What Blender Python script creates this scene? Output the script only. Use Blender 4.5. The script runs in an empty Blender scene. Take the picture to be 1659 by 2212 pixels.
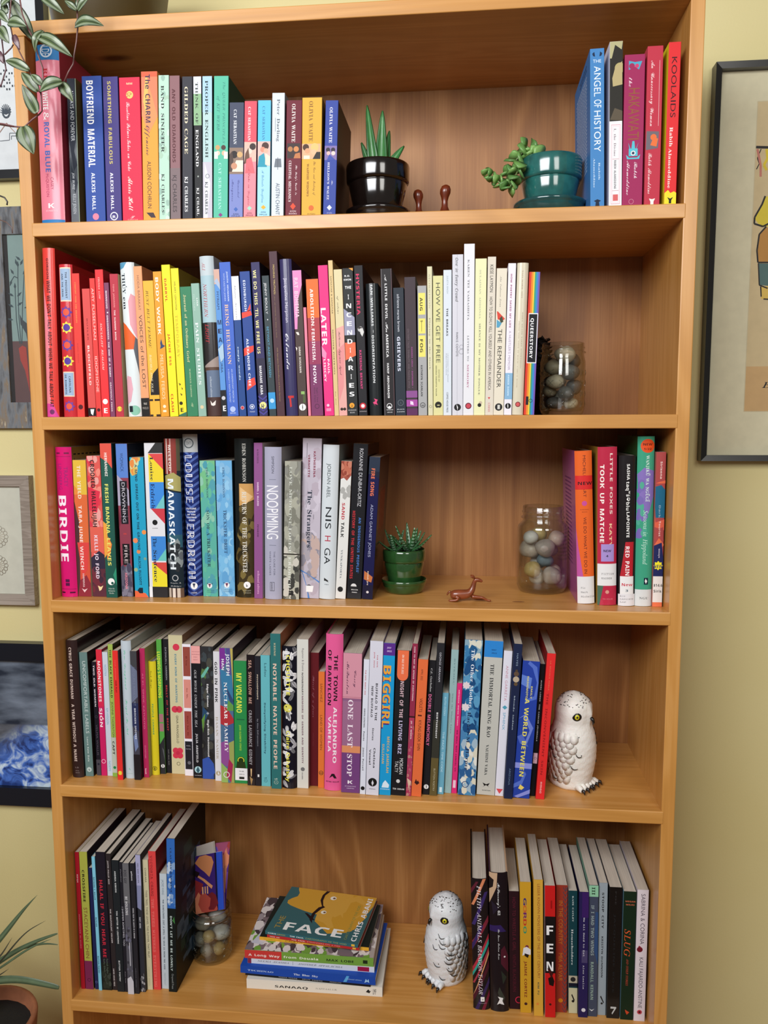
import bpy, math, random
from mathutils import Vector, Matrix
from mathutils.geometry import tessellate_polygon
random.seed(7)
SC = bpy.context.scene
COLL = SC.collection

# ---------------------------------------------------------------- camera
cam_d = bpy.data.cameras.new('camera')
cam = bpy.data.objects.new('camera', cam_d); COLL.objects.link(cam); SC.camera = cam
cam_d.sensor_fit = 'HORIZONTAL'; cam_d.sensor_width = 36.0
cam_d.lens = 1729.756 / 1659 * 36.0
cam_d.clip_start = 0.02
yaw, pitch, roll = -0.10343, -0.11029, -0.00349
f_ = Vector((math.sin(yaw)*math.cos(pitch), math.cos(yaw)*math.cos(pitch), math.sin(pitch)))
r0 = Vector((math.cos(yaw), -math.sin(yaw), 0)); u0 = r0.cross(f_)
r_ = math.cos(roll)*r0 + math.sin(roll)*u0; u_ = -math.sin(roll)*r0 + math.cos(roll)*u0
M = Matrix((r_, u_, -f_)).transposed().to_4x4(); M.translation = Vector((0.62337, -1.13322, 1.41778))
cam.matrix_world = M

# ---------------------------------------------------------------- world, lights, exposure
world = bpy.data.worlds.new('room_ambience'); SC.world = world; world.use_nodes = True
bg = world.node_tree.nodes['Background']
bg.inputs[0].default_value = (1.0, 0.93, 0.84, 1); bg.inputs[1].default_value = 0.15
def area(name, loc, target, sx, sy, power, col):
    l = bpy.data.lights.new(name, 'AREA'); l.shape = 'RECTANGLE'; l.size = sx; l.size_y = sy
    l.energy = power; l.color = col
    o = bpy.data.objects.new(name, l); COLL.objects.link(o); o.location = loc
    o.rotation_euler = (Vector(target) - Vector(loc)).to_track_quat('-Z', 'Y').to_euler()
    return o
area('window_daylight', (-0.12, -1.7, 2.2), (0.45, 0.0, 1.4), 1.15, 0.8, 38, (0.96, 0.97, 1.0))
area('fill_light_right', (1.35, -2.0, 2.25), (0.6, 0.0, 1.3), 0.6, 0.9, 12, (1.0, 0.97, 0.92))  # added fill lamp to brighten the right side, not a window of the room
SC.view_settings.view_transform = 'Standard'; SC.view_settings.look = 'None'
SC.view_settings.gamma = 1.0; SC.view_settings.use_curve_mapping = False
SC.view_settings.exposure = 0.1

# ---------------------------------------------------------------- helpers
def lin(h):
    if not isinstance(h, str): return h
    v = [int(h[i:i+2], 16)/255 for i in (0, 2, 4)]
    return tuple((c/12.92 if c <= .04045 else ((c+.055)/1.055)**2.4) for c in v) + (1.0,)
class MB:
    def __init__(s): s.v = []; s.f = []; s.c = []
    def add(s, vs, fs, col):
        n = len(s.v); s.v.extend(vs); col = lin(col)
        if col and isinstance(col[0], tuple): s.c.extend(col)
        else: s.c.extend([col]*len(fs))
        s.f.extend([tuple(i+n for i in f) for f in fs])
    def box(s, a, b, col='FFFFFF'):
        x0,y0,z0 = a; x1,y1,z1 = b
        s.add([(x0,y0,z0),(x1,y0,z0),(x1,y1,z0),(x0,y1,z0),(x0,y0,z1),(x1,y0,z1),(x1,y1,z1),(x0,y1,z1)],
              [(0,3,2,1),(4,5,6,7),(0,1,5,4),(1,2,6,5),(2,3,7,6),(3,0,4,7)], col)
    def tube(s, pts, rad, col='FFFFFF', n=8, caps=True):
        pts = [Vector(p) for p in pts]; rad = rad if isinstance(rad, (list, tuple)) else [rad]*len(pts)
        vs = []; ref = Vector((0.13, 0.2, 1)).normalized()
        for i, p in enumerate(pts):
            t = (pts[min(i+1, len(pts)-1)] - pts[max(i-1, 0)]).normalized()
            a = t.cross(ref)
            if a.length < .05: a = t.cross(Vector((1, 0, 0)))
            a.normalize(); b = t.cross(a)
            for k in range(n):
                an = 2*math.pi*k/n; vs.append(tuple(p + rad[i]*(math.cos(an)*a + math.sin(an)*b)))
        fs = [(i*n+k, i*n+(k+1) % n, (i+1)*n+(k+1) % n, (i+1)*n+k) for i in range(len(pts)-1) for k in range(n)]
        if caps: fs += [tuple(range(n))[::-1], tuple((len(pts)-1)*n+k for k in range(n))]
        s.add(vs, fs, col)
    def lathe(s, prof, col='FFFFFF', n=40, c=(0, 0, 0)):
        vs = []; m = len(prof)
        for k in range(n):
            a = 2*math.pi*k/n
            for r, z in prof: vs.append((c[0]+r*math.cos(a), c[1]+r*math.sin(a), c[2]+z))
        fs = [(k*m+i, ((k+1) % n)*m+i, ((k+1) % n)*m+i+1, k*m+i+1) for k in range(n) for i in range(m-1)]
        s.add(vs, fs, col)
    def ball(s, c, r, col='FFFFFF', nu=14, nv=9, rot=None):
        r = r if isinstance(r, (list, tuple)) else (r, r, r); vs = []; fs = []
        for j in range(nv+1):
            ph = math.pi*j/nv
            for i in range(nu):
                th = 2*math.pi*i/nu
                p = Vector((r[0]*math.sin(ph)*math.cos(th), r[1]*math.sin(ph)*math.sin(th), r[2]*math.cos(ph)))
                if rot: p = rot @ p
                vs.append((c[0]+p.x, c[1]+p.y, c[2]+p.z))
        for j in range(nv):
            for i in range(nu): fs.append((j*nu+i, (j+1)*nu+i, (j+1)*nu+(i+1) % nu, j*nu+(i+1) % nu))
        s.add(vs, fs, col)
    def build(s, name, mat, parent=None, smooth=False, loc=None):
        me = bpy.data.meshes.new(name); me.from_pydata(s.v, [], s.f)
        at = me.color_attributes.new('Col', 'FLOAT_COLOR', 'CORNER')
        buf = []
        for f, c in zip(s.f, s.c): buf.extend(tuple(c)*len(f))
        at.data.foreach_set('color', buf)
        me.materials.append(mat)
        if smooth: me.polygons.foreach_set('use_smooth', [True]*len(me.polygons))
        me.validate(); me.update()
        o = bpy.data.objects.new(name, me); COLL.objects.link(o)
        if parent: o.parent = parent
        if loc: o.location = loc
        return o
def tag(o, label=None, cat=None, group=None, kind=None):
    if label: o['label'] = label
    if cat: o['category'] = cat
    if group: o['group'] = group
    if kind: o['kind'] = kind
    return o
def thing(name, label, cat, loc=(0, 0, 0), rotz=0, group=None):
    o = bpy.data.objects.new(name, None); COLL.objects.link(o); o.empty_display_size = .02
    o.location = loc; o.rotation_euler = (0, 0, rotz)
    return tag(o, label, cat, group)
def copy_tree(o, parent=None):
    c = o.copy(); COLL.objects.link(c)
    if parent: c.parent = parent
    for ch in list(o.children): copy_tree(ch, c)
    return c

# ---------------------------------------------------------------- materials
def nodes(name):
    m = bpy.data.materials.new(name); m.use_nodes = True; nt = m.node_tree
    return m, nt, nt.nodes['Principled BSDF'], nt.nodes.new, nt.links.new
def attr_mat(name, rough=.4, coat=0.0, bump=0.0, bscale=400, spec=.5, mottle=0.0, sss=0):
    m, nt, P, N, L = nodes(name)
    a = N('ShaderNodeAttribute'); a.attribute_name = 'Col'
    col = a.outputs['Color']
    tc = N('ShaderNodeTexCoord')
    if mottle:
        no = N('ShaderNodeTexNoise'); no.inputs['Scale'].default_value = 60; no.inputs['Detail'].default_value = 5
        L(tc.outputs['Object'], no.inputs['Vector'])
        mr = N('ShaderNodeMapRange'); mr.inputs[1].default_value = .3; mr.inputs[2].default_value = .7
        mr.inputs[3].default_value = 1-mottle; mr.inputs[4].default_value = 1+mottle*.4
        L(no.outputs[0], mr.inputs[0])
        mx = N('ShaderNodeVectorMath'); mx.operation = 'SCALE'; L(col, mx.inputs[0]); L(mr.outputs[0], mx.inputs['Scale'])
        col = mx.outputs[0]
    L(col, P.inputs['Base Color'])
    P.inputs['Roughness'].default_value = rough; P.inputs['Coat Weight'].default_value = coat
    P.inputs['Coat Roughness'].default_value = .12; P.inputs['Specular IOR Level'].default_value = spec
    if sss:
        P.inputs['Subsurface Weight'].default_value = sss; P.inputs['Subsurface Scale'].default_value = .004
    if bump:
        no = N('ShaderNodeTexNoise'); no.inputs['Scale'].default_value = bscale; no.inputs['Detail'].default_value = 4
        L(tc.outputs['Object'], no.inputs['Vector'])
        b = N('ShaderNodeBump'); b.inputs['Strength'].default_value = bump; b.inputs['Distance'].default_value = .001
        L(no.outputs[0], b.inputs['Height']); L(b.outputs[0], P.inputs['Normal'])
    return m
def wood(name, axis, cols, streak=1.0, rough=.38, broad=7.0, knots=True, coat=.25, fine=1.0, ring=.62):
    m, nt, P, N, L = nodes(name)
    tc = N('ShaderNodeTexCoord'); oi = N('ShaderNodeObjectInfo')
    off = N('ShaderNodeVectorMath'); off.operation = 'SCALE'; off.inputs[0].default_value = (3.1, 5.3, 7.7)
    L(oi.outputs['Random'], off.inputs['Scale'])
    ad = N('ShaderNodeVectorMath'); L(tc.outputs['Object'], ad.inputs[0]); L(off.outputs[0], ad.inputs[1])
    def mapped(s_along, s_across):
        mp = N('ShaderNodeMapping'); sc = [s_across]*3; sc[axis] = s_along
        mp.inputs['Scale'].default_value = sc; L(ad.outputs[0], mp.inputs['Vector']); return mp.outputs[0]
    n1 = N('ShaderNodeTexNoise'); n1.inputs['Scale'].default_value = 1; n1.inputs['Detail'].default_value = 5
    n1.inputs['Roughness'].default_value = .65; L(mapped(5, 260*fine), n1.inputs['Vector'])
    n2 = N('ShaderNodeTexNoise'); n2.inputs['Scale'].default_value = 1; n2.inputs['Detail'].default_value = 2
    n2.inputs['Distortion'].default_value = .6; L(mapped(1.3, broad*1.7), n2.inputs['Vector'])
    # growth rings: contour lines of the broad noise
    mu = N('ShaderNodeMath'); mu.operation = 'MULTIPLY'; mu.inputs[1].default_value = 60.0; L(n2.outputs[0], mu.inputs[0])
    sn = N('ShaderNodeMath'); sn.operation = 'SINE'; L(mu.outputs[0], sn.inputs[0])
    mr = N('ShaderNodeMapRange'); mr.inputs[1].default_value = -1; mr.inputs[2].default_value = 1; L(sn.outputs[0], mr.inputs[0])
    m1 = N('ShaderNodeMix'); m1.data_type = 'FLOAT'; m1.inputs[0].default_value = ring; L(mr.outputs[0], m1.inputs[2]); L(n1.outputs[0], m1.inputs[3])
    m2 = N('ShaderNodeMix'); m2.data_type = 'FLOAT'; m2.inputs[0].default_value = .3; L(m1.outputs[0], m2.inputs[2]); L(n2.outputs[0], m2.inputs[3])
    cr = N('ShaderNodeValToRGB'); e = cr.color_ramp.elements
    e[0].position = .5-.26*streak; e[0].color = lin(cols[0]); e[1].position = .5+.22*streak; e[1].color = lin(cols[2])
    k = e.new(.5); k.color = lin(cols[1]); L(m2.outputs[0], cr.inputs[0])
    out = cr.outputs[0]
    if knots:
        vo = N('ShaderNodeTexVoronoi'); vo.inputs['Scale'].default_value = 1; L(mapped(2.6, 6.5), vo.inputs['Vector'])
        kr = N('ShaderNodeMapRange'); kr.inputs[1].default_value = .035; kr.inputs[2].default_value = .085; L(vo.outputs['Distance'], kr.inputs[0])
        kx = N('ShaderNodeMix'); kx.data_type = 'RGBA'; kx.inputs[6].default_value = lin(cols[3]); L(kr.outputs[0], kx.inputs[0]); L(out, kx.inputs[7])
        out = kx.outputs[2]
    L(out, P.inputs['Base Color'])
    P.inputs['Roughness'].default_value = rough; P.inputs['Coat Weight'].default_value = coat; P.inputs['Coat Roughness'].default_value = .25
    b = N('ShaderNodeBump'); b.inputs['Strength'].default_value = .12; b.inputs['Distance'].default_value = .0006
    L(n1.outputs[0], b.inputs['Height']); L(b.outputs[0], P.inputs['Normal'])
    return m
PINE = ('B27A34', 'CA9048', 'DAA460', '6E3C18')
M_SHELF = wood('pine_shelf', 0, PINE, 1.7, broad=9, ring=.68)
M_SIDE = wood('pine_upright', 2, PINE, 1.7, broad=9, ring=.7)
M_BACK = wood('plywood_back', 2, ('825128', '9F6A38', 'B9844E', '6A4020'), 1.15, .5, broad=3.2, knots=False, coat=.05, fine=1.2, ring=.7)
M_COVER = attr_mat('book_cover', .5, .0, spec=.22)
M_GLOSS = attr_mat('book_jacket_gloss', .26, .22, spec=.25)
M_PRINT = attr_mat('book_print', .48, .0, spec=.22)
M_CERAMIC = attr_mat('glazed_ceramic', .12, .9, mottle=.35)
M_PLANT = attr_mat('leaf', .38, .15, mottle=.18)
M_OWL = attr_mat('painted_resin_owl', .5, .1, bump=.55, bscale=330, sss=.05)
M_OWLP = attr_mat('owl_paint', .3, .4)
M_WOODFIG = attr_mat('carved_wood', .3, .4, mottle=.35)
M_PLAIN = attr_mat('painted', .5)
M_PAPER = attr_mat('printed_paper', .6, mottle=.06)
M_STONE = attr_mat('pebble', .55, .1, bump=.3, bscale=260, mottle=.25)
M_SOIL = attr_mat('soil', .9, bump=1.0, bscale=300, mottle=.5)
M_TERRA = attr_mat('terracotta', .75, bump=.2, bscale=200, mottle=.2)
M_FRAME = attr_mat('frame_paint', .35, .2)
def make_pages():
    m, nt, P, N, L = nodes('page_edges')
    a = N('ShaderNodeAttribute'); a.attribute_name = 'Col'
    tc = N('ShaderNodeTexCoord'); mp = N('ShaderNodeMapping'); mp.inputs['Scale'].default_value = (3200, 12, 12)
    L(tc.outputs['Object'], mp.inputs[0])
    no = N('ShaderNodeTexNoise'); no.inputs['Scale'].default_value = 1; no.inputs['Detail'].default_value = 2; L(mp.outputs[0], no.inputs['Vector'])
    mr = N('ShaderNodeMapRange'); mr.inputs[1].default_value = .3; mr.inputs[2].default_value = .7; mr.inputs[3].default_value = .72; mr.inputs[4].default_value = 1.05
    L(no.outputs[0], mr.inputs[0])
    mx = N('ShaderNodeVectorMath'); mx.operation = 'SCALE'; L(a.outputs[0], mx.inputs[0]); L(mr.outputs[0], mx.inputs['Scale'])
    L(mx.outputs[0], P.inputs['Base Color']); P.inputs['Roughness'].default_value = .85
    return m
M_PAGES = make_pages()
def make_wall():
    m, nt, P, N, L = nodes('yellow_wall_paint')
    tc = N('ShaderNodeTexCoord')
    no = N('ShaderNodeTexNoise'); no.inputs['Scale'].default_value = 2.5; no.inputs['Detail'].default_value = 3; L(tc.outputs['Object'], no.inputs['Vector'])
    cr = N('ShaderNodeValToRGB'); cr.color_ramp.elements[0].color = lin('DACC90'); cr.color_ramp.elements[1].color = lin('E0D49C')
    cr.color_ramp.elements[0].position = .35; cr.color_ramp.elements[1].position = .65
    L(no.outputs[0], cr.inputs[0]); L(cr.outputs[0], P.inputs['Base Color']); P.inputs['Roughness'].default_value = .62
    n2 = N('ShaderNodeTexNoise'); n2.inputs['Scale'].default_value = 260; n2.inputs['Detail'].default_value = 3; L(tc.outputs['Object'], n2.inputs['Vector'])
    b = N('ShaderNodeBump'); b.inputs['Strength'].default_value = .16; b.inputs['Distance'].default_value = .001
    L(n2.outputs[0], b.inputs['Height']); L(b.outputs[0], P.inputs['Normal'])
    return m
M_WALL = make_wall()
def make_glass():
    m, nt, P, N, L = nodes('clear_jar_glass')
    nt.nodes.remove(P); out = nt.nodes['Material Output']
    tr = N('ShaderNodeBsdfTransparent'); tr.inputs[0].default_value = (.93, .955, .945, 1)
    gl = N('ShaderNodeBsdfGlossy'); gl.inputs['Roughness'].default_value = .03
    fr = N('ShaderNodeLayerWeight'); fr.inputs[0].default_value = .5
    pw = N('ShaderNodeMath'); pw.operation = 'POWER'; pw.inputs[1].default_value = 2.4; L(fr.outputs['Facing'], pw.inputs[0])
    mr = N('ShaderNodeMapRange'); mr.inputs[3].default_value = .07; mr.inputs[4].default_value = .85; L(pw.outputs[0], mr.inputs[0])
    mx = N('ShaderNodeMixShader'); L(mr.outputs[0], mx.inputs[0]); L(tr.outputs[0], mx.inputs[1]); L(gl.outputs[0], mx.inputs[2]); L(mx.outputs[0], out.inputs[0])
    return m
M_GLASS = make_glass()

# ---------------------------------------------------------------- room
WY = 0.262
def struct(name, a, b, mat, col='D8C884'):
    mb = MB(); mb.box(a, b, col); o = mb.build(name, mat); o['kind'] = 'structure'; return o
struct('wall_back', (-2.2, WY, 0), (2.8, WY+.1, 2.7), M_WALL)
M_FLOOR = wood('floor_boards', 0, ('7A4E2A', '94643A', 'A8784A', '5A3418'), 1.3, broad=5)
fl = bpy.data.objects.new('floor', None); COLL.objects.link(fl); fl['kind'] = 'structure'
_fb = None
for r in range(34):
    y1 = WY - r*.095
    for k in range(2):
        if _fb is None:
            mb = MB(); mb.box((-1.25, -.0468, -.02), (1.248, .0468, 0)); _fb = mb.build('floor_board', M_FLOOR, fl); ob = _fb
        else:
            ob = _fb.copy(); COLL.objects.link(ob)
        ob.location = (-.95+2.5*k + (.3 if r % 2 else 0), y1-.0475, 0)
struct('baseboard_back', (-2.2, WY-.014, 0), (-.0192, WY, .1), M_PLAIN, 'D8D2C0')
struct('baseboard_back', (.9252, WY-.014, 0), (2.8, WY, .1), M_PLAIN, 'D8D2C0')

# ---------------------------------------------------------------- bookcase
SH = {'A': 1.7059, 'B': 1.4286, 'C': 1.1535, 'D': .8607, 'E': .5, 'F': 0.115}
T = .019; ZT = 1.9602; DP = .25
case = thing('bookcase', 'tall honey coloured pine bookcase full of books against the yellow wall', 'bookcase', (.453, .125, 0))
def casebox(name, a, b, mat, bev=.0012):
    c = [(a[i]+b[i])/2 for i in range(3)]
    mb = MB(); mb.box([a[i]-c[i] for i in range(3)], [b[i]-c[i] for i in range(3)])
    o = mb.build(name, mat, case, loc=(c[0]-.453, c[1]-.125, c[2]))
    bv = o.modifiers.new('bevel', 'BEVEL'); bv.width = bev; bv.segments = 2
    return o
casebox('side_panel', (-.0184, 0, 0), (0, DP, ZT), M_SIDE)
casebox('side_panel', (.906, 0, 0), (.9245, DP, ZT), M_SIDE)
casebox('top_board', (-.0184, -.0004, ZT), (.9245, DP+.006, ZT+.0195), M_SHELF)
for k, z in SH.items():
    casebox('shelf_board', (-.0028, -.0006, z-T), (.9088, DP, z), M_SHELF)
casebox('back_panel', (-.0184, DP, 0), (.9245, DP+.006, ZT), M_BACK, .0002)
casebox('kick_board', (.0002, .012, 0), (.9058, .03, .115-T), M_SHELF)
mb = MB(); mb.ball((0, 0, 0), (.0092, .0036, .0004), '8A5A30', 20, 6)
kn = mb.build('wood_knot', M_PLAIN, case, loc=((.7011, .0487, 1.1535)[0]-.453, (.7011, .0487, 1.1535)[1]-.125, SH['C']+.0001)); 

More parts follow.
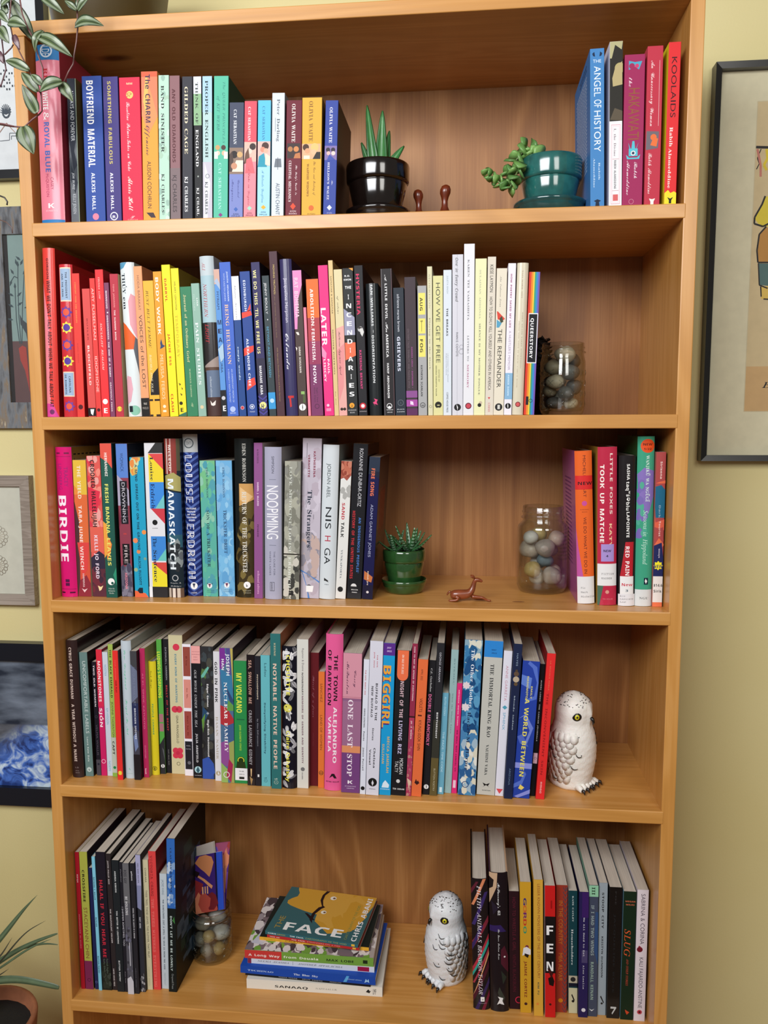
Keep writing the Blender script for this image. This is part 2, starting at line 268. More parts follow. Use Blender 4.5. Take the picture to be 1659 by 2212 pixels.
# ---------------------------------------------------------------- lettering: glyph outlines drawn as flat print
GT = {'s': {
38:(45,(4545,3937,3245,3952,4159,4064,3668,3069,2368,1964,1758,1952,2346,1742,1338,1132,1326,1722,2320,3122,3928,4521,5421,4433,4939,5245),(3533,2928,2427,2028,1832,2037,2742),(2459,2662,2963,3362,3558,3454,2950,2554)),39:(14,(1454,1754,1964,1973,1373,1364)),40:(23,(2138,2250,2661,3171,2871,2061,1550,1438,1526,2014,2804,3104,2614,2225)),41:(23,(2038,1925,1614,1004,1404,2114,2626,2838,2650,2161,1471,1071,1661,1950)),44:(16,(1313,1815,2119,2223,2028,1730,1429,1226,1323,1622,1617,1314)),45:(23,(2940,1240,1234,2934)),46:(16,(1729,1428,1325,1422,1720,2022,2125,2028)),48:(36,(4346,4159,3568,2771,1968,1359,1146,1332,1924,2720,3524,4132),(3646,3536,3229,2727,2229,1936,1846,1955,2262,2764,3262,3555)),49:(36,(3170,2470,2421,3121)),50:(36,(4328,2428,3339,3748,3955,3763,3269,2471,1870,1266,1257,1862,2464,2863,3159,3255,3149,2944,1122,1121,4321)),58:(16,(1754,1453,1350,1447,1745,2047,2150,2053),(1729,1428,1325,1422,1720,2022,2125,2028)),65:(48,(3570,3070,921,1621,2235,4335,5021,5721),(3260,4042,2542)),66:(41,(1421,3121,4123,4628,4834,4740,4344,3647,4251,4458,4264,3768,2970,1470),(2164,2864,3363,3660,3757,3553,3250,2649,2149),(2143,3043,3642,4039,4135,4031,3729,3027,2127)),67:(51,(5667,4770,3971,2969,2063,1455,1245,1437,1929,2723,3920,4922,5725,5732,4828,4027,2929,2236,2045,2255,2962,3964,4863,5659)),68:(54,(1421,3421,4523,5329,5836,6046,5854,5362,4568,3470,1470),(2264,3264,4162,4858,5153,5246,5240,4934,4329,3327,2227)),69:(36,(4270,1470,1421,4321,4327,2127,2143,4243,4249,2149,2164,4264)),70:(34,(4170,1470,1421,2221,2244,4144,4150,2250,2264,4164)),71:(53,(5745,4145,4139,5039,5029,4527,4027,2929,2236,2045,2255,2962,3964,4863,5659,5667,4770,3971,2969,2063,1555,1345,1535,2027,2822,3920,4821,5724)),72:(52,(5670,4970,4949,2149,2170,1470,1421,2121,2142,4942,4921,5621)),73:(18,(2270,1470,1421,2221)),74:(18,(2270,1470,1416,1212,611,511,605,804,1607,2012,2220)),75:(47,(3047,5170,4270,2148,2170,1470,1421,2121,2145,4621,5621)),76:(35,(2170,1470,1421,4421,4427,2127)),77:(56,(6070,5370,3750,2170,1470,1421,2121,2159,3740,3840,5359,5321,6021)),78:(56,(6070,5370,5332,2070,1470,1421,2121,2159,5421,6021)),79:(59,(1246,1436,1928,2822,3820,5022,5828,6336,6546,6355,5863,5069,3971,2869,1963,1455),(2046,2255,2962,3964,4862,5555,5846,5536,4829,3927,2929,2236)),80:(37,(1470,1421,2121,2142,2842,3844,4349,4556,4363,3868,2970),(2164,2964,3463,3760,3856,3752,3449,2149)),81:(59,(4521,5526,6234,6545,6355,5863,5069,3971,2869,2064,1456,1246,1534,2226,3321,4414,5711,6317,5517),(3964,4962,5555,5845,5536,4929,3927,3128,2432,2138,2045,2052,2458,3062)),82:(43,(1570,1521,2221,2242,2842,3238,3831,4421,5221,4631,4139,3544,4149,4356,4164,3668,2770),(2264,2664,3263,3561,3657,3553,3250,2649,2249)),83:(33,(3867,3270,2771,1969,1465,1258,1550,2244,3039,3333,3230,3028,2527,1829,1234,1225,1921,2620,3322,3827,4034,3643,2253,1859,2163,2664,3263,3859)),84:(43,(5170,1070,1064,2764,2721,3421,3464,5164)),85:(51,(5670,4970,4942,4835,4631,4128,3427,2828,2331,2135,2041,2070,1370,1340,1531,2025,2621,3420,4322,5026,5432,5640)),86:(43,(5270,4670,3136,1670,970,3021,3221)),87:(75,(8470,7770,6436,5070,4370,3036,1670,970,2921,3021,4761,6321,6421)),88:(51,(5870,5070,3551,1970,1170,3046,921,1821,3541,5121,6021,3946)),89:(43,(3153,1770,970,2747,2721,3421,3447,5270,4470)),90:(47,(4164,1021,5421,5427,2327,5470,1270,1264)),97:(31,(3927,3525,3425,3443,3249,2853,2254,1653,1250,1243,1647,2248,2647,2842,2841,2238,1736,1333,1128,1224,1521,1920,2321,2824,2921,3220,3521,3923),(2828,2526,2225,1926,1729,2034,2837)),98:(36,(2070,1370,1323,1921,2520,3522,4028,4338,4146,3652,2954,2453,2051),(2045,2347,2748,3247,3543,3637,3531,3128,2626,2027)),99:(32,(3752,3353,2854,1952,1446,1237,1428,2022,2820,3822,3829,3427,2926,2428,2031,1937,2043,2347,2848,3347,3745)),100:(37,(4170,3570,3553,2854,2052,1446,1238,1429,2023,2821,4121),(3526,2926,2328,2032,1937,2043,2447,2948,3547)),101:(34,(4130,3527,2926,2428,2031,1836,4136,3946,3552,2754,1952,1446,1238,1429,1923,2820,3521,4124),(1940,2045,2347,2748,3147,3445,3540)),102:(18,(3070,2370,1868,1563,1456,1453,1053,1048,1448,1421,2121,2148,2648,2653,2153,2161,2363,2764,3064)),103:(31,(3953,2653,1852,1448,1242,1239,1436,1932,1530,1427,1525,1723,1120,914,1109,1606,2404,3206,3709,3915,3819,3522,3024,2226,2028,2230,2831,3334,3537,3641,3545,3348,3948),(3042,2938,2436,1938,1842,2046,2448,2846),(3314,3111,2410,1711,1515,1718,2219,2719,3117)),104:(36,(2070,1370,1321,2021,2044,2448,2849,3247,3441,3421,4121,4141,3948,3553,3054,2453,2049)),105:(16,(2053,1453,1421,2021),(2163,2066,1767,1466,1363,1460,1759,2060)),106:(16,(2053,1353,1316,1212,909,1304,1809,2017),(2063,1966,1767,1466,1363,1460,1759,1960)),107:(34,(4253,3453,2037,3621,4521,2837),(2070,1370,1321,2021)),108:(16,(2070,1470,1421,2021)),109:(56,(1353,1321,2021,2044,2348,2849,3247,3441,3421,4021,4044,4447,4749,5148,5345,5441,5421,6021,6041,5948,5552,5054,4352,3948,3552,2954,2453,2049,2053)),110:(36,(2053,1353,1321,2021,2044,2448,2849,3247,3441,3421,4121,4141,3948,3553,3054,2453,2049)),111:(40,(2954,2052,1446,1237,1429,2023,2920,3823,4429,4637,4446,3852),(2948,3447,3843,4037,3831,3427,2926,2328,1931,1837,2043,2347)),112:(36,(2022,2620,3522,4028,4237,4046,3451,2453,1353,1304,2004),(2048,2548,3146,3543,3637,3531,3128,2626,2028)),113:(36,(3404,4104,4153,2953,2051,1547,1242,1237,1428,1922,2820,3422),(3448,3427,2826,2327,1931,1837,2043,2446,2948)),114:(29,(1453,1421,2021,2038,2143,2447,2848,3147,3445,3850,3453,3054,2552,2146,2046,2053)),115:(28,(3251,2753,2354,1753,1350,1245,1638,2334,2730,2627,2326,1827,1230,1223,1821,2320,2922,3225,3430,3234,2739,2143,1945,2048,2748,3245)),116:(24,(2160,948,1548,1531,1625,1922,2520,3323,3328,2927,2626,2327,2131,2148,3148,3153,2153)),117:(36,(4021,4053,3453,3430,3127,2626,2128,2033,2053,1353,1333,1526,1922,2420,2922,3425,3421)),118:(32,(2420,2620,4053,3353,2533,1653,953)),119:(52,(3753,3353,2434,1653,953,2320,2520,3543,4420,4720,6153,5453,4634)),120:(36,(4453,3653,2742,1753,953,2337,921,1721,2733,3721,4521,3137)),121:(32,(4153,3353,2535,1653,953,2228,1104,1804)),124:(19,(1604,2104,2170,1670)),193:(48,(3570,3070,921,1621,2235,4335,5021,5721),(3260,4042,2542),(3075,3675,4386,3586)),201:(36,(4270,1470,1421,4321,4327,2127,2143,4243,4249,2149,2164,4264),(2674,3274,3986,3186)),},
'r': {
38:(35,(2221,1821,1523,1226,1233,1436,1940,1644,1549,1552,1754,2056,2756,3054,3252,3246,3043,2540,3431,3734,3838,4238,4033,3728,4421,3921,3425,2922),(2342,2745,2849,2751,2453,2052,1949,2045),(2324,2825,3228,2237,1734,1630,1628,1826)),39:(11,(1343,1256,1756,1643)),44:(13,(1115,1327,1827,1826,1620,1415)),46:(13,(1520,1321,1224,1326,1527,1826,1821)),48:(27,(1921,1325,1229,1138,1248,1351,1654,1955,2356,2954,3251,3348,3438,3329,3225,2621),(2324,2525,2628,2738,2649,2552,2353,2052,1949,1838,1928,2025)),50:(27,(1121,1126,1833,2239,2543,2548,2452,2253,1953,1851,1745,1346,1147,1149,1253,1655,2256,3054,3251,3348,3245,3041,1526,2726,2927,3130,3131,3431,3421)),58:(13,(1541,1342,1244,1347,1548,1847,1842),(1520,1321,1224,1326,1527,1826,1821)),65:(31,(821,822,1123,1326,2455,2555,3727,3923,4122,4121,2521,2522,2823,2924,2927,2731,1631,1526,1425,1424,1523,1822,1821),(1733,2633,2244)),66:(32,(1021,1022,1323,1427,1451,1352,1053,1054,2554,3253,3650,3846,3641,3039,3537,3834,3930,3826,3623,3222,2621),(2239,2339,2640,2841,2943,3046,2851,2752,2352,2249),(2823,2925,3130,3034,2936,2737,2338,2238,2226,2323)),67:(34,(2720,1922,1625,1329,1133,1142,1346,1650,1952,2354,2855,3553,3752,3853,3955,4055,4043,3943,3747,3550,3252,2853,2351,2046,1937,2029,2424,2923,3524,4029,4127,3522)),68:(36,(1021,1022,1423,1448,1352,1053,1054,2554,3353,3850,4244,4337,4128,3523,2521),(2523,2924,3226,3431,3437,3346,3051,2552,2351,2249,2226,2323)),69:(32,(1021,1022,1323,1427,1448,1352,1053,1054,3854,3844,3744,3648,3052,2352,2251,2239,2639,2840,3046,3146,3130,3030,2934,2636,2237,2226,2324,2623,3224,3626,3931,4031,3821)),70:(29,(1021,1022,1323,1427,1448,1351,1053,1054,3754,3744,3644,3549,3151,2652,2352,2251,2239,2539,2740,2946,3146,3130,3030,2735,2537,2237,2227,2324,2423,2722,2721)),71:(37,(2820,2321,1922,1328,1233,1137,1242,1346,1650,1952,2354,2855,3653,3752,3853,3955,4055,4043,3943,3748,3352,2853,2351,2046,1937,2031,2226,2523,2922,3323,3426,3430,3333,2934,2935,4535,4534,4233,4130,4123,3521)),72:(38,(1021,1022,1323,1427,1448,1352,1053,1054,2654,2653,2251,2239,3439,3448,3351,3252,2953,2954,4654,4653,4252,4148,4127,4223,4622,4621,2921,2922,3323,3427,3437,2237,2227,2323,2622,2621)),73:(19,(1021,1022,1323,1426,1452,1053,1054,2754,2753,2352,2249,2224,2423,2722,2721)),74:(24,(1716,1317,1019,923,1025,1226,1525,1623,1521,1518,1718,1919,2023,2047,1950,1852,1553,1554,3254,3253,2952,2851,2747,2727,2621,2318)),75:(37,(1021,1022,1423,1452,1053,1054,2654,2653,2251,2238,3248,3451,3352,3053,3054,4454,4453,4353,3951,3447,2842,4224,4622,4621,2921,2922,3222,3323,3226,2336,2235,2227,2323,2622,2621)),76:(31,(1021,1022,1323,1427,1448,1352,1053,1054,2754,2753,2452,2351,2248,2224,2323,2623,3224,3627,3832,4032,3821)),77:(46,(1021,1022,1323,1427,1451,1352,1053,1054,2254,3231,4154,5354,5353,5051,4948,4927,5024,5123,5322,5321,3721,3722,4023,4124,4227,4250,3021,2821,1749,1727,1823,2122,2121)),78:(36,(3820,1746,1727,1823,2122,2121,1021,1022,1323,1424,1449,1252,1053,1054,2054,3733,3751,3652,3353,3354,4454,4453,4052,3948,3920)),79:(38,(2820,2122,1625,1231,1137,1244,1650,2153,2855,3553,4050,4444,4537,4431,4025,3522),(2822,3324,3529,3637,3644,3449,3152,2853,2351,2046,1937,2031,2226,2423)),80:(30,(1021,1022,1323,1427,1448,1352,1053,1054,2454,3353,3750,3845,3841,3538,3236,2236,2227,2323,2622,2621),(2238,2738,2939,3041,3045,2950,2752,2352,2250)),82:(34,(1021,1022,1323,1427,1448,1352,1053,1054,2554,3153,3552,3849,3945,3740,3237,4025,4322,4422,4421,3321,2436,2236,2227,2323,2622,2621),(2238,2738,2940,3042,3145,2950,2552,2351,2249)),83:(28,(1220,1232,1332,1528,1725,2023,2322,2724,2927,2830,2533,2135,1539,1342,1345,1450,1753,2255,2654,2953,3153,3255,3355,3344,3244,3049,2752,2353,1952,1848,1945,2741,3238,3435,3531,3325,2922,2320,2020,1622,1422,1320)),84:(30,(1621,1622,1923,2027,2052,1652,1450,1247,1144,1044,1054,3954,3944,3744,3648,3351,2852,2827,2923,3322,3321)),85:(35,(2720,2121,1723,1527,1432,1448,1352,1053,1054,2654,2653,2251,2227,2623,2923,3324,3627,3732,3748,3651,3353,3354,4354,4353,4051,3948,3928,3623,3221)),86:(31,(2420,1248,1151,853,854,2454,2453,2152,2050,2148,2831,3448,3550,3452,3153,3154,4154,4153,3852,3749,2620)),87:(44,(2120,1149,1052,853,854,2254,2253,2052,1951,2048,2532,3146,3050,2852,2553,2554,4154,4153,3852,3751,3849,4333,4848,4950,4852,4553,4554,5454,5453,5251,5048,4120,4020,3243,2320)),89:(31,(1621,1622,2023,2127,2134,1249,1052,952,853,854,2454,2453,2353,2152,2051,2737,3347,3450,3352,3053,3054,4154,4153,3852,3749,2836,2827,2923,3322,3321)),90:(32,(1021,1022,2952,2452,1951,1649,1344,1244,1354,3854,3853,2023,2623,3124,3425,3728,3833,4033,3821)),97:(25,(2720,2521,2324,2021,1620,1222,1026,1128,1431,2335,2338,2241,2042,1742,1641,1739,1838,1736,1535,1236,1138,1341,1643,2144,2543,2842,3040,3024,3123,3224,3323,3021),(2023,2224,2326,2333,1931,1827,1824)),98:(26,(1220,1252,1053,1054,1954,1941,2243,2544,2943,3339,3433,3226,2822,2320,2021,1723,1320),(2222,2423,2625,2733,2639,2441,2241,2040,1938,1926,2023)),99:(21,(2020,1522,1226,1032,1238,1642,2244,2742,2841,2939,2836,2636,2437,2339,2342,2142,1840,1734,1926,2124,2624,2926,3025,2522)),100:(27,(1920,1522,1226,1032,1238,1542,1944,2343,2541,2550,2452,2253,2254,3254,3224,3423,3422,2520,2524,2321),(2123,2424,2526,2538,2440,2241,2041,1839,1732,1825,2024)),101:(22,(2020,1522,1226,1032,1238,1542,2044,2443,2741,2938,2933,1733,1828,2025,2324,2625,2827,3026,2522),(1735,2435,2436,2341,2142,1841,1736)),102:(15,(1021,1022,1223,1324,1341,1041,1043,1343,1350,1552,1854,2254,2653,2850,2747,2347,2249,2351,2352,2253,2052,2043,2443,2441,2041,2023,2322,2321)),103:(24,(1911,1212,1016,1118,1419,1221,1123,1226,1629,1232,1136,1240,1543,2044,2643,3243,3240,2840,3036,2932,2629,2128,1728,1626,1725,2225,2824,3122,3218,3115,2913,2511),(2030,2331,2341,2042,1841,1736,1831),(2113,2614,2816,2718,2419,1619,1416,1614)),104:(27,(1021,1022,1223,1325,1350,1252,1053,1054,2054,2040,2343,2744,3043,3241,3336,3323,3522,3521,2421,2422,2523,2625,2637,2540,2441,2140,2038,2023,2222,2221)),105:(14,(1647,1448,1351,1453,1654,1953,2051,1948),(1021,1022,1223,1325,1339,1242,1042,1043,2043,2023,2222,2221)),107:(26,(1021,1022,1223,1325,1350,1252,1053,1054,2054,2033,2539,2741,2642,2442,2443,3443,3442,3141,2940,2536,3423,3622,3621,2421,2422,2522,2623,2625,2132,2031,2023,2222,2221)),108:(14,(1021,1022,1223,1325,1350,1252,1053,1054,2054,2023,2222,2221)),109:(40,(1021,1022,1223,1325,1339,1241,1042,1043,2043,2040,2343,2644,3043,3240,3543,3944,4442,4536,4525,4623,4822,4821,3621,3622,3823,3840,3641,3440,3238,3225,3323,3522,3521,2321,2322,2523,2625,2637,2540,2341,2140,2038,2023,2222,2221)),110:(27,(1021,1022,1223,1325,1339,1241,1042,1043,2043,2040,2343,2744,3043,3241,3336,3323,3522,3521,2421,2422,2523,2625,2637,2540,2441,2140,2038,2023,2222,2221)),111:(24,(2120,1622,1226,1032,1238,1642,2144,2742,3038,3232,3026,2722),(2322,2424,2527,2532,2440,2342,2143,1942,1840,1732,1827,1824,1922)),112:(27,(1011,1012,1213,1314,1339,1241,1042,1043,1943,1940,2243,2644,3042,3338,3433,3326,3022,2520,2221,2023,2014,2113,2312,2311),(2323,2524,2625,2732,2639,2540,2341,2140,2038,2026,2124)),114:(21,(1021,1022,1223,1325,1339,1242,1042,1043,1943,1939,2243,2644,2943,3040,2938,2737,2538,2340,2138,2035,2023,2322,2321)),115:(21,(2020,1521,1422,1320,1220,1229,1329,1524,1922,2223,2325,2227,2029,1730,1333,1237,1240,1442,1643,1944,2144,2343,2443,2644,2744,2737,2537,2341,2042,1742,1738,2036,2335,2632,2828,2725,2522,2321)),116:(16,(1820,1422,1226,1241,1041,1043,1548,1852,1952,1943,2443,2441,1941,1927,2025,2124,2325,2426,2526,2222)),117:(27,(1820,1422,1228,1241,1042,1043,1943,1926,2024,2424,2526,2541,2342,2343,3243,3226,3324,3523,3522,2520,2524,2221)),118:(22,(1920,1239,1141,942,943,2143,2142,1942,1841,1840,2230,2639,2642,2442,2443,3143,3142,2941,2839,2120)),119:(31,(1820,1040,842,843,1943,1942,1842,1741,1740,1839,2130,2438,2340,2342,2142,2143,3243,3242,3142,3041,3040,3331,3739,3741,3642,3542,3543,4143,4142,3940,3120,3020,2535,1920)),121:(22,(1311,1012,915,917,1218,1417,1415,1514,1716,1818,1921,1239,1141,1042,942,943,2143,2142,1942,1841,1840,1939,2230,2638,2642,2442,2443,3143,3142,2941,2838,2119,1814,1612)),218:(35,(2720,2121,1723,1527,1432,1448,1352,1053,1054,2654,2653,2251,2227,2623,2923,3324,3627,3732,3748,3651,3353,3354,4354,4353,4051,3948,3928,3623,3221),(2458,2958,3770,2970)),296:(19,(1021,1022,1323,1426,1452,1053,1054,2754,2753,2352,2249,2224,2423,2722,2721),(758,765,3067,3060)),360:(35,(2720,2121,1723,1527,1432,1448,1352,1053,1054,2654,2653,2251,2227,2623,2923,3324,3627,3732,3748,3651,3353,3354,4354,4353,4051,3948,3928,3623,3221),(1558,1565,3867,3860)),},
'b': {
39:(11,(1343,1256,1756,1643)),44:(13,(1115,1327,1827,1826,1620,1415)),45:(16,(1132,1136,2336,2332)),46:(13,(1520,1321,1224,1326,1527,1826,1821)),47:(18,(921,2256,2756,1421)),48:(28,(2321,1722,1425,1131,1138,1248,1351,1654,1956,2356,2855,3251,3446,3538,3429,3225,3023,2721),(2326,2527,2729,2838,2747,2549,2350,2049,1947,1838,1929,2027)),49:(28,(2221,2248,1945,1542,1247,2356,2956,2921)),50:(28,(1121,1126,2439,2643,2746,2649,2350,1949,1546,1151,1453,1855,2356,2955,3351,3447,3341,3037,2432,2027,3527,3521)),51:(28,(2121,1621,1122,1129,1627,2026,2628,2731,2634,2435,1936,1636,1642,2442,2644,2746,2549,2250,1749,1448,1153,1655,2256,2755,3154,3351,3448,3242,2639,3038,3337,3531,3326,2922)),52:(28,(2521,2528,1028,1033,2556,3256,3234,3634,3628,3228,3221),(1634,2534,2547,2343)),53:(28,(1621,1122,1129,1627,2026,2528,2729,2732,2536,2037,1737,1536,1238,1356,3256,3249,2049,1943,2443,2942,3338,3433,3428,3124,2721)),54:(28,(2321,1722,1424,1227,1131,1142,1347,1652,2155,2856,3356,3350,2850,2249,1945,1739,1839,2042,2543,2943,3241,3437,3533,3428,3224,2821),(2326,2728,2832,2736,2338,2137,1935,1833,2027)),55:(28,(1421,2749,1049,1056,3556,3551,2221)),56:(28,(2321,1821,1423,1126,1133,1336,1739,1343,1248,1352,1755,2356,2855,3252,3448,3345,3243,2839,3137,3434,3530,3325,2922),(2342,2644,2747,2650,2351,2050,1947,2044),(2326,2727,2830,2732,2336,2236,1934,1730,1927)),57:(28,(1821,1321,1327,1526,1726,2428,2731,2837,2534,2033,1634,1336,1139,1149,1453,1755,2256,2954,3152,3349,3541,3329,3025,2522),(2239,2539,2741,2843,2747,2549,2250,1949,1844,1940)),58:(13,(1541,1342,1244,1347,1548,1847,1842),(1520,1321,1224,1326,1527,1826,1821)),65:(33,(921,2156,3056,4221,3421,3229,1929,1721),(2135,3035,2843,2745,2648,2650,2548,2445,2443)),66:(32,(1321,1356,2456,3055,3554,3751,3847,3742,3540,3339,3638,3835,3931,3827,3624,3222,2621),(2142,2542,2943,3146,2949,2550,2150),(2127,2527,3028,3132,3035,2536,2136)),67:(31,(2221,1625,1329,1238,1243,1651,1954,2355,2856,3854,3648,2850,2449,2247,2043,1938,2033,2130,2427,3227,3728,3722,3221)),68:(36,(1321,1356,2456,3454,4048,4144,4239,4131,3725,3122,2321),(2127,2427,3028,3332,3438,3443,3247,2949,2550,2150)),69:(27,(1321,1356,3356,3350,2150,2142,3242,3236,2136,2127,3327,3321)),70:(27,(1321,1356,3356,3350,2150,2141,3241,3235,2135,2121)),71:(35,(2821,2122,1625,1331,1238,1243,1448,1651,2054,2455,3056,4054,3848,3050,2448,2144,1938,2032,2328,2827,3327,3334,2634,2640,4040,4022,3521)),72:(37,(1321,1356,2156,2142,3442,3456,4256,4221,3421,3436,2136,2121)),73:(19,(1121,1125,1527,1549,1151,1156,2656,2651,2249,2227,2625,2621)),74:(16,(1011,511,517,1117,1319,1356,2156,2123,1916,1512)),75:(32,(1321,1356,2156,2140,2242,2444,3356,4156,2940,4121,3321,2436,2133,2121)),76:(27,(1321,1356,2156,2127,3527,3521)),77:(46,(1321,1356,2356,3129,3229,4056,5056,5021,4321,4337,4441,4448,3521,2821,2048,1948,2045,2021)),78:(39,(1321,1356,2356,3830,3734,3756,4456,4421,3521,2047,1947,2042,2021)),79:(38,(2321,1923,1625,1233,1243,1448,1651,1954,2356,3356,3854,4151,4348,4538,4433,4329,4125,3823,3321),(3227,3530,3633,3738,3643,3547,3249,2850,2449,2247,2043,1938,2033,2427)),80:(30,(1321,1356,2456,3055,3453,3649,3745,3639,3235,2433,2133,2121),(2139,2339,2841,2942,3045,2848,2450,2150)),81:(38,(3513,2921,2321,1923,1625,1233,1243,1448,1651,1954,2356,3356,3854,4151,4348,4538,4328,4025,3622,4413),(3227,3530,3633,3738,3643,3547,3249,2850,2449,2247,2043,1938,2033,2427)),82:(32,(1321,1356,2356,3055,3453,3650,3745,3641,3438,3136,4121,3321,2534,2134,2121),(2140,2340,2841,3045,2947,2848,2350,2150)),83:(27,(1621,1123,1129,1627,2227,2528,2730,2632,2533,2036,1737,1242,1250,1553,1855,2356,2855,3454,3148,2350,2049,1946,2044,3038,3335,3431,3326,3023,2621)),84:(28,(1921,1949,1049,1056,3656,3649,2749,2721)),85:(37,(2121,1724,1428,1333,1356,2056,2034,2228,2427,3027,3329,3431,3456,4156,4133,4027,3824,3522,3221)),86:(31,(2121,956,1656,2335,2333,2527,2530,2633,2735,3356,4056,2921)),87:(47,(1821,956,1656,2137,2134,2230,2228,2331,2334,2436,2956,3656,4136,4134,4230,4228,4434,4437,4956,5656,4721,3921,3439,3441,3343,3345,3247,3243,3141,3139,2621)),88:(32,(921,2039,1056,1856,2543,3356,4056,3038,4121,3321,2534,1721)),89:(30,(2021,2034,956,1756,2441,3156,3956,2834,2821)),90:(28,(1021,1026,2749,1149,1156,3556,3551,1927,3627,3621)),97:(29,(1621,1323,1225,1129,1233,1435,1837,2737,2739,2642,2343,2042,1641,1346,1847,2448,3246,3443,3539,3521,3021,2825,2421),(2226,2627,2731,2733,2533,2032,1829,1926)),98:(31,(2721,2322,2024,1924,1821,1321,1358,2058,2044,2347,2748,3147,3544,3740,3728,3524,3121),(2526,2928,3034,2940,2742,2342,2140,2035,2034,2128)),99:(25,(1821,1424,1228,1134,1342,1545,1746,2448,2947,3246,3041,2742,2442,2040,1934,2028,2426,2827,3229,3222,2821)),100:(31,(2121,1721,1424,1228,1134,1240,1444,1747,2148,2647,2944,2958,3658,3621,3021,2924,2622),(2426,2828,2933,2934,2840,2642,2142,2040,1834,2028,2127)),101:(29,(2521,1822,1524,1326,1134,1342,1746,2448,2947,3245,3541,3532,1832,2028,2226,3026,3428,3422,3021),(1937,2937,2741,2642,2443,2041)),102:(19,(1421,1442,1042,1045,1447,1449,1555,1857,2358,2758,3057,2852,2452,2251,2149,2147,2747,2742,2142,2121)),103:(31,(2309,1710,1311,1317,1815,2315,2716,2921,2924,2521,1721,1424,1228,1134,1240,1444,1747,2148,2647,2944,3047,3647,3621,3516,3312,2810),(2426,2828,2933,2934,2840,2642,2442,2040,1934,2028)),104:(32,(1321,1358,2058,2044,2347,2848,3247,3546,3643,3738,3721,3021,3036,2941,2642,2342,2140,2033,2021)),105:(15,(1451,1254,1457,1658,1957,2054,1951),(1321,1347,2047,2021)),107:(30,(1321,1358,2058,2035,2137,2339,3047,3847,2836,3921,3121,2332,2029,2021)),108:(15,(1321,1358,2058,2021)),109:(47,(1321,1347,1847,1944,2044,2347,2748,3247,3544,3644,3947,4448,4847,5146,5243,5338,5321,4621,4636,4541,4242,3942,3840,3634,3621,2921,2936,2841,2542,2342,2140,2033,2021)),110:(32,(1321,1347,1847,1944,2044,2347,2848,3247,3546,3743,3721,3021,3036,2941,2642,2342,2140,2033,2021)),111:(30,(2421,1722,1327,1134,1240,1544,1947,2448,3146,3542,3734,3628,3324,2921),(2426,2828,2934,2840,2642,2142,2040,1934,2028,2127)),112:(31,(1309,1347,1947,2044,2347,2748,3147,3544,3740,3728,3524,3121,2721,2322,2024,2009),(2526,2928,3034,2940,2542,2342,2140,2035,2034,2128)),113:(31,(2909,2924,2622,2121,1721,1424,1228,1134,1240,1444,1747,2148,2647,2944,3047,3647,3609),(2426,2828,2933,2934,2840,2642,2142,2040,1934,2028)),114:(22,(1321,1347,1847,1943,2043,2346,2848,3048,2941,2441,2138,2034,2021)),115:(24,(1521,1122,1128,1626,2326,2428,2429,1434,1237,1141,1244,1446,1747,2248,2647,3146,2941,2542,2243,1942,1841,2039,2835,3033,3129,3025,2823,2521)),116:(21,(1821,1524,1429,1442,1042,1045,1447,1653,2153,2147,2847,2842,2142,2129,2227,2426,2627,2827,2822,2621)),117:(32,(1821,1523,1326,1347,2047,2032,2128,2426,2727,2929,3035,3047,3747,3721,3121,3124,3024,2721)),119:(41,(1721,947,1747,2036,2033,2130,2127,2229,2233,2335,2647,3447,3735,3733,3830,3829,3933,4036,4347,5047,4221,3421,3230,3233,3136,3040,3042,2940,2836,2733,2730,2521)),120:(28,(921,1834,1047,1847,2339,2847,3647,2834,3721,2921,2330,1721)),121:(28,(1409,1210,1110,1115,1315,1717,1920,1921,947,1747,2233,2230,2328,2330,2433,2947,3747,2518,2414,2111,1810)),122:(24,(1021,1025,2342,1142,1147,3147,3143,1927,3127,3121)),211:(38,(2321,1923,1625,1233,1243,1448,1651,1954,2356,3356,3854,4151,4348,4538,4433,4329,4125,3823,3321),(3227,3530,3633,3738,3643,3547,3249,2850,2449,2247,2043,1938,2033,2427),(2560,3160,3872,3072)),353:(24,(1521,1122,1128,1626,2326,2428,2429,1434,1237,1141,1244,1446,1747,2248,2647,3146,2941,2542,2243,1942,1841,2039,2835,3033,3129,3025,2823,2521),(1062,2152,3262,2157)),601:(42,(2961,3460,3958,4255,4551,4746,4735,4530,4226,3923,3421,3020,2322,1825,1431,1240,1243,4343,4337,1637,1939,2032,2626,3026,3528,3932,4138,4142,3949,3554,2955,2455,2153,1949,1351,1656,2260)),695:(27,(1446,962,1462,1555,1653,1650,1751,1754,1962,2462,2654,2650,2751,2755,2962,3462,2946,2446,2352,2353,2255,2257,2159,2155,2053,2052,1846)),8212:(72,(8242,842,837,8237)),8225:(35,(2771,2469,2365,2552,1654,1354,1151,1349,1648,2550,2438,2532,2525,1627,1327,1124,1221,1621,2523,2311,2407,2704,2907,3011,2823,3721,4121,4224,4127,3727,2825,2938,2944,2850,3748,4149,4251,4154,3754,2852,3064,2969)),8857:(53,(3617,2619,1924,1432,1241,1450,1958,2663,3665,4563,5358,5850,5941,5832,5324,4519),(3621,4423,5027,5433,5641,5449,5055,4460,3661,2860,2155,1749,1641,1733,2127,2823),(3636,3237,3041,3245,3646,3945,4141,3937)),},
'n': {
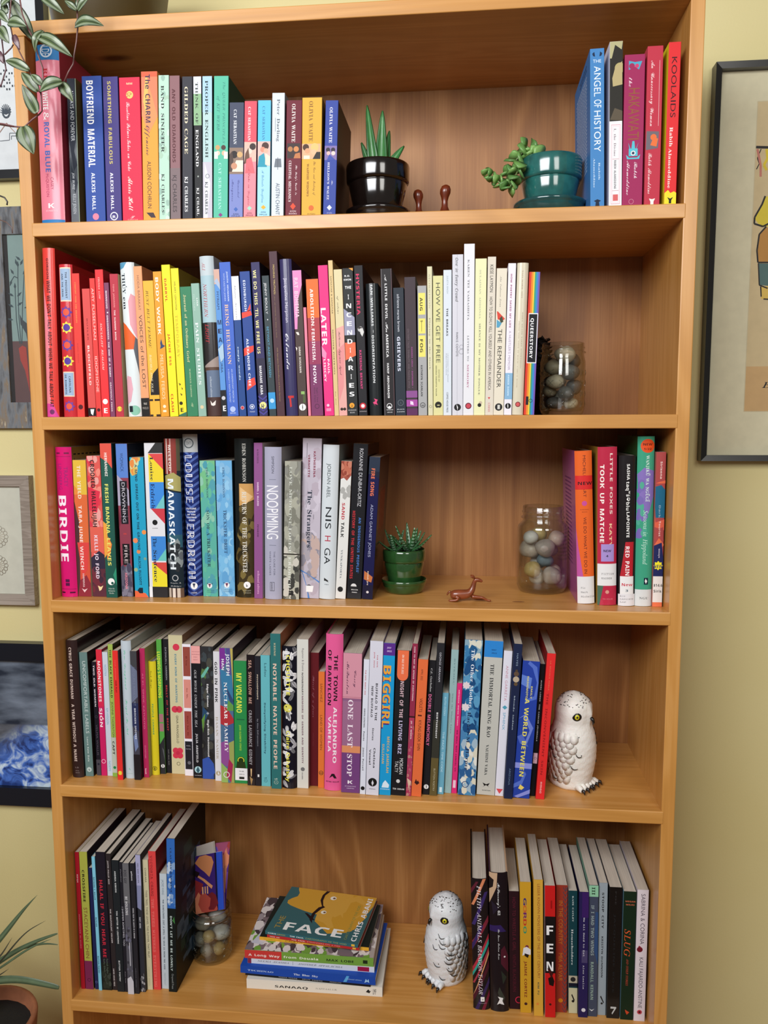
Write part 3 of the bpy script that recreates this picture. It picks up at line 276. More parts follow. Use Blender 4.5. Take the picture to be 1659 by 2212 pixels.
66:(29,(1121,1856,2756,3255,3554,3751,3744,3340,3039,3436,3532,3528,3426,2922,2221),(1941,2541,2942,3244,3347,3251,2752,2252),(1625,2625,3029,3132,2936,2737,1937)),67:(28,(2021,1624,1328,1234,1340,1546,1951,2455,3156,3656,4054,3850,3552,3152,2551,2146,1840,1734,1830,1927,2225,2624,2925,3326,3322,2921)),69:(25,(1121,1856,3656,3552,2252,1941,3241,3137,1937,1625,2925,2821)),74:(13,(112,216,516,917,1121,1856,2356,1521,1417,1214,912)),75:(27,(1121,1856,2356,1939,2242,3556,4056,2540,3421,2921,2238,1835,1521)),78:(34,(1121,1856,2356,3327,3427,3431,3537,3956,4356,3621,3221,2150,2047,2043,1940,1521)),79:(35,(2521,2021,1624,1328,1234,1442,1749,2354,3056,3555,3952,4248,4242,4134,3827,3322),(2524,3126,3430,3736,3843,3747,3650,3352,3052,2451,2047,1841,1734,1830,1927,2225)),82:(28,(1121,1856,2656,3255,3552,3747,3643,3540,3238,2836,3421,2921,2435,1835,1521),(1939,2739,3041,3243,3249,3051,2552,2252)),85:(33,(2421,1921,1523,1326,1335,1856,2256,1834,1732,1730,1926,2125,2424,2825,3229,3333,3856,4256,3733,3526,3122)),100:(28,(1821,1621,1323,1129,1236,1542,1946,2447,2846,3143,3146,3249,3458,3858,3021,2721,2726,2322),(2024,2325,2628,2833,2939,2842,2444,2143,1839,1635,1629,1725)),101:(24,(1721,1423,1226,1130,1236,1542,1946,2447,2847,3046,3144,3241,3037,2533,1732,1632,1630,1726,1924,2124,2926,2922,2521),(1636,2236,2638,2841,2743,2444,2042)),105:(12,(1951,1753,1856,2057,2156,2254,2152),(1021,1647,2047,1521)),110:(28,(1021,1647,1947,1942,2145,2447,2848,3147,3346,3444,3437,3021,2621,2937,3039,3041,2943,2744,2343,2039,1732,1521)),111:(27,(2121,1721,1423,1226,1131,1237,1542,1946,2447,2847,3145,3341,3437,3331,3126,2722),(2124,2526,2830,3038,2941,2743,2444,2042,1737,1630,1726)),114:(19,(1021,1647,1947,1942,2145,2447,3047,2943,2644,2242,1938,1733,1521)),118:(23,(1421,1147,1647,1733,1726,1824,2030,2233,2947,3447,2021)),119:(35,(1321,1247,1647,1625,1727,1830,1932,2647,3147,3233,3225,3429,3634,4147,4647,3421,2921,2835,2843,2639,2536,1821)),121:(23,(809,610,410,413,813,1114,1418,1521,1147,1647,1734,1831,1824,2030,2233,2947,3447,1717,1311,1110)),},
'c': {
38:(35,(2221,1821,1523,1226,1233,1436,1940,1644,1549,1552,1754,2056,2756,3054,3252,3246,3043,2540,3431,3734,3838,4238,4033,3728,4421,3921,3425,2922),(2342,2745,2849,2751,2453,2052,1949,2045),(2324,2825,3228,2237,1734,1630,1628,1826)),39:(11,(1343,1256,1756,1643)),50:(27,(1121,1126,1833,2239,2543,2548,2452,2253,1953,1851,1745,1346,1147,1149,1253,1655,2256,3054,3251,3348,3245,3041,1526,2726,2927,3130,3131,3431,3421)),54:(27,(2321,1722,1425,1328,1137,1244,1550,1955,2556,3055,3353,3451,3248,2847,2750,2752,2553,2252,2050,1946,1840,2142,2942,3240,3436,3427,3224,2821),(2524,2626,2732,2637,2539,2339,2038,1837,1831,2027,2124)),65:(36,(1320,821,725,828,1230,1429,1527,1526,1325,1225,1124,1024,1023,1122,1321,1823,2328,2230,2133,2337,2638,2938,3136,3743,4348,4851,5152,5252,5048,4437,3824,4428,4630,5234,5334,5132,4830,4627,4325,4123,3822,3722,3021,3123,2527,1922),(3429,4849,4144,3235),(2529,3035,2836,2635,2431),(3124,3229,3134,2628)),67:(34,(3021,2522,2225,2129,2133,1735,1539,1642,1845,2449,3151,3450,3350,2849,2346,2042,1938,1935,2234,2539,3547,4050,4451,4850,4948,4845,4541,3535,2933,2626,2723,3022,3423,3724,4027,4129,4032,3532,3330,3329,3227,3225,3027,3131,3433,3734,4133,4229,4126,3823,3421),(3034,3436,4242,4546,4649,4550,4249,3846)),68:(36,(2021,1522,1424,1525,1826,2525,3032,3236,3642,4147,3749,3350,2648,2346,2042,1836,1933,2132,2433,2735,3038,3144,3246,3344,3138,2733,2131,1732,1534,1438,1542,1946,2449,2851,3251,3850,4248,4549,4649,4548,4347,4643,4632,4327,3923,3621,3321,2722),(3322,3924,4330,4538,4443,4246,3731,3427,3023),(2022,2423,1825,1625,1524,1623,1822)),70:(35,(2633,2235,2138,2141,2344,3049,3451,4151,4450,4750,5049,5149,5250,5450,5349,5148,4946,4746,3849,3549,3048,2645,2342,2238,2336,2535,2736,2938,3141,3245,3246,3146,3247,3446,3443,3338,3035),(2221,1622,1424,1326,1529,1830,2030,2128,2026,1825,1724,1823,2222,2523,2825,3332,2629,2529,2731,3033,3334,3538,3842,4145,4346,4445,4139,4135,4335,4438,4640,4839,4838,4736,4434,4432,4329,4029,4131,4234,4033,3828,3424,2921),(4435,4636,4738,4638,4537)),71:(33,(2421,2122,1924,1926,2029,2330,2630,2728,2626,2325,2224,2422,2722,2923,3224,3632,3230,2931,2633,2533,2034,1737,1641,1745,2149,2751,2750,2650,2044,1939,2036,2434,2534,2438,2542,2846,3249,3651,4051,4350,4547,4444,4140,3637,2933,3032,3532,3934,4437,4436,4232,4027,3824,3421),(2935,3537,4244,4347,4349,4150,3949,3546,3343,3039)),72:(41,(1720,1321,1122,924,926,1029,1331,1630,1728,1626,1325,1224,1322,1922,2124,2531,2129,1929,2131,2633,3242,2639,2439,2341,2543,2645,2646,2344,2041,1739,1639,2346,2747,2946,3045,2941,3546,4049,4149,4047,3744,3540,3435,3736,4344,4949,5451,5750,5848,5745,5442,5039,4436,4131,4028,3924,4023,4424,4927,5331,5734,5834,5633,5531,5229,5026,4624,4422,3821,3522,3427,3429,3531,3634,3333,3028,2724,2221),(4538,5042,5345,5548,5450,5047)),73:(30,(2021,1422,1224,1126,1329,1631,1930,1928,1826,1625,1524,1623,1922,2222,2424,2830,2332,2237,2442,2846,3649,4251,4951,4850,4650,4448,3632,4034,4137,4237,4240,4339,4336,4133,3931,3630,3225,2622),(2931,3543,3947,4350,3447,2841,2635,2732)),75:(37,(3921,3622,3525,3629,3834,3835,3535,3536,3836,4138,4342,5150,5551,5651,5449,5046,4842,4438,4035,4233,4229,4125,4123,4729,5334,5434,4424,4122),(1620,1022,823,726,929,1230,1529,1526,1225,1124,1222,1822,2023,2226,2531,2837,3141,2638,2339,2342,2544,2545,2143,1840,1639,1539,1842,2144,2346,2846,2944,2740,3041,3343,3545,3948,4150,4149,3846,3743,3639,3331,2926,2623,2121)),76:(31,(1821,1422,1224,1326,1727,2425,2833,2433,2037,1940,2146,2750,3551,3751,3850,3750,3149,2746,2443,2339,2535,2934,3343,3949,4251,4551,4850,4947,4844,4540,4136,3634,3228,2723,3122,3423,3726,4129,4332,4634,4834,4127,3724,3422,3121,2622),(3635,4441,4644,4748,4550,4349,4146,3842),(1822,2122,2324,1726,1525,1424,1523)),77:(39,(1221,822,725,828,1030,1430,1528,1426,1225,1025,1024,1122,1222,1624,1827,2131,2841,3448,3851,3950,3130,3027,3536,4043,4548,4951,5051,5050,4742,4436,4231,4023,4324,4727,5131,5534,5734,5129,4423,3921,3622,3525,3527,3629,3732,4140,4444,4647,4243,3736,3432,2922,2721,2522,2426,2531,2938,3346,3041,2636,2230,1723,1521)),78:(32,(3220,3128,3134,3245,3042,2838,2531,2226,1923,1521,1221,822,626,729,1130,1329,1428,1326,924,1023,1222,1523,1825,2129,2943,3248,3651,3751,3746,3643,3635,3730,4037,4242,4344,4746,4846,4945,4844,4643,4341,4136,3932,3727,3823)),79:(27,(1821,1425,1329,1535,1840,2244,2748,3250,3851,4250,4347,4346,4245,4247,4149,3850,3549,3147,2844,2234,2029,1925,2023,2122,2624,3128,3535,3843,3844,3745,3444,3040,2837,2734,2428,2425,2225,2226,2329,2533,2738,3042,3445,3746,4045,4142,4037,3733,3328,2924,2521)),80:(33,(2121,1522,1324,1326,1429,1731,2030,2128,2026,1725,1624,1723,2022,2323,2625,3133,2932,2832,2731,2631,2632,2733,2934,3234,3743,4449,3950,3049,2647,2244,2041,1939,2036,2636,2939,3142,3244,3246,3347,3445,3339,2935,2434,1935,1838,1942,2346,2849,3451,3951,4650,4850,5151,5150,5050,4849,5046,5143,4939,4536,3834,3427,2822),(3935,4237,4541,4645,4648,4244)),81:(31,(1521,1221,1124,1326,1827,2526,3032,3337,3542,3646,3549,3350,2748,2043,1839,1736,1834,2033,2334,2637,2841,2946,3047,3046,3145,3142,3036,2633,2131,1732,1636,1640,2246,2649,3051,3751,4049,4247,4343,4138,3531,2725,3224,3726,4231,4734,4834,4633,4531,4229,4026,3422,2921,2323),(1522,2123,1625,1425,1323,1422)),82:(42,(2121,1522,1324,1326,1429,1831,2030,2128,2026,1926,1725,1624,1823,2122,2423,2826,3031,3437,3742,4147,4649,4150,3449,2847,2244,2041,1938,2035,2234,2636,2839,3142,3146,3247,3346,3345,3443,3238,2834,2333,1934,1737,1942,2346,3049,3551,4151,4850,5251,5350,5150,5447,5644,5541,5339,4536,4734,4729,4525,4524,4623,4624,4825,5633,5834,5934,5126,5024,4722,4421,4022,3925,4028,4231,4333,4335,4235,4136,4237,4637,4839,5042,5047,4849,4445,4139,3831,3325,2822)),83:(30,(1921,1322,1124,1126,1229,1531,1830,1928,1826,1626,1525,1425,1424,1523,1822,2123,2425,2833,2533,2235,2137,2040,2043,2245,2850,3151,3851,3950,3650,3149,2746,2543,2439,2535,2934,3241,4150,4651,4950,5047,4842,4338,3634,3227,2622),(3735,4138,4441,4645,4748,4749,4550,4349,4146)),84:(30,(2434,2035,1938,2144,2849,3251,3751,4250,5150,4847,4646,4048,3449,2948,2545,2242,2138,2136,2335,2636,3042,3145,3046,3047,3247,3345,3342,3238,2935),(1721,1422,1224,1226,1329,1731,1930,2028,1926,1726,1524,1723,2022,2523,2927,3233,3439,3743,4246,4245,4143,4039,3936,3628,3425,2621)),85:(43,(3221,2822,2725,2829,3033,3235,3337,3641,3744,3846,3749,3450,3049,2546,2142,1939,1836,1933,2132,2333,2535,2738,2942,2947,3145,3241,3036,2732,2231,1832,1736,1840,2144,2547,3050,3451,3851,4247,4344,4240,3935,3123,3322,3624,4029,4638,5249,5950,4831,4628,4526,4423,4522,4824,5430,6034,6134,5933,5831,5629,5327,5024,4421,4122,4024,4026,3622)),86:(29,(2321,2221,2529,2737,3144,2741,2440,2241,2142,2345,2447,2247,1844,1742,1540,1441,1946,2248,2449,2748,2744,2542,3548,3851,3950,3850,3849,3545,3440,3233,3029,2624,3431,4141,4446,4649,4951,5051,5050,4950,4949,4849,4545,4140,3632,3227,2823)),87:(45,(2121,1921,2325,2528,2933,3237,3442,3546,3449,3250,2749,2346,1942,1739,1636,1734,1933,2134,2436,2639,2845,2847,2946,3042,2937,2533,2031,1632,1536,1639,1843,2146,2549,2951,3651,4047,4144,4040,3735,2826,3834,4845,5451,5551,5550,5448,5345,5142,5037,4732,4628,5236,5943,6245,6345,5538,4827,4522,4321,4123,4027,4132,4539,3529,3126,2624)),97:(26,(2421,2222,2124,1822,1521,1222,1025,1129,1432,1835,2236,2535,2634,2736,3236,2827,2725,2624,2723,2824,3025,3126,3225,2822),(1622,1924,2329,2533,2335,2134,1931,1729,1625,1523,1522)),98:(23,(3127,2825,2524,2424,2022,1621,1322,1224,1227,1531,1330,1229,1130,1533,1635,2549,3149,2132,1930,1827,1725,1624,1822,2023,2325,2229,2332,2535,2736,2935,2933,2829,2526,2826,3028),(2426,2729,2731,2633,2532,2430)),99:(19,(1621,1222,1026,1229,1533,1835,2236,2535,2733,2631,2430,2232,2434,2234,1828,1626,1623,1722,2325,2426,2525,2022)),100:(29,(1521,1222,1025,1129,1433,1835,2336,2535,2634,3549,4149,2828,2725,2623,2722,3226,3325,2922,2521,2322,2224,1822),(1722,1923,2125,2429,2533,2534,2435,2234,2032,1829,1627,1523)),101:(20,(1621,1222,1026,1129,1432,1835,2236,2535,2633,2530,2128,1626,1523,1722,2123,2526,2625,2122),(1627,2028,2230,2333,2234,2033,1831)),102:(26,(2425,2122,1921,1621,808,207,1123,1126,1326,1732,1531,1329,1330,1734,1937,2241,2848,3050,3550,3647,3543,3038,2333,1622,1722,2023,2326),(2335,3141,3344,3348,3249,2845)),103:(25,(3225,2421,1710,1308,1007,608,510,816,1821,1923,1521,1122,1025,1129,1432,1835,2236,2535,2634,2736,3336,2523,2824,3126),(1622,1823,2126,2329,2433,2335,1931,1525,1423),(908,1311,1514,1719,1015,813,809)),104:(27,(3425,3224,3022,2621,2422,2325,2327,2630,2934,2834,2533,2230,2026,1621,1021,1531,1329,1230,1836,2041,2549,3149,2130,2535,2936,3235,3232,3129,2723,2822,2923,3326)),105:(17,(2039,2041,2143,2543,2541,2439),(2325,2023,1821,1221,1227,1532,1430,1329,1230,1735,2436,1927,1723,1722,1923,2226)),107:(26,(1021,1531,1329,1230,1634,1837,2041,2549,3149,1621),(2521,2321,2223,2225,2327,2428,2429,2229,2130,2231,2431,2835,3036,3235,3334,3332,3131,2932,2934,2832,2630,2829,2927,2825,2824,2925,3126,3225,2822)),108:(20,(2425,2022,1621,1322,1224,1430,1329,1230,1533,1837,2549,3149,2030,1826,1723,1822,1923,2326)),109:(39,(921,1529,1632,1532,1329,1230,1634,2036,2135,2233,2130,2635,2936,3135,3233,3230,3635,4036,4235,4332,4228,4025,3923,3922,4123,4426,4525,4223,4122,3921,3821,3522,3425,3427,3831,3934,3531,3227,2721,2021,2427,2731,2833,2834,2331,1621)),110:(28,(921,1529,1632,1532,1329,1230,1634,2036,2135,2233,2130,2635,2936,3235,3332,3230,3127,2925,2823,2822,3023,3326,3425,3223,2821,2721,2422,2325,2427,2630,2934,2431,2127,1621)),111:(22,(1621,1222,1026,1129,1432,1835,2336,2635,2731,2728,2425,2827,2826,2524,2223,1921),(1722,1923,1924,2025,2226,2430,2533,2434,2133,1931,1828,1625,1623)),112:(26,(1230,1533,1736,1940,2347,2947,2133,2435,2736,2935,3032,2929,2725,2523,2622,2823,3126,3225,2822,2521,2222,2125,2228,2531,2734,2634,2433,2030,1725,808,207,1531,1430,1229)),113:(25,(1706,1408,1311,1517,1822,1521,1122,1025,1129,1432,1835,2236,2435,2534,2636,3236,2014,1809,1908,2109,2413,2518,2422,3026,3125,2923,2621,2618,2512,2208),(1522,1925,2432,2433,2334,2133,1931,1525)),114:(20,(2625,2323,2121,1921,1522,1424,1527,1730,2033,1633,1531,1329,1230,1332,1533,1637,1737,1735,1935,2234,2433,2430,2328,2025,1923,2022,2223,2526)),115:(17,(2426,2023,1721,1421,1022,924,1026,1326,1424,1323,1223,1322,1625,1728,1733,1632,1431,1229,1230,1937,2037,1936,1934,2228,2125,2327)),116:(21,(1230,1533,1939,2448,3148,2742,3042,3041,2641,2335,1929,1623,1722,1923,2326,2425,1922,1521,1322,1224,1226,1532,1229)),117:(29,(3525,3122,2721,2422,2324,2325,1922,1521,1322,1224,1227,1531,1330,1229,1230,1433,1735,2436,1927,1724,1823,2227,2835,3536,2926,2823,2923,3426)),118:(23,(1721,1322,1225,1531,1532,1330,1231,1635,1836,1936,2035,2133,2031,2029,1927,1726,1725,1624,1623,1722,2023,2325,2326,2229,2332,2535,2736,2935,3033,2929,2626,2826,3028,3127,2825,2524,2122),(2526,2729,2832,2733,2532,2430,2427)),119:(37,(1721,1322,1225,1328,1530,1632,1532,1330,1231,1433,1735,1836,2536,1926,1723,1822,2023,2226,2529,2732,2936,3636,3127,3024,3023,3122,3423,3725,3626,3629,3732,3935,4136,4335,4329,4026,4226,4428,4527,4225,3924,3522,3021,2622,2426,2223,2022),(3826,4129,4232,4133,3932,3830,3729,3827)),120:(22,(1230,1432,1534,1936,2134,2129,2334,2636,2835,2832,2532,2433,2229,2124,2223,2726,2825,2422,2121,1823,1627,1322,1021,921,823,924,1125,1225,1323,1526,1629,1731,1632,1532,1430,1329)),121:(28,(3425,2721,2214,1909,1507,1206,808,710,813,1015,1820,2121,2325,2022,1721,1422,1324,1530,1632,1531,1330,1329,1230,1332,1534,1735,1836,2036,2235,2233,2129,1925,1824,1822,2226,2530,2935,3536,2823,3125,3326),(1308,1714,2019,1215,1012,1008)),},
'i': {
46:(13,(1520,1321,1224,1326,1527,1826,1821)),47:(18,(921,2256,2756,1421)),48:(27,(1921,1325,1229,1138,1248,1351,1654,1955,2356,2954,3251,3348,3438,3329,3225,2621),(2324,2525,2628,2738,2649,2552,2353,2052,1949,1838,1928,2025)),49:(27,(1421,1424,1924,2027,2051,1747,1446,1247,1149,1451,1853,2256,2756,2727,2824,3424,3421)),50:(27,(1121,1126,1833,2239,2543,2548,2452,2253,1953,1851,1745,1346,1147,1149,1253,1655,2256,3054,3251,3348,3245,3041,1526,2726,2927,3130,3131,3431,3421)),56:(27,(2221,1622,1225,1030,1133,1235,1838,1342,1247,1351,1655,2356,2755,3054,3251,3348,3345,3143,2740,3335,3433,3530,3426,3123,2721),(2441,2644,2748,2552,2253,1952,1848,2044),(2223,2524,2625,2829,2633,2137,1834,1730,1825)),65:(33,(321,322,623,925,1734,3555,3655,3425,3523,3922,3821,2521,2522,2923,3027,3032,1732,1427,1124,1222,1522,1421),(1934,3034,3047)),66:(32,(721,722,1023,1226,1849,1853,1553,1554,3454,3751,3947,3742,3039,3536,3631,3628,3426,2922,2121),(2740,3142,3344,3348,3251,2753,2553,2351,2347,2140),(2022,2523,2825,3028,3132,3035,2937,2338,2138,2037,1726,1723)),67:(34,(2520,1722,1524,1327,1134,1241,1647,2252,2754,3255,3954,4054,4255,4355,4145,4045,4046,3852,3653,3354,2752,2248,1841,1734,1729,1925,2223,2622,3224,3828,3928,3222)),68:(37,(621,722,1023,1226,1849,1853,1553,1554,2854,3653,3951,4248,4345,4341,4233,3727,3023,2121),(2123,2824,3428,3735,3842,3747,3550,3252,2753,2553,2349,1727,1725,1823)),69:(33,(721,722,1023,1226,1849,1853,1553,1554,4154,3947,3847,3851,3652,3153,2553,2452,2350,2040,2540,3041,3244,3344,3033,2933,2937,2738,2038,1727,1723,2923,3426,3730,3830,3421)),70:(29,(721,722,1022,1226,1849,1951,1853,1553,1554,3954,3847,3747,3652,3153,2753,2552,2451,2348,2140,2840,3041,3244,3344,3032,2932,2935,2837,2438,2038,1726,1724,1822,2122,2121)),71:(39,(2720,1822,1524,1130,1134,1241,1647,2252,2754,3355,3954,4153,4453,4555,4655,4445,4345,4248,4051,3753,3354,2953,2551,2147,1943,1738,1729,1925,2323,2722,3223,3426,3632,3633,3734,3636,3236,3237,4637,4636,4336,4235,4133,4131,3924,3321)),72:(37,(721,722,922,1124,1226,1849,1853,1553,1554,2854,2853,2553,2349,2142,2140,3640,3641,3949,3951,3853,3553,3654,4954,4953,4553,4349,3727,3724,3823,4122,4021,2721,2722,3022,3124,3326,3536,3538,2038,2037,1727,1725,1624,1723,2022,2021)),73:(18,(721,722,1022,1226,1849,1951,1853,1553,1554,2954,2953,2553,2349,1727,1724,1823,2122,2021)),74:(18,(1120,721,525,626,827,1027,1023,1122,1323,1324,1427,2048,2051,1953,1653,1654,3054,3053,2753,2550,2031,1826,1623,1421)),75:(33,(721,722,922,1124,1226,1849,1853,1553,1554,2854,2853,2553,2349,2140,2039,2139,3349,3652,3553,3353,3354,4454,4052,3346,2540,3526,3723,4122,4021,2621,2622,2922,3024,2925,2827,2137,2038,2037,1726,1722,2122,2021)),76:(32,(721,822,1123,1326,1949,1951,1853,1653,1654,2954,2653,2449,1828,1726,1725,1823,3023,3426,3830,3930,3521)),77:(42,(621,722,922,1124,1226,1849,1951,1853,1553,1554,2454,2829,4554,5454,5453,5053,4849,4227,4224,4323,4622,4521,3221,3222,3522,3624,3827,4449,2521,2421,2049,1528,1424,1523,1722,1721)),78:(36,(3320,2048,1427,1424,1522,1822,1821,721,722,1023,1226,1849,1850,1950,1853,1553,1554,2254,3429,4048,4051,3953,3653,3754,4854,4753,4553,4352,4249,3420)),79:(37,(2320,1722,1226,1133,1239,1545,2050,2654,3255,3954,4349,4543,4437,3827,3323,2921),(2322,2823,3327,3632,3838,3945,3949,3553,3254,2752,2248,1842,1736,1631,1727,1824,2022)),80:(29,(721,722,1023,1226,1849,1853,1553,1554,3454,3751,3847,3742,3238,2537,2037,2036,1726,1724,1822,2122,2121),(2338,2739,3041,3244,3347,3350,3152,2753,2453,2350,2140,2039,2139)),81:(37,(3012,2712,1914,1714,1112,1013,1921,1622,1325,1128,1133,1239,1546,2051,2654,3255,3854,4349,4443,4438,3828,3424,2821,2320,2120,1818,2118,2417,2816,3415,3716,4119,4218,3613),(2322,2723,3125,3429,3839,3945,3849,3751,3553,3254,2652,2248,1842,1736,1631,1627,1824,2022)),82:(32,(721,722,1023,1226,1849,1853,1553,1554,3454,3753,3950,3947,3843,3540,3038,3427,3623,3922,3921,3221,2537,2237,2038,1727,1722,2122,2021),(2439,2840,3141,3344,3447,3251,2753,2553,2452,2350,2039)),83:(27,(2020,1322,1222,1020,920,1131,1232,1227,1424,1622,1922,2323,2525,2629,2531,2434,1642,1546,1751,2054,2555,2955,3154,3254,3355,3455,3345,3245,3249,3052,2654,2252,2048,2145,2342,2640,3034,3130,2925,2622)),84:(30,(1321,1322,1622,1824,1927,2551,2652,2453,2353,1852,1550,1346,1246,1454,4254,4146,4046,4048,3952,3453,3253,3051,2428,2324,2422,2822,2821)),85:(35,(2320,1921,1623,1326,1329,1434,1849,1851,1753,1454,2854,2452,2248,1935,1829,1826,1924,2223,2523,2924,3327,3634,3947,4051,3953,3654,4654,4453,4351,4250,4147,3733,3425,3021)),86:(31,(1520,1649,1553,1253,1254,2554,2253,2149,2028,3748,3952,3853,3653,3654,4654,4653,4352,4049,1620)),87:(43,(1520,1649,1553,1254,2554,2253,2149,2029,3247,3249,3153,2954,4154,3752,3748,3630,4848,5052,4953,4754,5754,5452,5148,3220,3120,3243,1620)),89:(30,(1221,1322,1622,1723,2135,1747,1551,1353,1053,1054,2554,2453,2153,2149,2538,3347,3550,3652,3553,3253,3254,4454,4453,4152,3749,2636,2326,2324,2422,2822,2721)),90:(33,(821,822,3453,2553,2052,1750,1546,1446,1654,4254,1523,2923,3224,3526,3830,3930,3621)),97:(25,(1320,1022,926,1034,1541,1943,2244,2543,2641,2643,3043,2627,2524,2624,2927,3026,2622,2320,2221,2123,2329,1823,1521),(1523,1724,2027,2435,2540,2442,2243,2042,1840,1434,1330,1324)),98:(25,(1520,1021,924,925,1550,1652,1554,1354,1355,1855,2056,2156,1639,2043,2444,2743,2942,3140,3137,3031,2626,2122),(1922,2124,2530,2736,2640,2241,2041,1839,1533,1326,1322)),99:(21,(1620,1321,925,929,1034,1238,1642,2043,2344,2743,2840,2838,2637,2438,2441,2541,2542,2343,2142,1840,1535,1329,1424,1823,2224,2527,2626,2122)),100:(26,(1320,1022,826,931,1237,1641,1943,2344,2543,2642,2951,2952,2754,2654,2655,3155,3356,3456,3455,2627,2624,2723,3127,3226,2822,2520,2321,2223,2429,1923,1621),(1623,1824,2127,2331,2536,2640,2542,2343,2142,1940,1434,1327,1324)),101:(21,(1521,1321,1022,925,928,1033,1238,1641,2043,2344,2643,2840,2737,2435,2033,1331,1328,1424,1823,2124,2527,2626,2122),(1432,1833,2135,2338,2441,2342,2242,1941,1638)),102:(14,(610,311,213,415,613,612,512,611,813,1019,1441,941,1043,1443,1546,1650,2155,2556,2855,2953,2851,2750,2551,2554,2455,2153,2049,1843,2443,2441,1841,1632,1422,1115,911)),103:(21,(1410,1010,812,613,516,719,1223,925,1127,1330,1132,1035,1139,1543,2044,2443,2742,3042,3040,2740,2738,2533,2230,1729,1529,1327,1426,1725,2521,2518,2414,2011),(1730,2031,2235,2339,2242,2043,1742,1538,1434,1531),(1411,2013,2217,2119,1820,1621,1322,920,816,1013)),104:(29,(3121,2822,2725,2732,2937,2944,2744,2443,2141,1833,1521,1121,1751,1853,1755,1456,1458,2358,2149,1941,2041,2446,2947,3346,3442,3440,3337,3231,3128,3126,3224,3324,3625,3723,3421)),105:(13,(1849,1650,1552,1654,2054,2050),(1120,1021,923,925,1027,1338,1341,1042,1043,1643,1844,1842,1427,1325,1423,1827,1926,1522)),107:(24,(2520,2222,2126,1833,1530,1221,821,1651,1752,1654,1354,1455,1755,1956,2256,2155,1532,2338,2641,2342,2443,3343,3342,3041,2135,2426,2524,2924,3127,3126,2822)),108:(12,(1120,1021,923,925,1028,1651,1654,1354,1355,1655,1956,2156,2155,1327,1325,1423,1827,1926,1522)),109:(40,(3820,3721,3623,3727,4037,4040,3941,3640,3236,2931,2521,2221,2636,2740,2541,2340,2038,1734,1530,1426,1221,821,1336,1341,1042,1043,1643,1744,1844,1842,1634,2241,2844,3043,3141,3034,3641,4144,4343,4441,4439,4337,4026,4025,4124,4324,4426,4527,4626,4222)),110:(26,(2520,2321,2323,2531,2639,2541,2340,2038,1835,1631,1221,821,1337,1341,1142,1042,1443,1643,1844,1944,1943,1634,2341,2844,3043,3141,3139,3037,2727,2725,2823,2924,3128,3227,2922)),111:(25,(1720,1321,925,928,1034,1339,1842,2444,2743,2942,3139,3236,3131,2826,2423,2021),(1722,2123,2427,2632,2737,2641,2343,2142,1940,1534,1327,1423)),112:(25,(210,211,512,715,1338,1341,1042,1343,1643,1844,1843,1739,2143,2544,2843,3042,3137,3031,2726,2222,1620,1321,1115,1113,1211,1511,1410),(1622,2023,2427,2632,2737,2641,2342,2141,1939,1633,1426,1425,1324,1422)),114:(16,(821,1236,1340,1241,1041,1042,1343,1543,1844,1843,1534,2041,2444,2543,2641,2539,2338,2140,1632,1221)),115:(18,(1520,1121,721,829,929,1123,1222,1422,1723,1826,1434,1236,1238,1442,1844,2143,2343,2444,2544,2436,2336,2241,1843,1642,1640,1736,1934,2130,2227,2124,1821)),116:(13,(1120,1021,923,925,1441,1041,1142,1545,1949,2049,1843,2243,2241,1841,1427,1324,1423,1827,1926,1522)),117:(26,(1220,1021,924,1026,1029,1337,1340,1241,1042,1043,1543,1844,1842,1429,1326,1325,1523,1825,2229,2843,3243,2728,2724,2823,3227,3226,2922,2520,2321,2327,2532,1823,1521)),118:(21,(1320,1333,1238,1240,942,943,1343,1444,1544,1641,1635,1725,2129,2433,2638,2639,2540,2442,2644,2843,2941,2735,2027,1420)),119:(32,(1220,1238,1140,942,943,1343,1444,1544,1641,1628,2644,2744,2926,3230,3635,3738,3542,3744,3943,3941,3836,3429,2620,2437,1320)),121:(19,(610,411,312,413,614,714,813,1116,1521,1234,1237,1041,742,743,1143,1344,1540,1634,1825,2131,2334,2538,2340,2242,2444,2643,2741,2637,2432,2228,1924,1519,1214,911)),},
'o': {
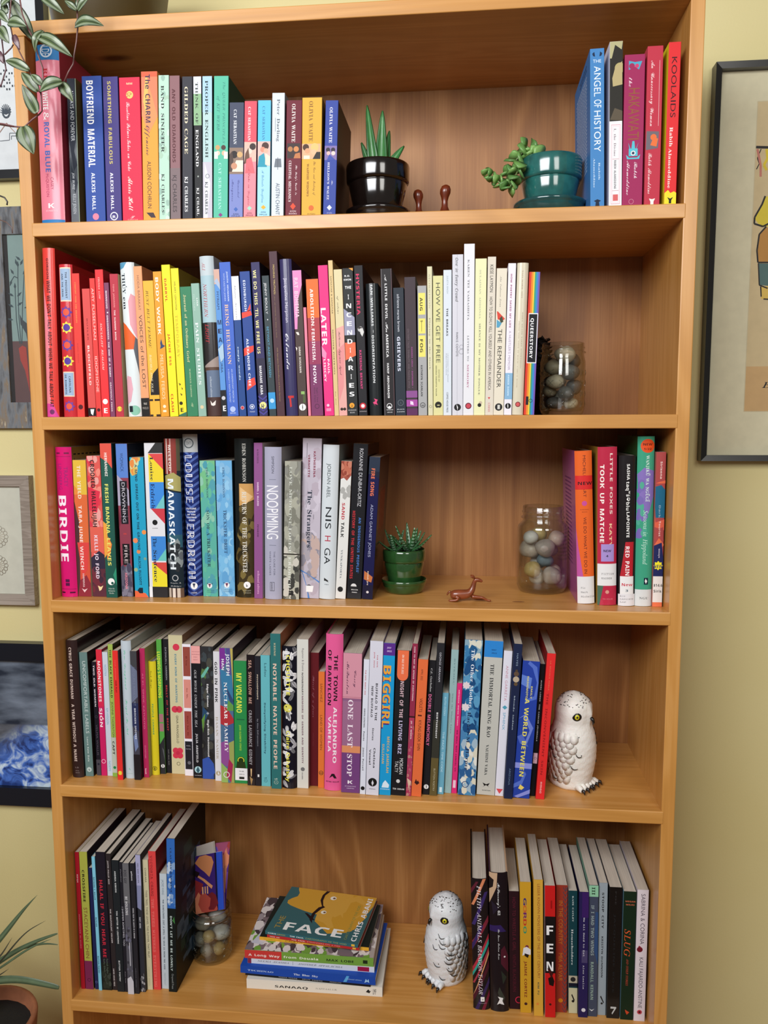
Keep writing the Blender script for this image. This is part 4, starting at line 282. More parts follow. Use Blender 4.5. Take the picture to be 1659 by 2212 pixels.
65:(34,(921,2256,3056,4321,4021,3632,2232,1821),(1324,1624,2753,2453),(2334,3534,2951)),67:(31,(2321,1525,1329,1233,1138,1348,1954,2355,2856,3356,3755,3652,2853,2453,2152,2125,2823,3223,3624,3621),(1826,1850,1545,1438,1531)),68:(35,(1321,1356,2556,3055,3453,3751,4048,4238,4131,3825,3222,2521),(1524,1924,1953,1553),(2124,2524,3225,3251,2953,2153),(3526,3832,3938,3845,3550)),69:(27,(1321,1356,3456,3453,2153,2140,3240,3238,2138,2124,3424,3421),(1524,1924,1953,1553)),72:(38,(1421,1456,2256,2240,3440,3456,4256,4221,3421,3438,2238,2221),(1624,1924,1953,1653),(3624,3924,3953,3653)),73:(16,(1321,1356,2156,2121),(1524,1924,1953,1553)),76:(26,(1321,1356,2156,2124,3424,3421),(1524,1924,1953,1553)),77:(44,(1321,1356,2256,3228,4156,5056,5021,4121,4148,3325,2425,1549,1521),(2627,3027,2053,1753),(4424,4724,4753,4453)),79:(37,(2721,2321,1923,1625,1329,1233,1138,1244,1348,1954,2356,3256,3654,3951,4148,4343,4338,4231,3925,3422),(2723,3424,3452,2754,2152,2124),(3626,4031,4138,4046,3651),(1826,1851,1546,1438,1531)),80:(32,(1421,1456,2656,3255,3553,3750,3846,3741,3237,2736,2236,2221),(1624,1924,1953,1653),(2238,2938,2953,2253),(3139,3441,3546,3450,3152)),82:(35,(1421,1456,2656,3255,3553,3750,3846,3741,3238,4321,3321,2436,2236,2221),(1624,1924,1953,1653),(2239,2939,2953,2253),(3140,3442,3546,3450,3152),(3524,3824,3037,2736)),83:(26,(2021,1521,1122,1125,2023,2323,2337,1839,1540,1243,1147,1251,1454,1755,2256,3254,3152,2254,2053,2040,2539,3036,3233,3230,3125,2722),(1841,1853,1551,1447,1543),(2524,2926,3030,2934,2536)),84:(28,(1921,1953,953,956,3756,3753,2753,2721),(2224,2524,2553,2253)),85:(32,(2521,1722,1523,1426,1233,1256,2156,2123,2523,2924,3225,3428,3533,3556,3756,3728,3424,3021),(1824,1853,1553,1533,1627)),89:(31,(2021,2035,956,1856,2740,3756,4056,2838,2821),(2324,2624,2637,1753,1353,2336)),},
'm': {
65:(29,(1021,923,1024,1224,2046,1446,1449,2549,2647,3624,3824,3821,2821,2723,2824,3224,3030,1830,1524,2024,2021),(1933,2833,2346)),66:(29,(1121,1123,1224,1524,1546,1246,1147,1249,2849,3247,3345,3441,3338,3136,3533,3629,3525,3222,2521),(1937,2337,2838,3039,3041,2945,2446,1946),(1924,2424,3025,3229,3132,3033,2434,1934)),67:(29,(2420,1822,1327,1131,1139,1343,1848,2450,3148,3349,3448,3546,3541,3339,3240,3142,2945,2447,2146,1843,1640,1535,1629,2025,2524,2825,3227,3527,3526,3424,3222)),68:(29,(1221,1123,1224,1424,1446,1246,1147,1249,2749,3047,3442,3635,3631,3427,3224,3022,2621),(2124,2625,2927,3130,3235,3140,2943,2645,2146,1846,1824)),69:(29,(1121,1124,1524,1546,1146,1149,3449,3547,3542,3440,3339,3141,3146,1946,1938,2538,2541,2841,2832,2631,2532,2535,1935,1924,3124,3128,3230,3331,3529,3523,3421)),70:(29,(1221,1123,1224,1624,1646,1246,1147,1249,3549,3540,3439,3240,3246,1946,1938,2538,2641,2841,2832,2731,2632,2534,2535,1935,1924,2624,2621)),71:(29,(2520,1722,1227,1131,1135,1243,1748,2049,2450,3148,3349,3449,3441,3340,2845,2447,2046,1744,1640,1535,1629,2025,2524,3125,3131,2431,2433,2534,3534,3732,3631,3531,3524,3422,3322,3121,2820)),72:(29,(1221,1123,1224,1424,1446,1246,1147,1249,2149,2247,2146,1846,1837,2937,2946,2646,2547,2649,3549,3647,3546,3346,3324,3524,3623,3521,2621,2523,2624,2924,2934,1834,1824,2124,2223,2121)),73:(29,(1421,1424,2224,2246,1446,1449,3349,3447,3346,2546,2524,3324,3423,3321)),75:(29,(1121,1124,1524,1546,1146,1149,2249,2347,2246,1946,1936,2946,2646,2649,3549,3647,3546,3346,2437,2834,3030,3424,3624,3723,3621,3221,3122,2728,2433,2134,1932,1924,2224,2323,2221)),76:(29,(1121,1023,1124,1624,1646,1146,1047,1149,2649,2747,2646,2046,2024,3224,3231,3333,3633,3623,3521)),77:(29,(1021,923,1024,1224,1346,1146,1047,1149,1749,1847,2433,2947,3049,3649,3747,3646,3446,3524,3724,3823,3721,2821,2723,2824,3124,3045,2631,2530,2329,2131,1645,1624,1924,2023,1921)),78:(29,(3121,3022,1744,1724,2224,2221,1121,1123,1224,1424,1446,1146,1047,1149,1849,1947,3027,3046,2646,2547,2649,3649,3646,3446,3422,3321)),79:(29,(2420,2021,1722,1227,1135,1243,1748,2049,2450,3048,3543,3635,3527,3022),(2724,3027,3130,3235,3140,3044,2746,2046,1744,1640,1535,1630,1727,2024)),80:(29,(1221,1123,1224,1624,1646,1246,1147,1249,2449,3048,3445,3540,3435,3033,2432,2032,2024,2624,2723,2621),(2035,2435,3036,3140,3044,2446,2046)),82:(29,(1121,1023,1124,1524,1546,1146,1047,1149,2849,3147,3345,3441,3236,2834,3032,3424,3724,3721,3221,3123,2925,2828,2630,2433,1833,1824,2224,2221),(1836,2336,2837,3041,2845,2346,1846)),83:(29,(1520,1321,1325,1227,1228,1330,1630,1628,1925,2423,2925,3129,2932,2334,1536,1438,1341,1446,1849,2450,3048,3049,3150,3349,3341,3241,3043,2846,2347,1744,1742,1839,2237,2637,3135,3433,3426,3223,2821,2420,1722,1620)),84:(29,(1621,1523,1624,2224,2246,1546,1539,1437,1237,1139,1247,1249,3549,3647,3637,3337,3239,3246,2546,2524,3124,3223,3121)),86:(29,(2221,2123,1246,1046,947,1049,2049,2147,2046,1646,2425,3246,2746,2647,2749,3749,3847,3746,3546,2723,2621)),87:(29,(1521,1522,1146,1046,947,1049,2049,2046,1546,1727,2241,2242,2542,2641,3027,3246,2746,2749,3749,3847,3746,3646,3222,3221,3021,2922,2338,1922,1821)),89:(29,(1621,1523,1624,2224,2232,1446,1146,1147,1249,2149,2146,1846,2435,3046,2746,2647,2749,3649,3646,3346,2532,2524,3124,3223,3121)),90:(29,(1621,1422,1323,1526,2846,1846,1840,1738,1538,1440,1547,1549,3049,3248,3347,3245,1824,2924,2930,3032,3133,3331,3223,3221)),97:(29,(2020,1422,1325,1227,1331,1533,1935,2935,2739,2340,1939,1738,1638,1539,1541,1742,2443,2843,3239,3224,3624,3621,3121,2923,2924,2521),(2124,2525,2827,2929,2931,2432,1831,1730,1628,1725)),99:(29,(2320,1722,1326,1132,1338,1742,2343,3141,3143,3343,3442,3434,3234,3135,2938,2739,2440,1939,1636,1532,1629,1826,2024,2424,2725,3328,3427,3426,3324,3122)),100:(29,(2220,1622,1326,1132,1337,1741,2243,2742,3039,3049,2649,2651,2752,3252,3451,3424,3624,3723,3621,3121,3022,3024,2621),(2324,2625,2928,3032,2936,2738,2339,2039,1737,1635,1532,1726)),101:(29,(2320,1722,1326,1132,1338,1742,2443,3042,3438,3533,3431,1631,1628,2024,2724,3126,3427,3526,3525,3423,3122),(1634,3134,2938,2440,1939,1737)),102:(29,(1421,1323,1424,1924,1939,1439,1442,1942,1944,2048,2250,2551,2952,3351,3550,3448,2848,2447,2344,2342,3342,3339,2339,2324,3224,3323,3221)),103:(29,(2212,1812,1714,1916,2016,2115,2315,2616,2817,2919,3022,3025,2623,2222,1723,1327,1232,1438,1741,2343,2642,3040,3042,3143,3443,3642,3640,3439,3339,3317,2913),(2626,2828,3032,2935,2837,2639,2039,1635,1630,2026)),104:(29,(1221,1123,1224,1524,1549,1249,1150,1352,1752,1851,1840,2243,2843,3141,3239,3335,3324,3624,3621,2621,2623,2724,2924,2934,2838,2440,2139,1937,1834,1824,2124,2121)),105:(29,(2447,2248,2150,2252,2253,2653,2648),(1321,1324,2224,2239,1839,1640,1642,1743,2443,2642,2624,3524,3521)),108:(29,(1421,1323,1424,2224,2249,1549,1551,1652,2452,2651,2624,3424,3523,3421)),109:(29,(1021,923,1024,1224,1239,1139,941,1143,1643,1641,1843,2343,2540,2743,3343,3541,3635,3624,3824,3923,3821,3421,3223,3239,3040,2738,2634,2624,2824,2923,2821,2421,2322,2224,2239,1940,1739,1637,1624,1924,1921)),110:(29,(1221,1224,1524,1539,1439,1240,1243,1743,1842,1840,2243,2843,3141,3239,3335,3324,3624,3621,2721,2623,2724,2924,2934,2838,2440,2139,1937,1834,1824,2124,2223,2121)),111:(29,(2420,1722,1326,1132,1338,1742,2443,3042,3438,3632,3426,3022),(2424,2825,3128,3232,3136,2839,2440,1939,1636,1532,1628,1925)),114:(29,(1221,1224,1824,1839,1539,1340,1342,1543,2043,2142,2138,2642,3143,3543,3640,3438,3040,2638,2134,2124,3024,3123,3021)),115:(29,(1520,1421,1323,1327,1529,1925,2424,2825,3027,2930,2330,1931,1632,1434,1337,1440,1642,1943,2843,2842,2943,3243,3236,3136,2937,2640,2240,1839,1737,1835,2034,2334,2933,3331,3427,3325,3122,2520,1722)),116:(29,(2121,1824,1730,1738,1338,1140,1241,1442,1742,1749,1950,2049,2146,2142,3042,3241,3239,3038,2138,2126,2524,3025,3427,3625,3523,3222,2821)),117:(29,(1721,1524,1429,1439,1339,1140,1142,1343,1743,1841,1830,1925,2324,2625,2827,2930,2939,2639,2441,2643,3143,3341,3324,3524,3623,3521,3021,2922,2924,2621)),120:(29,(1121,1123,1224,1424,2232,1439,1240,1242,1443,1943,2142,2241,2140,1939,2434,2939,2839,2640,2642,2843,3443,3642,3641,3439,3339,2632,3424,3624,3621,2721,2623,2724,3024,2430,1824,2124,2223,2121)),121:(29,(1112,1115,1815,2222,1339,1140,1041,1243,2143,2141,2040,1839,1739,2426,3039,2939,2740,2743,3543,3741,3640,3439,2215,2515,2613,2512)),},
}
_gc = {}
def glyph(st, ch):
    k = (st, ch)
    if k in _gc: return _gc[k]
    s = GT.get(st, {}).get(ord(ch)) or GT['s'].get(ord(ch)) or GT['b'].get(ord(ch))
    if not s: _gc[k] = ([], [], .3); return _gc[k]
    adv = s[0]/72
    loops = [[((n//100-9)/72, (n % 100-21)/72) for n in l] for l in s[1:]]
    vs = [p for l in loops for p in l]
    tr = []; offs = [sum(len(q) for q in loops[:i]) for i in range(len(loops))]
    def inside(p, l):
        c = False
        for i in range(len(l)):
            (x0, y0), (x1, y1) = l[i-1], l[i]
            if (y0 > p[1]) != (y1 > p[1]) and p[0] < (x1-x0)*(p[1]-y0)/(y1-y0)+x0: c = not c
        return c
    par = [[j for j in range(len(loops)) if j != i and inside(loops[i][0], loops[j])] for i in range(len(loops))]
    for i in range(len(loops)):
        if len(par[i]) % 2: continue
        grp = [i]+[j for j in range(len(loops)) if len(par[j]) % 2 and i in par[j]]
        idx = [offs[g]+k_ for g in grp for k_ in range(len(loops[g]))]
        tr += [tuple(idx[q] for q in tt) for tt in tessellate_polygon([[Vector((x, y, 0)) for x, y in loops[g]] for g in grp])]
    ft = []
    for a, b, c in tr:
        (ax, ay), (bx, by), (cx, cy) = vs[a], vs[b], vs[c]
        d = (bx-ax)*(cy-ay)-(by-ay)*(cx-ax)
        if abs(d) > 1e-9: ft.append((a, b, c) if d > 0 else (a, c, b))
    _gc[k] = (vs, ft, adv); return _gc[k]
def text_tris(s, st):
    x = 0; vs = []; fs = []
    for ch in s:
        if ch == ' ': x += .32; continue
        v, f, a = glyph(st, ch); n = len(vs)
        vs += [(px+x, py) for px, py in v]; fs += [tuple(i+n for i in t) for t in f]; x += a + (.012 if st != 'c' else 0)
    if not vs: return [], []
    x0 = min(p[0] for p in vs); x1 = max(p[0] for p in vs)
    return [((px-x0)/(x1-x0), py/.71) for px, py in vs], fs     # 0..1 along, cap height 1
def clip_strip(poly, x0, x1):
    def half(pl, xc, keep_gt):
        out = []
        for i in range(len(pl)):
            a, b = pl[i-1], pl[i]
            ia = (a[0] >= xc) if keep_gt else (a[0] <= xc); ib = (b[0] >= xc) if keep_gt else (b[0] <= xc)
            if ia != ib:
                t = (xc-a[0])/(b[0]-a[0]); out.append((xc, a[1]+t*(b[1]-a[1])))
            if ib: out.append(b)
        return out
    p = half(poly, x0, True)
    return half(p, x1, False) if p else []
def arc_normal(prof, x):
    """normal of the rounded spine profile at x (interpolated)"""
    def nrm(i):
        a = prof[max(i-1, 0)]; b = prof[min(i+1, len(prof)-1)]
        v = Vector((b[1]-a[1], -(b[0]-a[0]), 0)); return v.normalized()
    for i in range(len(prof)-1):
        if x <= prof[i+1][0]+1e-9 or i == len(prof)-2:
            k = min(max((x-prof[i][0])/max(prof[i+1][0]-prof[i][0], 1e-9), 0), 1)
            return (nrm(i)*(1-k)+nrm(i+1)*k).normalized()
def round_normals(o, prof, only_front):
    me = o.data; ns = []
    me.polygons.foreach_set('use_smooth', [True]*len(me.polygons))
    for p in me.polygons:
        c = p.normal
        front = (not only_front) or (c.y < -.05 and abs(c.z) < .1)
        if only_front and front:
            front = min(me.vertices[i].co.y for i in p.vertices) < prof[0][1]+1e-6 and max(me.vertices[i].co.y for i in p.vertices) <= prof[0][1]+1e-6
        for i in p.vertices: ns.append(arc_normal(prof, me.vertices[i].co.x) if front else c)
    me.normals_split_custom_set(ns)
class Print:
    """flat print on a face: u runs down the spine, v from its left edge to its right edge"""
    def __init__(s, w, h, prof=None):
        s.w = w; s.h = h; s.mb = MB(); s.k = 0; s.prof = prof or [(0, 0), (w, 0)]
    def yf(s, x):
        P = s.prof
        for i in range(len(P)-1):
            if x <= P[i+1][0] or i == len(P)-2:
                t = (x-P[i][0])/max(P[i+1][0]-P[i][0], 1e-9); return P[i][1]+t*(P[i+1][1]-P[i][1])
    def poly(s, pts, col):      # pts (x, z) metres
        d = -.00006 - s.k*.000012
        pts = [(min(max(x, .0001), s.w-.0001), min(max(z, .0001), s.h-.0001)) for x, z in pts]
        if len(s.prof) > 2:
            for i in range(len(s.prof)-1):
                q = clip_strip(pts, s.prof[i][0], s.prof[i+1][0])
                if len(q) >= 3: s.mb.add([(x, s.yf(x)+d, z) for x, z in q], [tuple(range(len(q)))], col)
        else:
            s.mb.add([(x, d, z) for x, z in pts], [tuple(range(len(pts)))], col)
    def tris(s, vs, fs, col):
        if len(s.prof) > 2:
            for f in fs: s.poly([vs[i] for i in f], col)
        else:
            d = -.00006 - s.k*.000012
            s.mb.add([(min(max(x, .0001), s.w-.0001), d, z) for x, z in vs], fs, col)
    def text(s, t, u0, u1, v0, v1, col, st, mode='t'):
        w, h = s.w, s.h
        if mode == 'k':
            n = len(t); du = (u1-u0)/n
            for i, ch in enumerate(t): s.text(ch, u0+du*(i+.12), u0+du*(i+.88), v0, v1, col, st, 'h')
            return
        vs, fs = text_tris(t, st)
        if not vs: return
        if len(t) == 1 and mode == 'h' and t in 'I|1': v0, v1 = (v0+v1)/2-.1*(v1-v0), (v0+v1)/2+.1*(v1-v0)
        if mode == 'v': q = [((v1-b*(v1-v0))*w, (1-(u1-a*(u1-u0)))*h) for a, b in vs]
        elif mode == 't': q = [((v0+b*(v1-v0))*w, (1-(u0+a*(u1-u0)))*h) for a, b in vs]; fs = fs
        else: q = [((v0+a*(v1-v0))*w, (1-(u1-b*(u1-u0)))*h) for a, b in vs]
        s.tris(q, fs, col)
    def blob(s, cu, cv, ru, rv, col, n=7, jit=.35):
        a0 = random.random()*6
        s.poly([((cv+rv*math.cos(a0-2*math.pi*i/n)*(1-jit*random.random()))*s.w, (1-cu)*s.h+ru*s.w*math.sin(a0-2*math.pi*i/n)*(1-jit*random.random())) for i in range(n)][::-1], col)
    def item(s, it):
        a = it.split(); k = a[0]; s.k += 1; w, h = s.w, s.h
        if k in 'thkv':
            s.text(a[1].replace('~', ' '), float(a[2]), float(a[3]), float(a[4]), float(a[5]), a[6], a[7], k)
        elif k == 'r':
            u0, u1, v0, v1 = map(float, a[1:5]); s.poly([(v0*w, (1-u1)*h), (v1*w, (1-u1)*h), (v1*w, (1-u0)*h), (v0*w, (1-u0)*h)], a[5])
        elif k in 'cfg':
            u, v, r = map(float, a[1:4]); r *= w; cx, cz = v*w, (1-u)*h
            if k == 'g':
                for i in range(18):
                    a0, a1 = 2*math.pi*i/18, 2*math.pi*(i+1)/18
                    s.poly([(cx+r*q*math.cos(t), cz+r*q*math.sin(t)) for q, t in ((.78, a0), (1, a0), (1, a1), (.78, a1))], a[4])
            else:
                n = 20 if k == 'c' else 32
                s.poly([(cx+r*(1 if k == 'c' else .84+.16*math.cos(8*t))*math.cos(t), cz+r*(1 if k == 'c' else .84+.16*math.cos(8*t))*math.sin(t)) for t in [2*math.pi*i/n for i in range(n)]], a[4])
        elif k == 'p':
            pts = [tuple(map(float, q.split(','))) for q in a[1:-1]]
            P3 = [(v*w, (1-u)*h) for u, v in pts]
            ar = sum(P3[i-1][0]*P3[i][1]-P3[i][0]*P3[i-1][1] for i in range(len(P3)))
            if ar < 0: P3 = P3[::-1]
            tr = tessellate_polygon([[Vector((x, z, 0)) for x, z in P3]])
            for t in tr:
                q = [P3[i] for i in t]
                d = (q[1][0]-q[0][0])*(q[2][1]-q[0][1])-(q[1][1]-q[0][1])*(q[2][0]-q[0][0])
                s.poly(q if d > 0 else q[::-1], a[-1])
        elif k == 'n':
            u0, u1, v0, v1 = map(float, a[1:5]); cs = a[5].split(',')
            for i in range(int(a[6])*2):
                ru = (.12+.2*random.random())*(float(a[7]) if len(a) > 7 else 1); s.k += .1
                s.blob(u0+(u1-u0)*random.random(), v0+(v1-v0)*random.random(), ru*1.6, ru, cs[i % len(cs)])
        elif k in 'zZ':
            u0, u1, v0, v1 = map(float, a[1:5]); st_ = .42*w/h; n = int((u1-u0)/st_)
            for i in range(n):
                u = u0+(i+.2)*st_; th = st_*.4; am = st_*.9
                for (va, ua, vb, ub) in ((v0, u, (v0+v1)/2, u+am), ((v0+v1)/2, u+am, v1, u)):
                    s.poly([(va*w, (1-ua-th)*h), (vb*w, (1-ub-th)*h), (vb*w, (1-ub)*h), (va*w, (1-ua)*h)], a[5])
        elif k == 'L':
            for i in range(60):
                cu, cv = random.random(), random.random(); an = random.random()*6.28; ln = .3*w; wd = .12*w; s.k += .04
                pts = []
                for j in range(10):
                    t = 2*math.pi*j/10; x = ln*math.cos(t); y = wd*math.sin(t)*(1-.3*math.cos(t))
                    pts.append((cv*w+x*math.cos(an)-y*math.sin(an), (1-cu)*h+x*math.sin(an)+y*math.cos(an)))
                s.poly(pts, random.choice(['D8D8D8', 'B0B0B4', 'ECECEC', '707074']))
                s.k += .02
                s.poly([(cv*w-ln*.9*math.cos(an)+.02*w*math.sin(an), (1-cu)*h-ln*.9*math.sin(an)), (cv*w+ln*.8*math.cos(an), (1-cu)*h+ln*.8*math.sin(an)), (cv*w-ln*.9*math.cos(an)-.02*w*math.sin(an), (1-cu)*h-ln*.9*math.sin(an)+.02*w)], '202028')

# ---------------------------------------------------------------- books
def book_parts(parent, w, h, d, kind, cs, cl, cr, items, page='B8AE9C', gloss=False, side_l=None, side_r=None):
    """spine at y=0 facing -y, x 0..w, z 0..h, pages run back to y=d"""
    hard = kind == 'h'
    t = .0022 if hard else .0005; ts = .0016 if hard else .0009
    t = min(t, w*.2)
    if hard:
        g = min(.0042, w*.2); n = 12
        prof = [(w*i/n, g*(abs(2*i/n-1)**2.6)) for i in range(n+1)]
    else:
        r = min(.0007, w*.12); prof = [(0, r), (r*.3, r*.3), (r, 0), (w-r, 0), (w-r*.3, r*.3), (w, r)]
    outer = [(0, d)] + prof + [(w, d)]
    pin = [(min(max(x, t), w-t), y+ts) for x, y in prof]
    inner = [(t, d)] + pin + [(w-t, d)]
    mb = MB(); no = len(outer); vs = []
    for z in (0, h):
        vs += [(x, y, z) for x, y in outer] + [(x, y, z) for x, y in inner]
    S = 2*no
    for i in range(no-1):
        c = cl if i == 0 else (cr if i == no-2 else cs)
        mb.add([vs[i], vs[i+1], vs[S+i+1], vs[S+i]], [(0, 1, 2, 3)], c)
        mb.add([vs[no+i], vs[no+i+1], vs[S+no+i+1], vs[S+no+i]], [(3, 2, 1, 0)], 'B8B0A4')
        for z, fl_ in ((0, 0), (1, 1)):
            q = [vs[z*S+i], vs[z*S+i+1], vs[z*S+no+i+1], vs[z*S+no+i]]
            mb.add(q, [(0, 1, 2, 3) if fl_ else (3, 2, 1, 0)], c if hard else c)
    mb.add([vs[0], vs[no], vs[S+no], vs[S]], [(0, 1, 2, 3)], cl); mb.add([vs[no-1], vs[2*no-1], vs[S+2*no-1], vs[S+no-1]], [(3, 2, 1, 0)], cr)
    cov = mb.build('cover', M_GLOSS if gloss or hard else M_COVER, parent)
    if hard: round_normals(cov, prof, True)
    pm = MB(); zi = .003 if hard else .0006
    yb = (max(y for x, y in pin) if hard else ts) + .0002
    pm.box((t+.0001, yb, zi), (w-t-.0001, d-(.004 if hard else .0008), h-zi), page)
    pm.build('page_block', M_PAGES, parent)
    if items:
        pr = Print(w, h, prof if hard else None)
        for it in items:
            if it.strip(): pr.item(it)
        if pr.mb.f:
            po = pr.mb.build('spine_lettering', M_PRINT, parent); po['kind'] = 'stuff'
            if hard: round_normals(po, prof, False)
    for side, spec in ((0, side_l), (1, side_r)):
        if not spec: continue
        sm = MB(); x = -.00005 if side == 0 else w+.00005
        for (y0, y1, z0, z1, col) in spec:
            q = [(x, y0, z0), (x, y1, z0), (x, y1, z1), (x, y0, z1)]
            sm.add(q if side else q[::-1], [(0, 1, 2, 3)], col)
        sm.build('cover_print', M_PRINT, parent)['kind'] = 'stuff'
def text_lines(h, d, y0, y1, z0, z1, n, col):
    out = []
    for i in range(n):
        z = z1-(z1-z0)*i/n; a = y0
        while a < y1-.004:
            l = random.uniform(.003, .009); out.append((a, min(a+l, y1), z, z+(z1-z0)/n*.42, col)); a += l+.0016
    return out
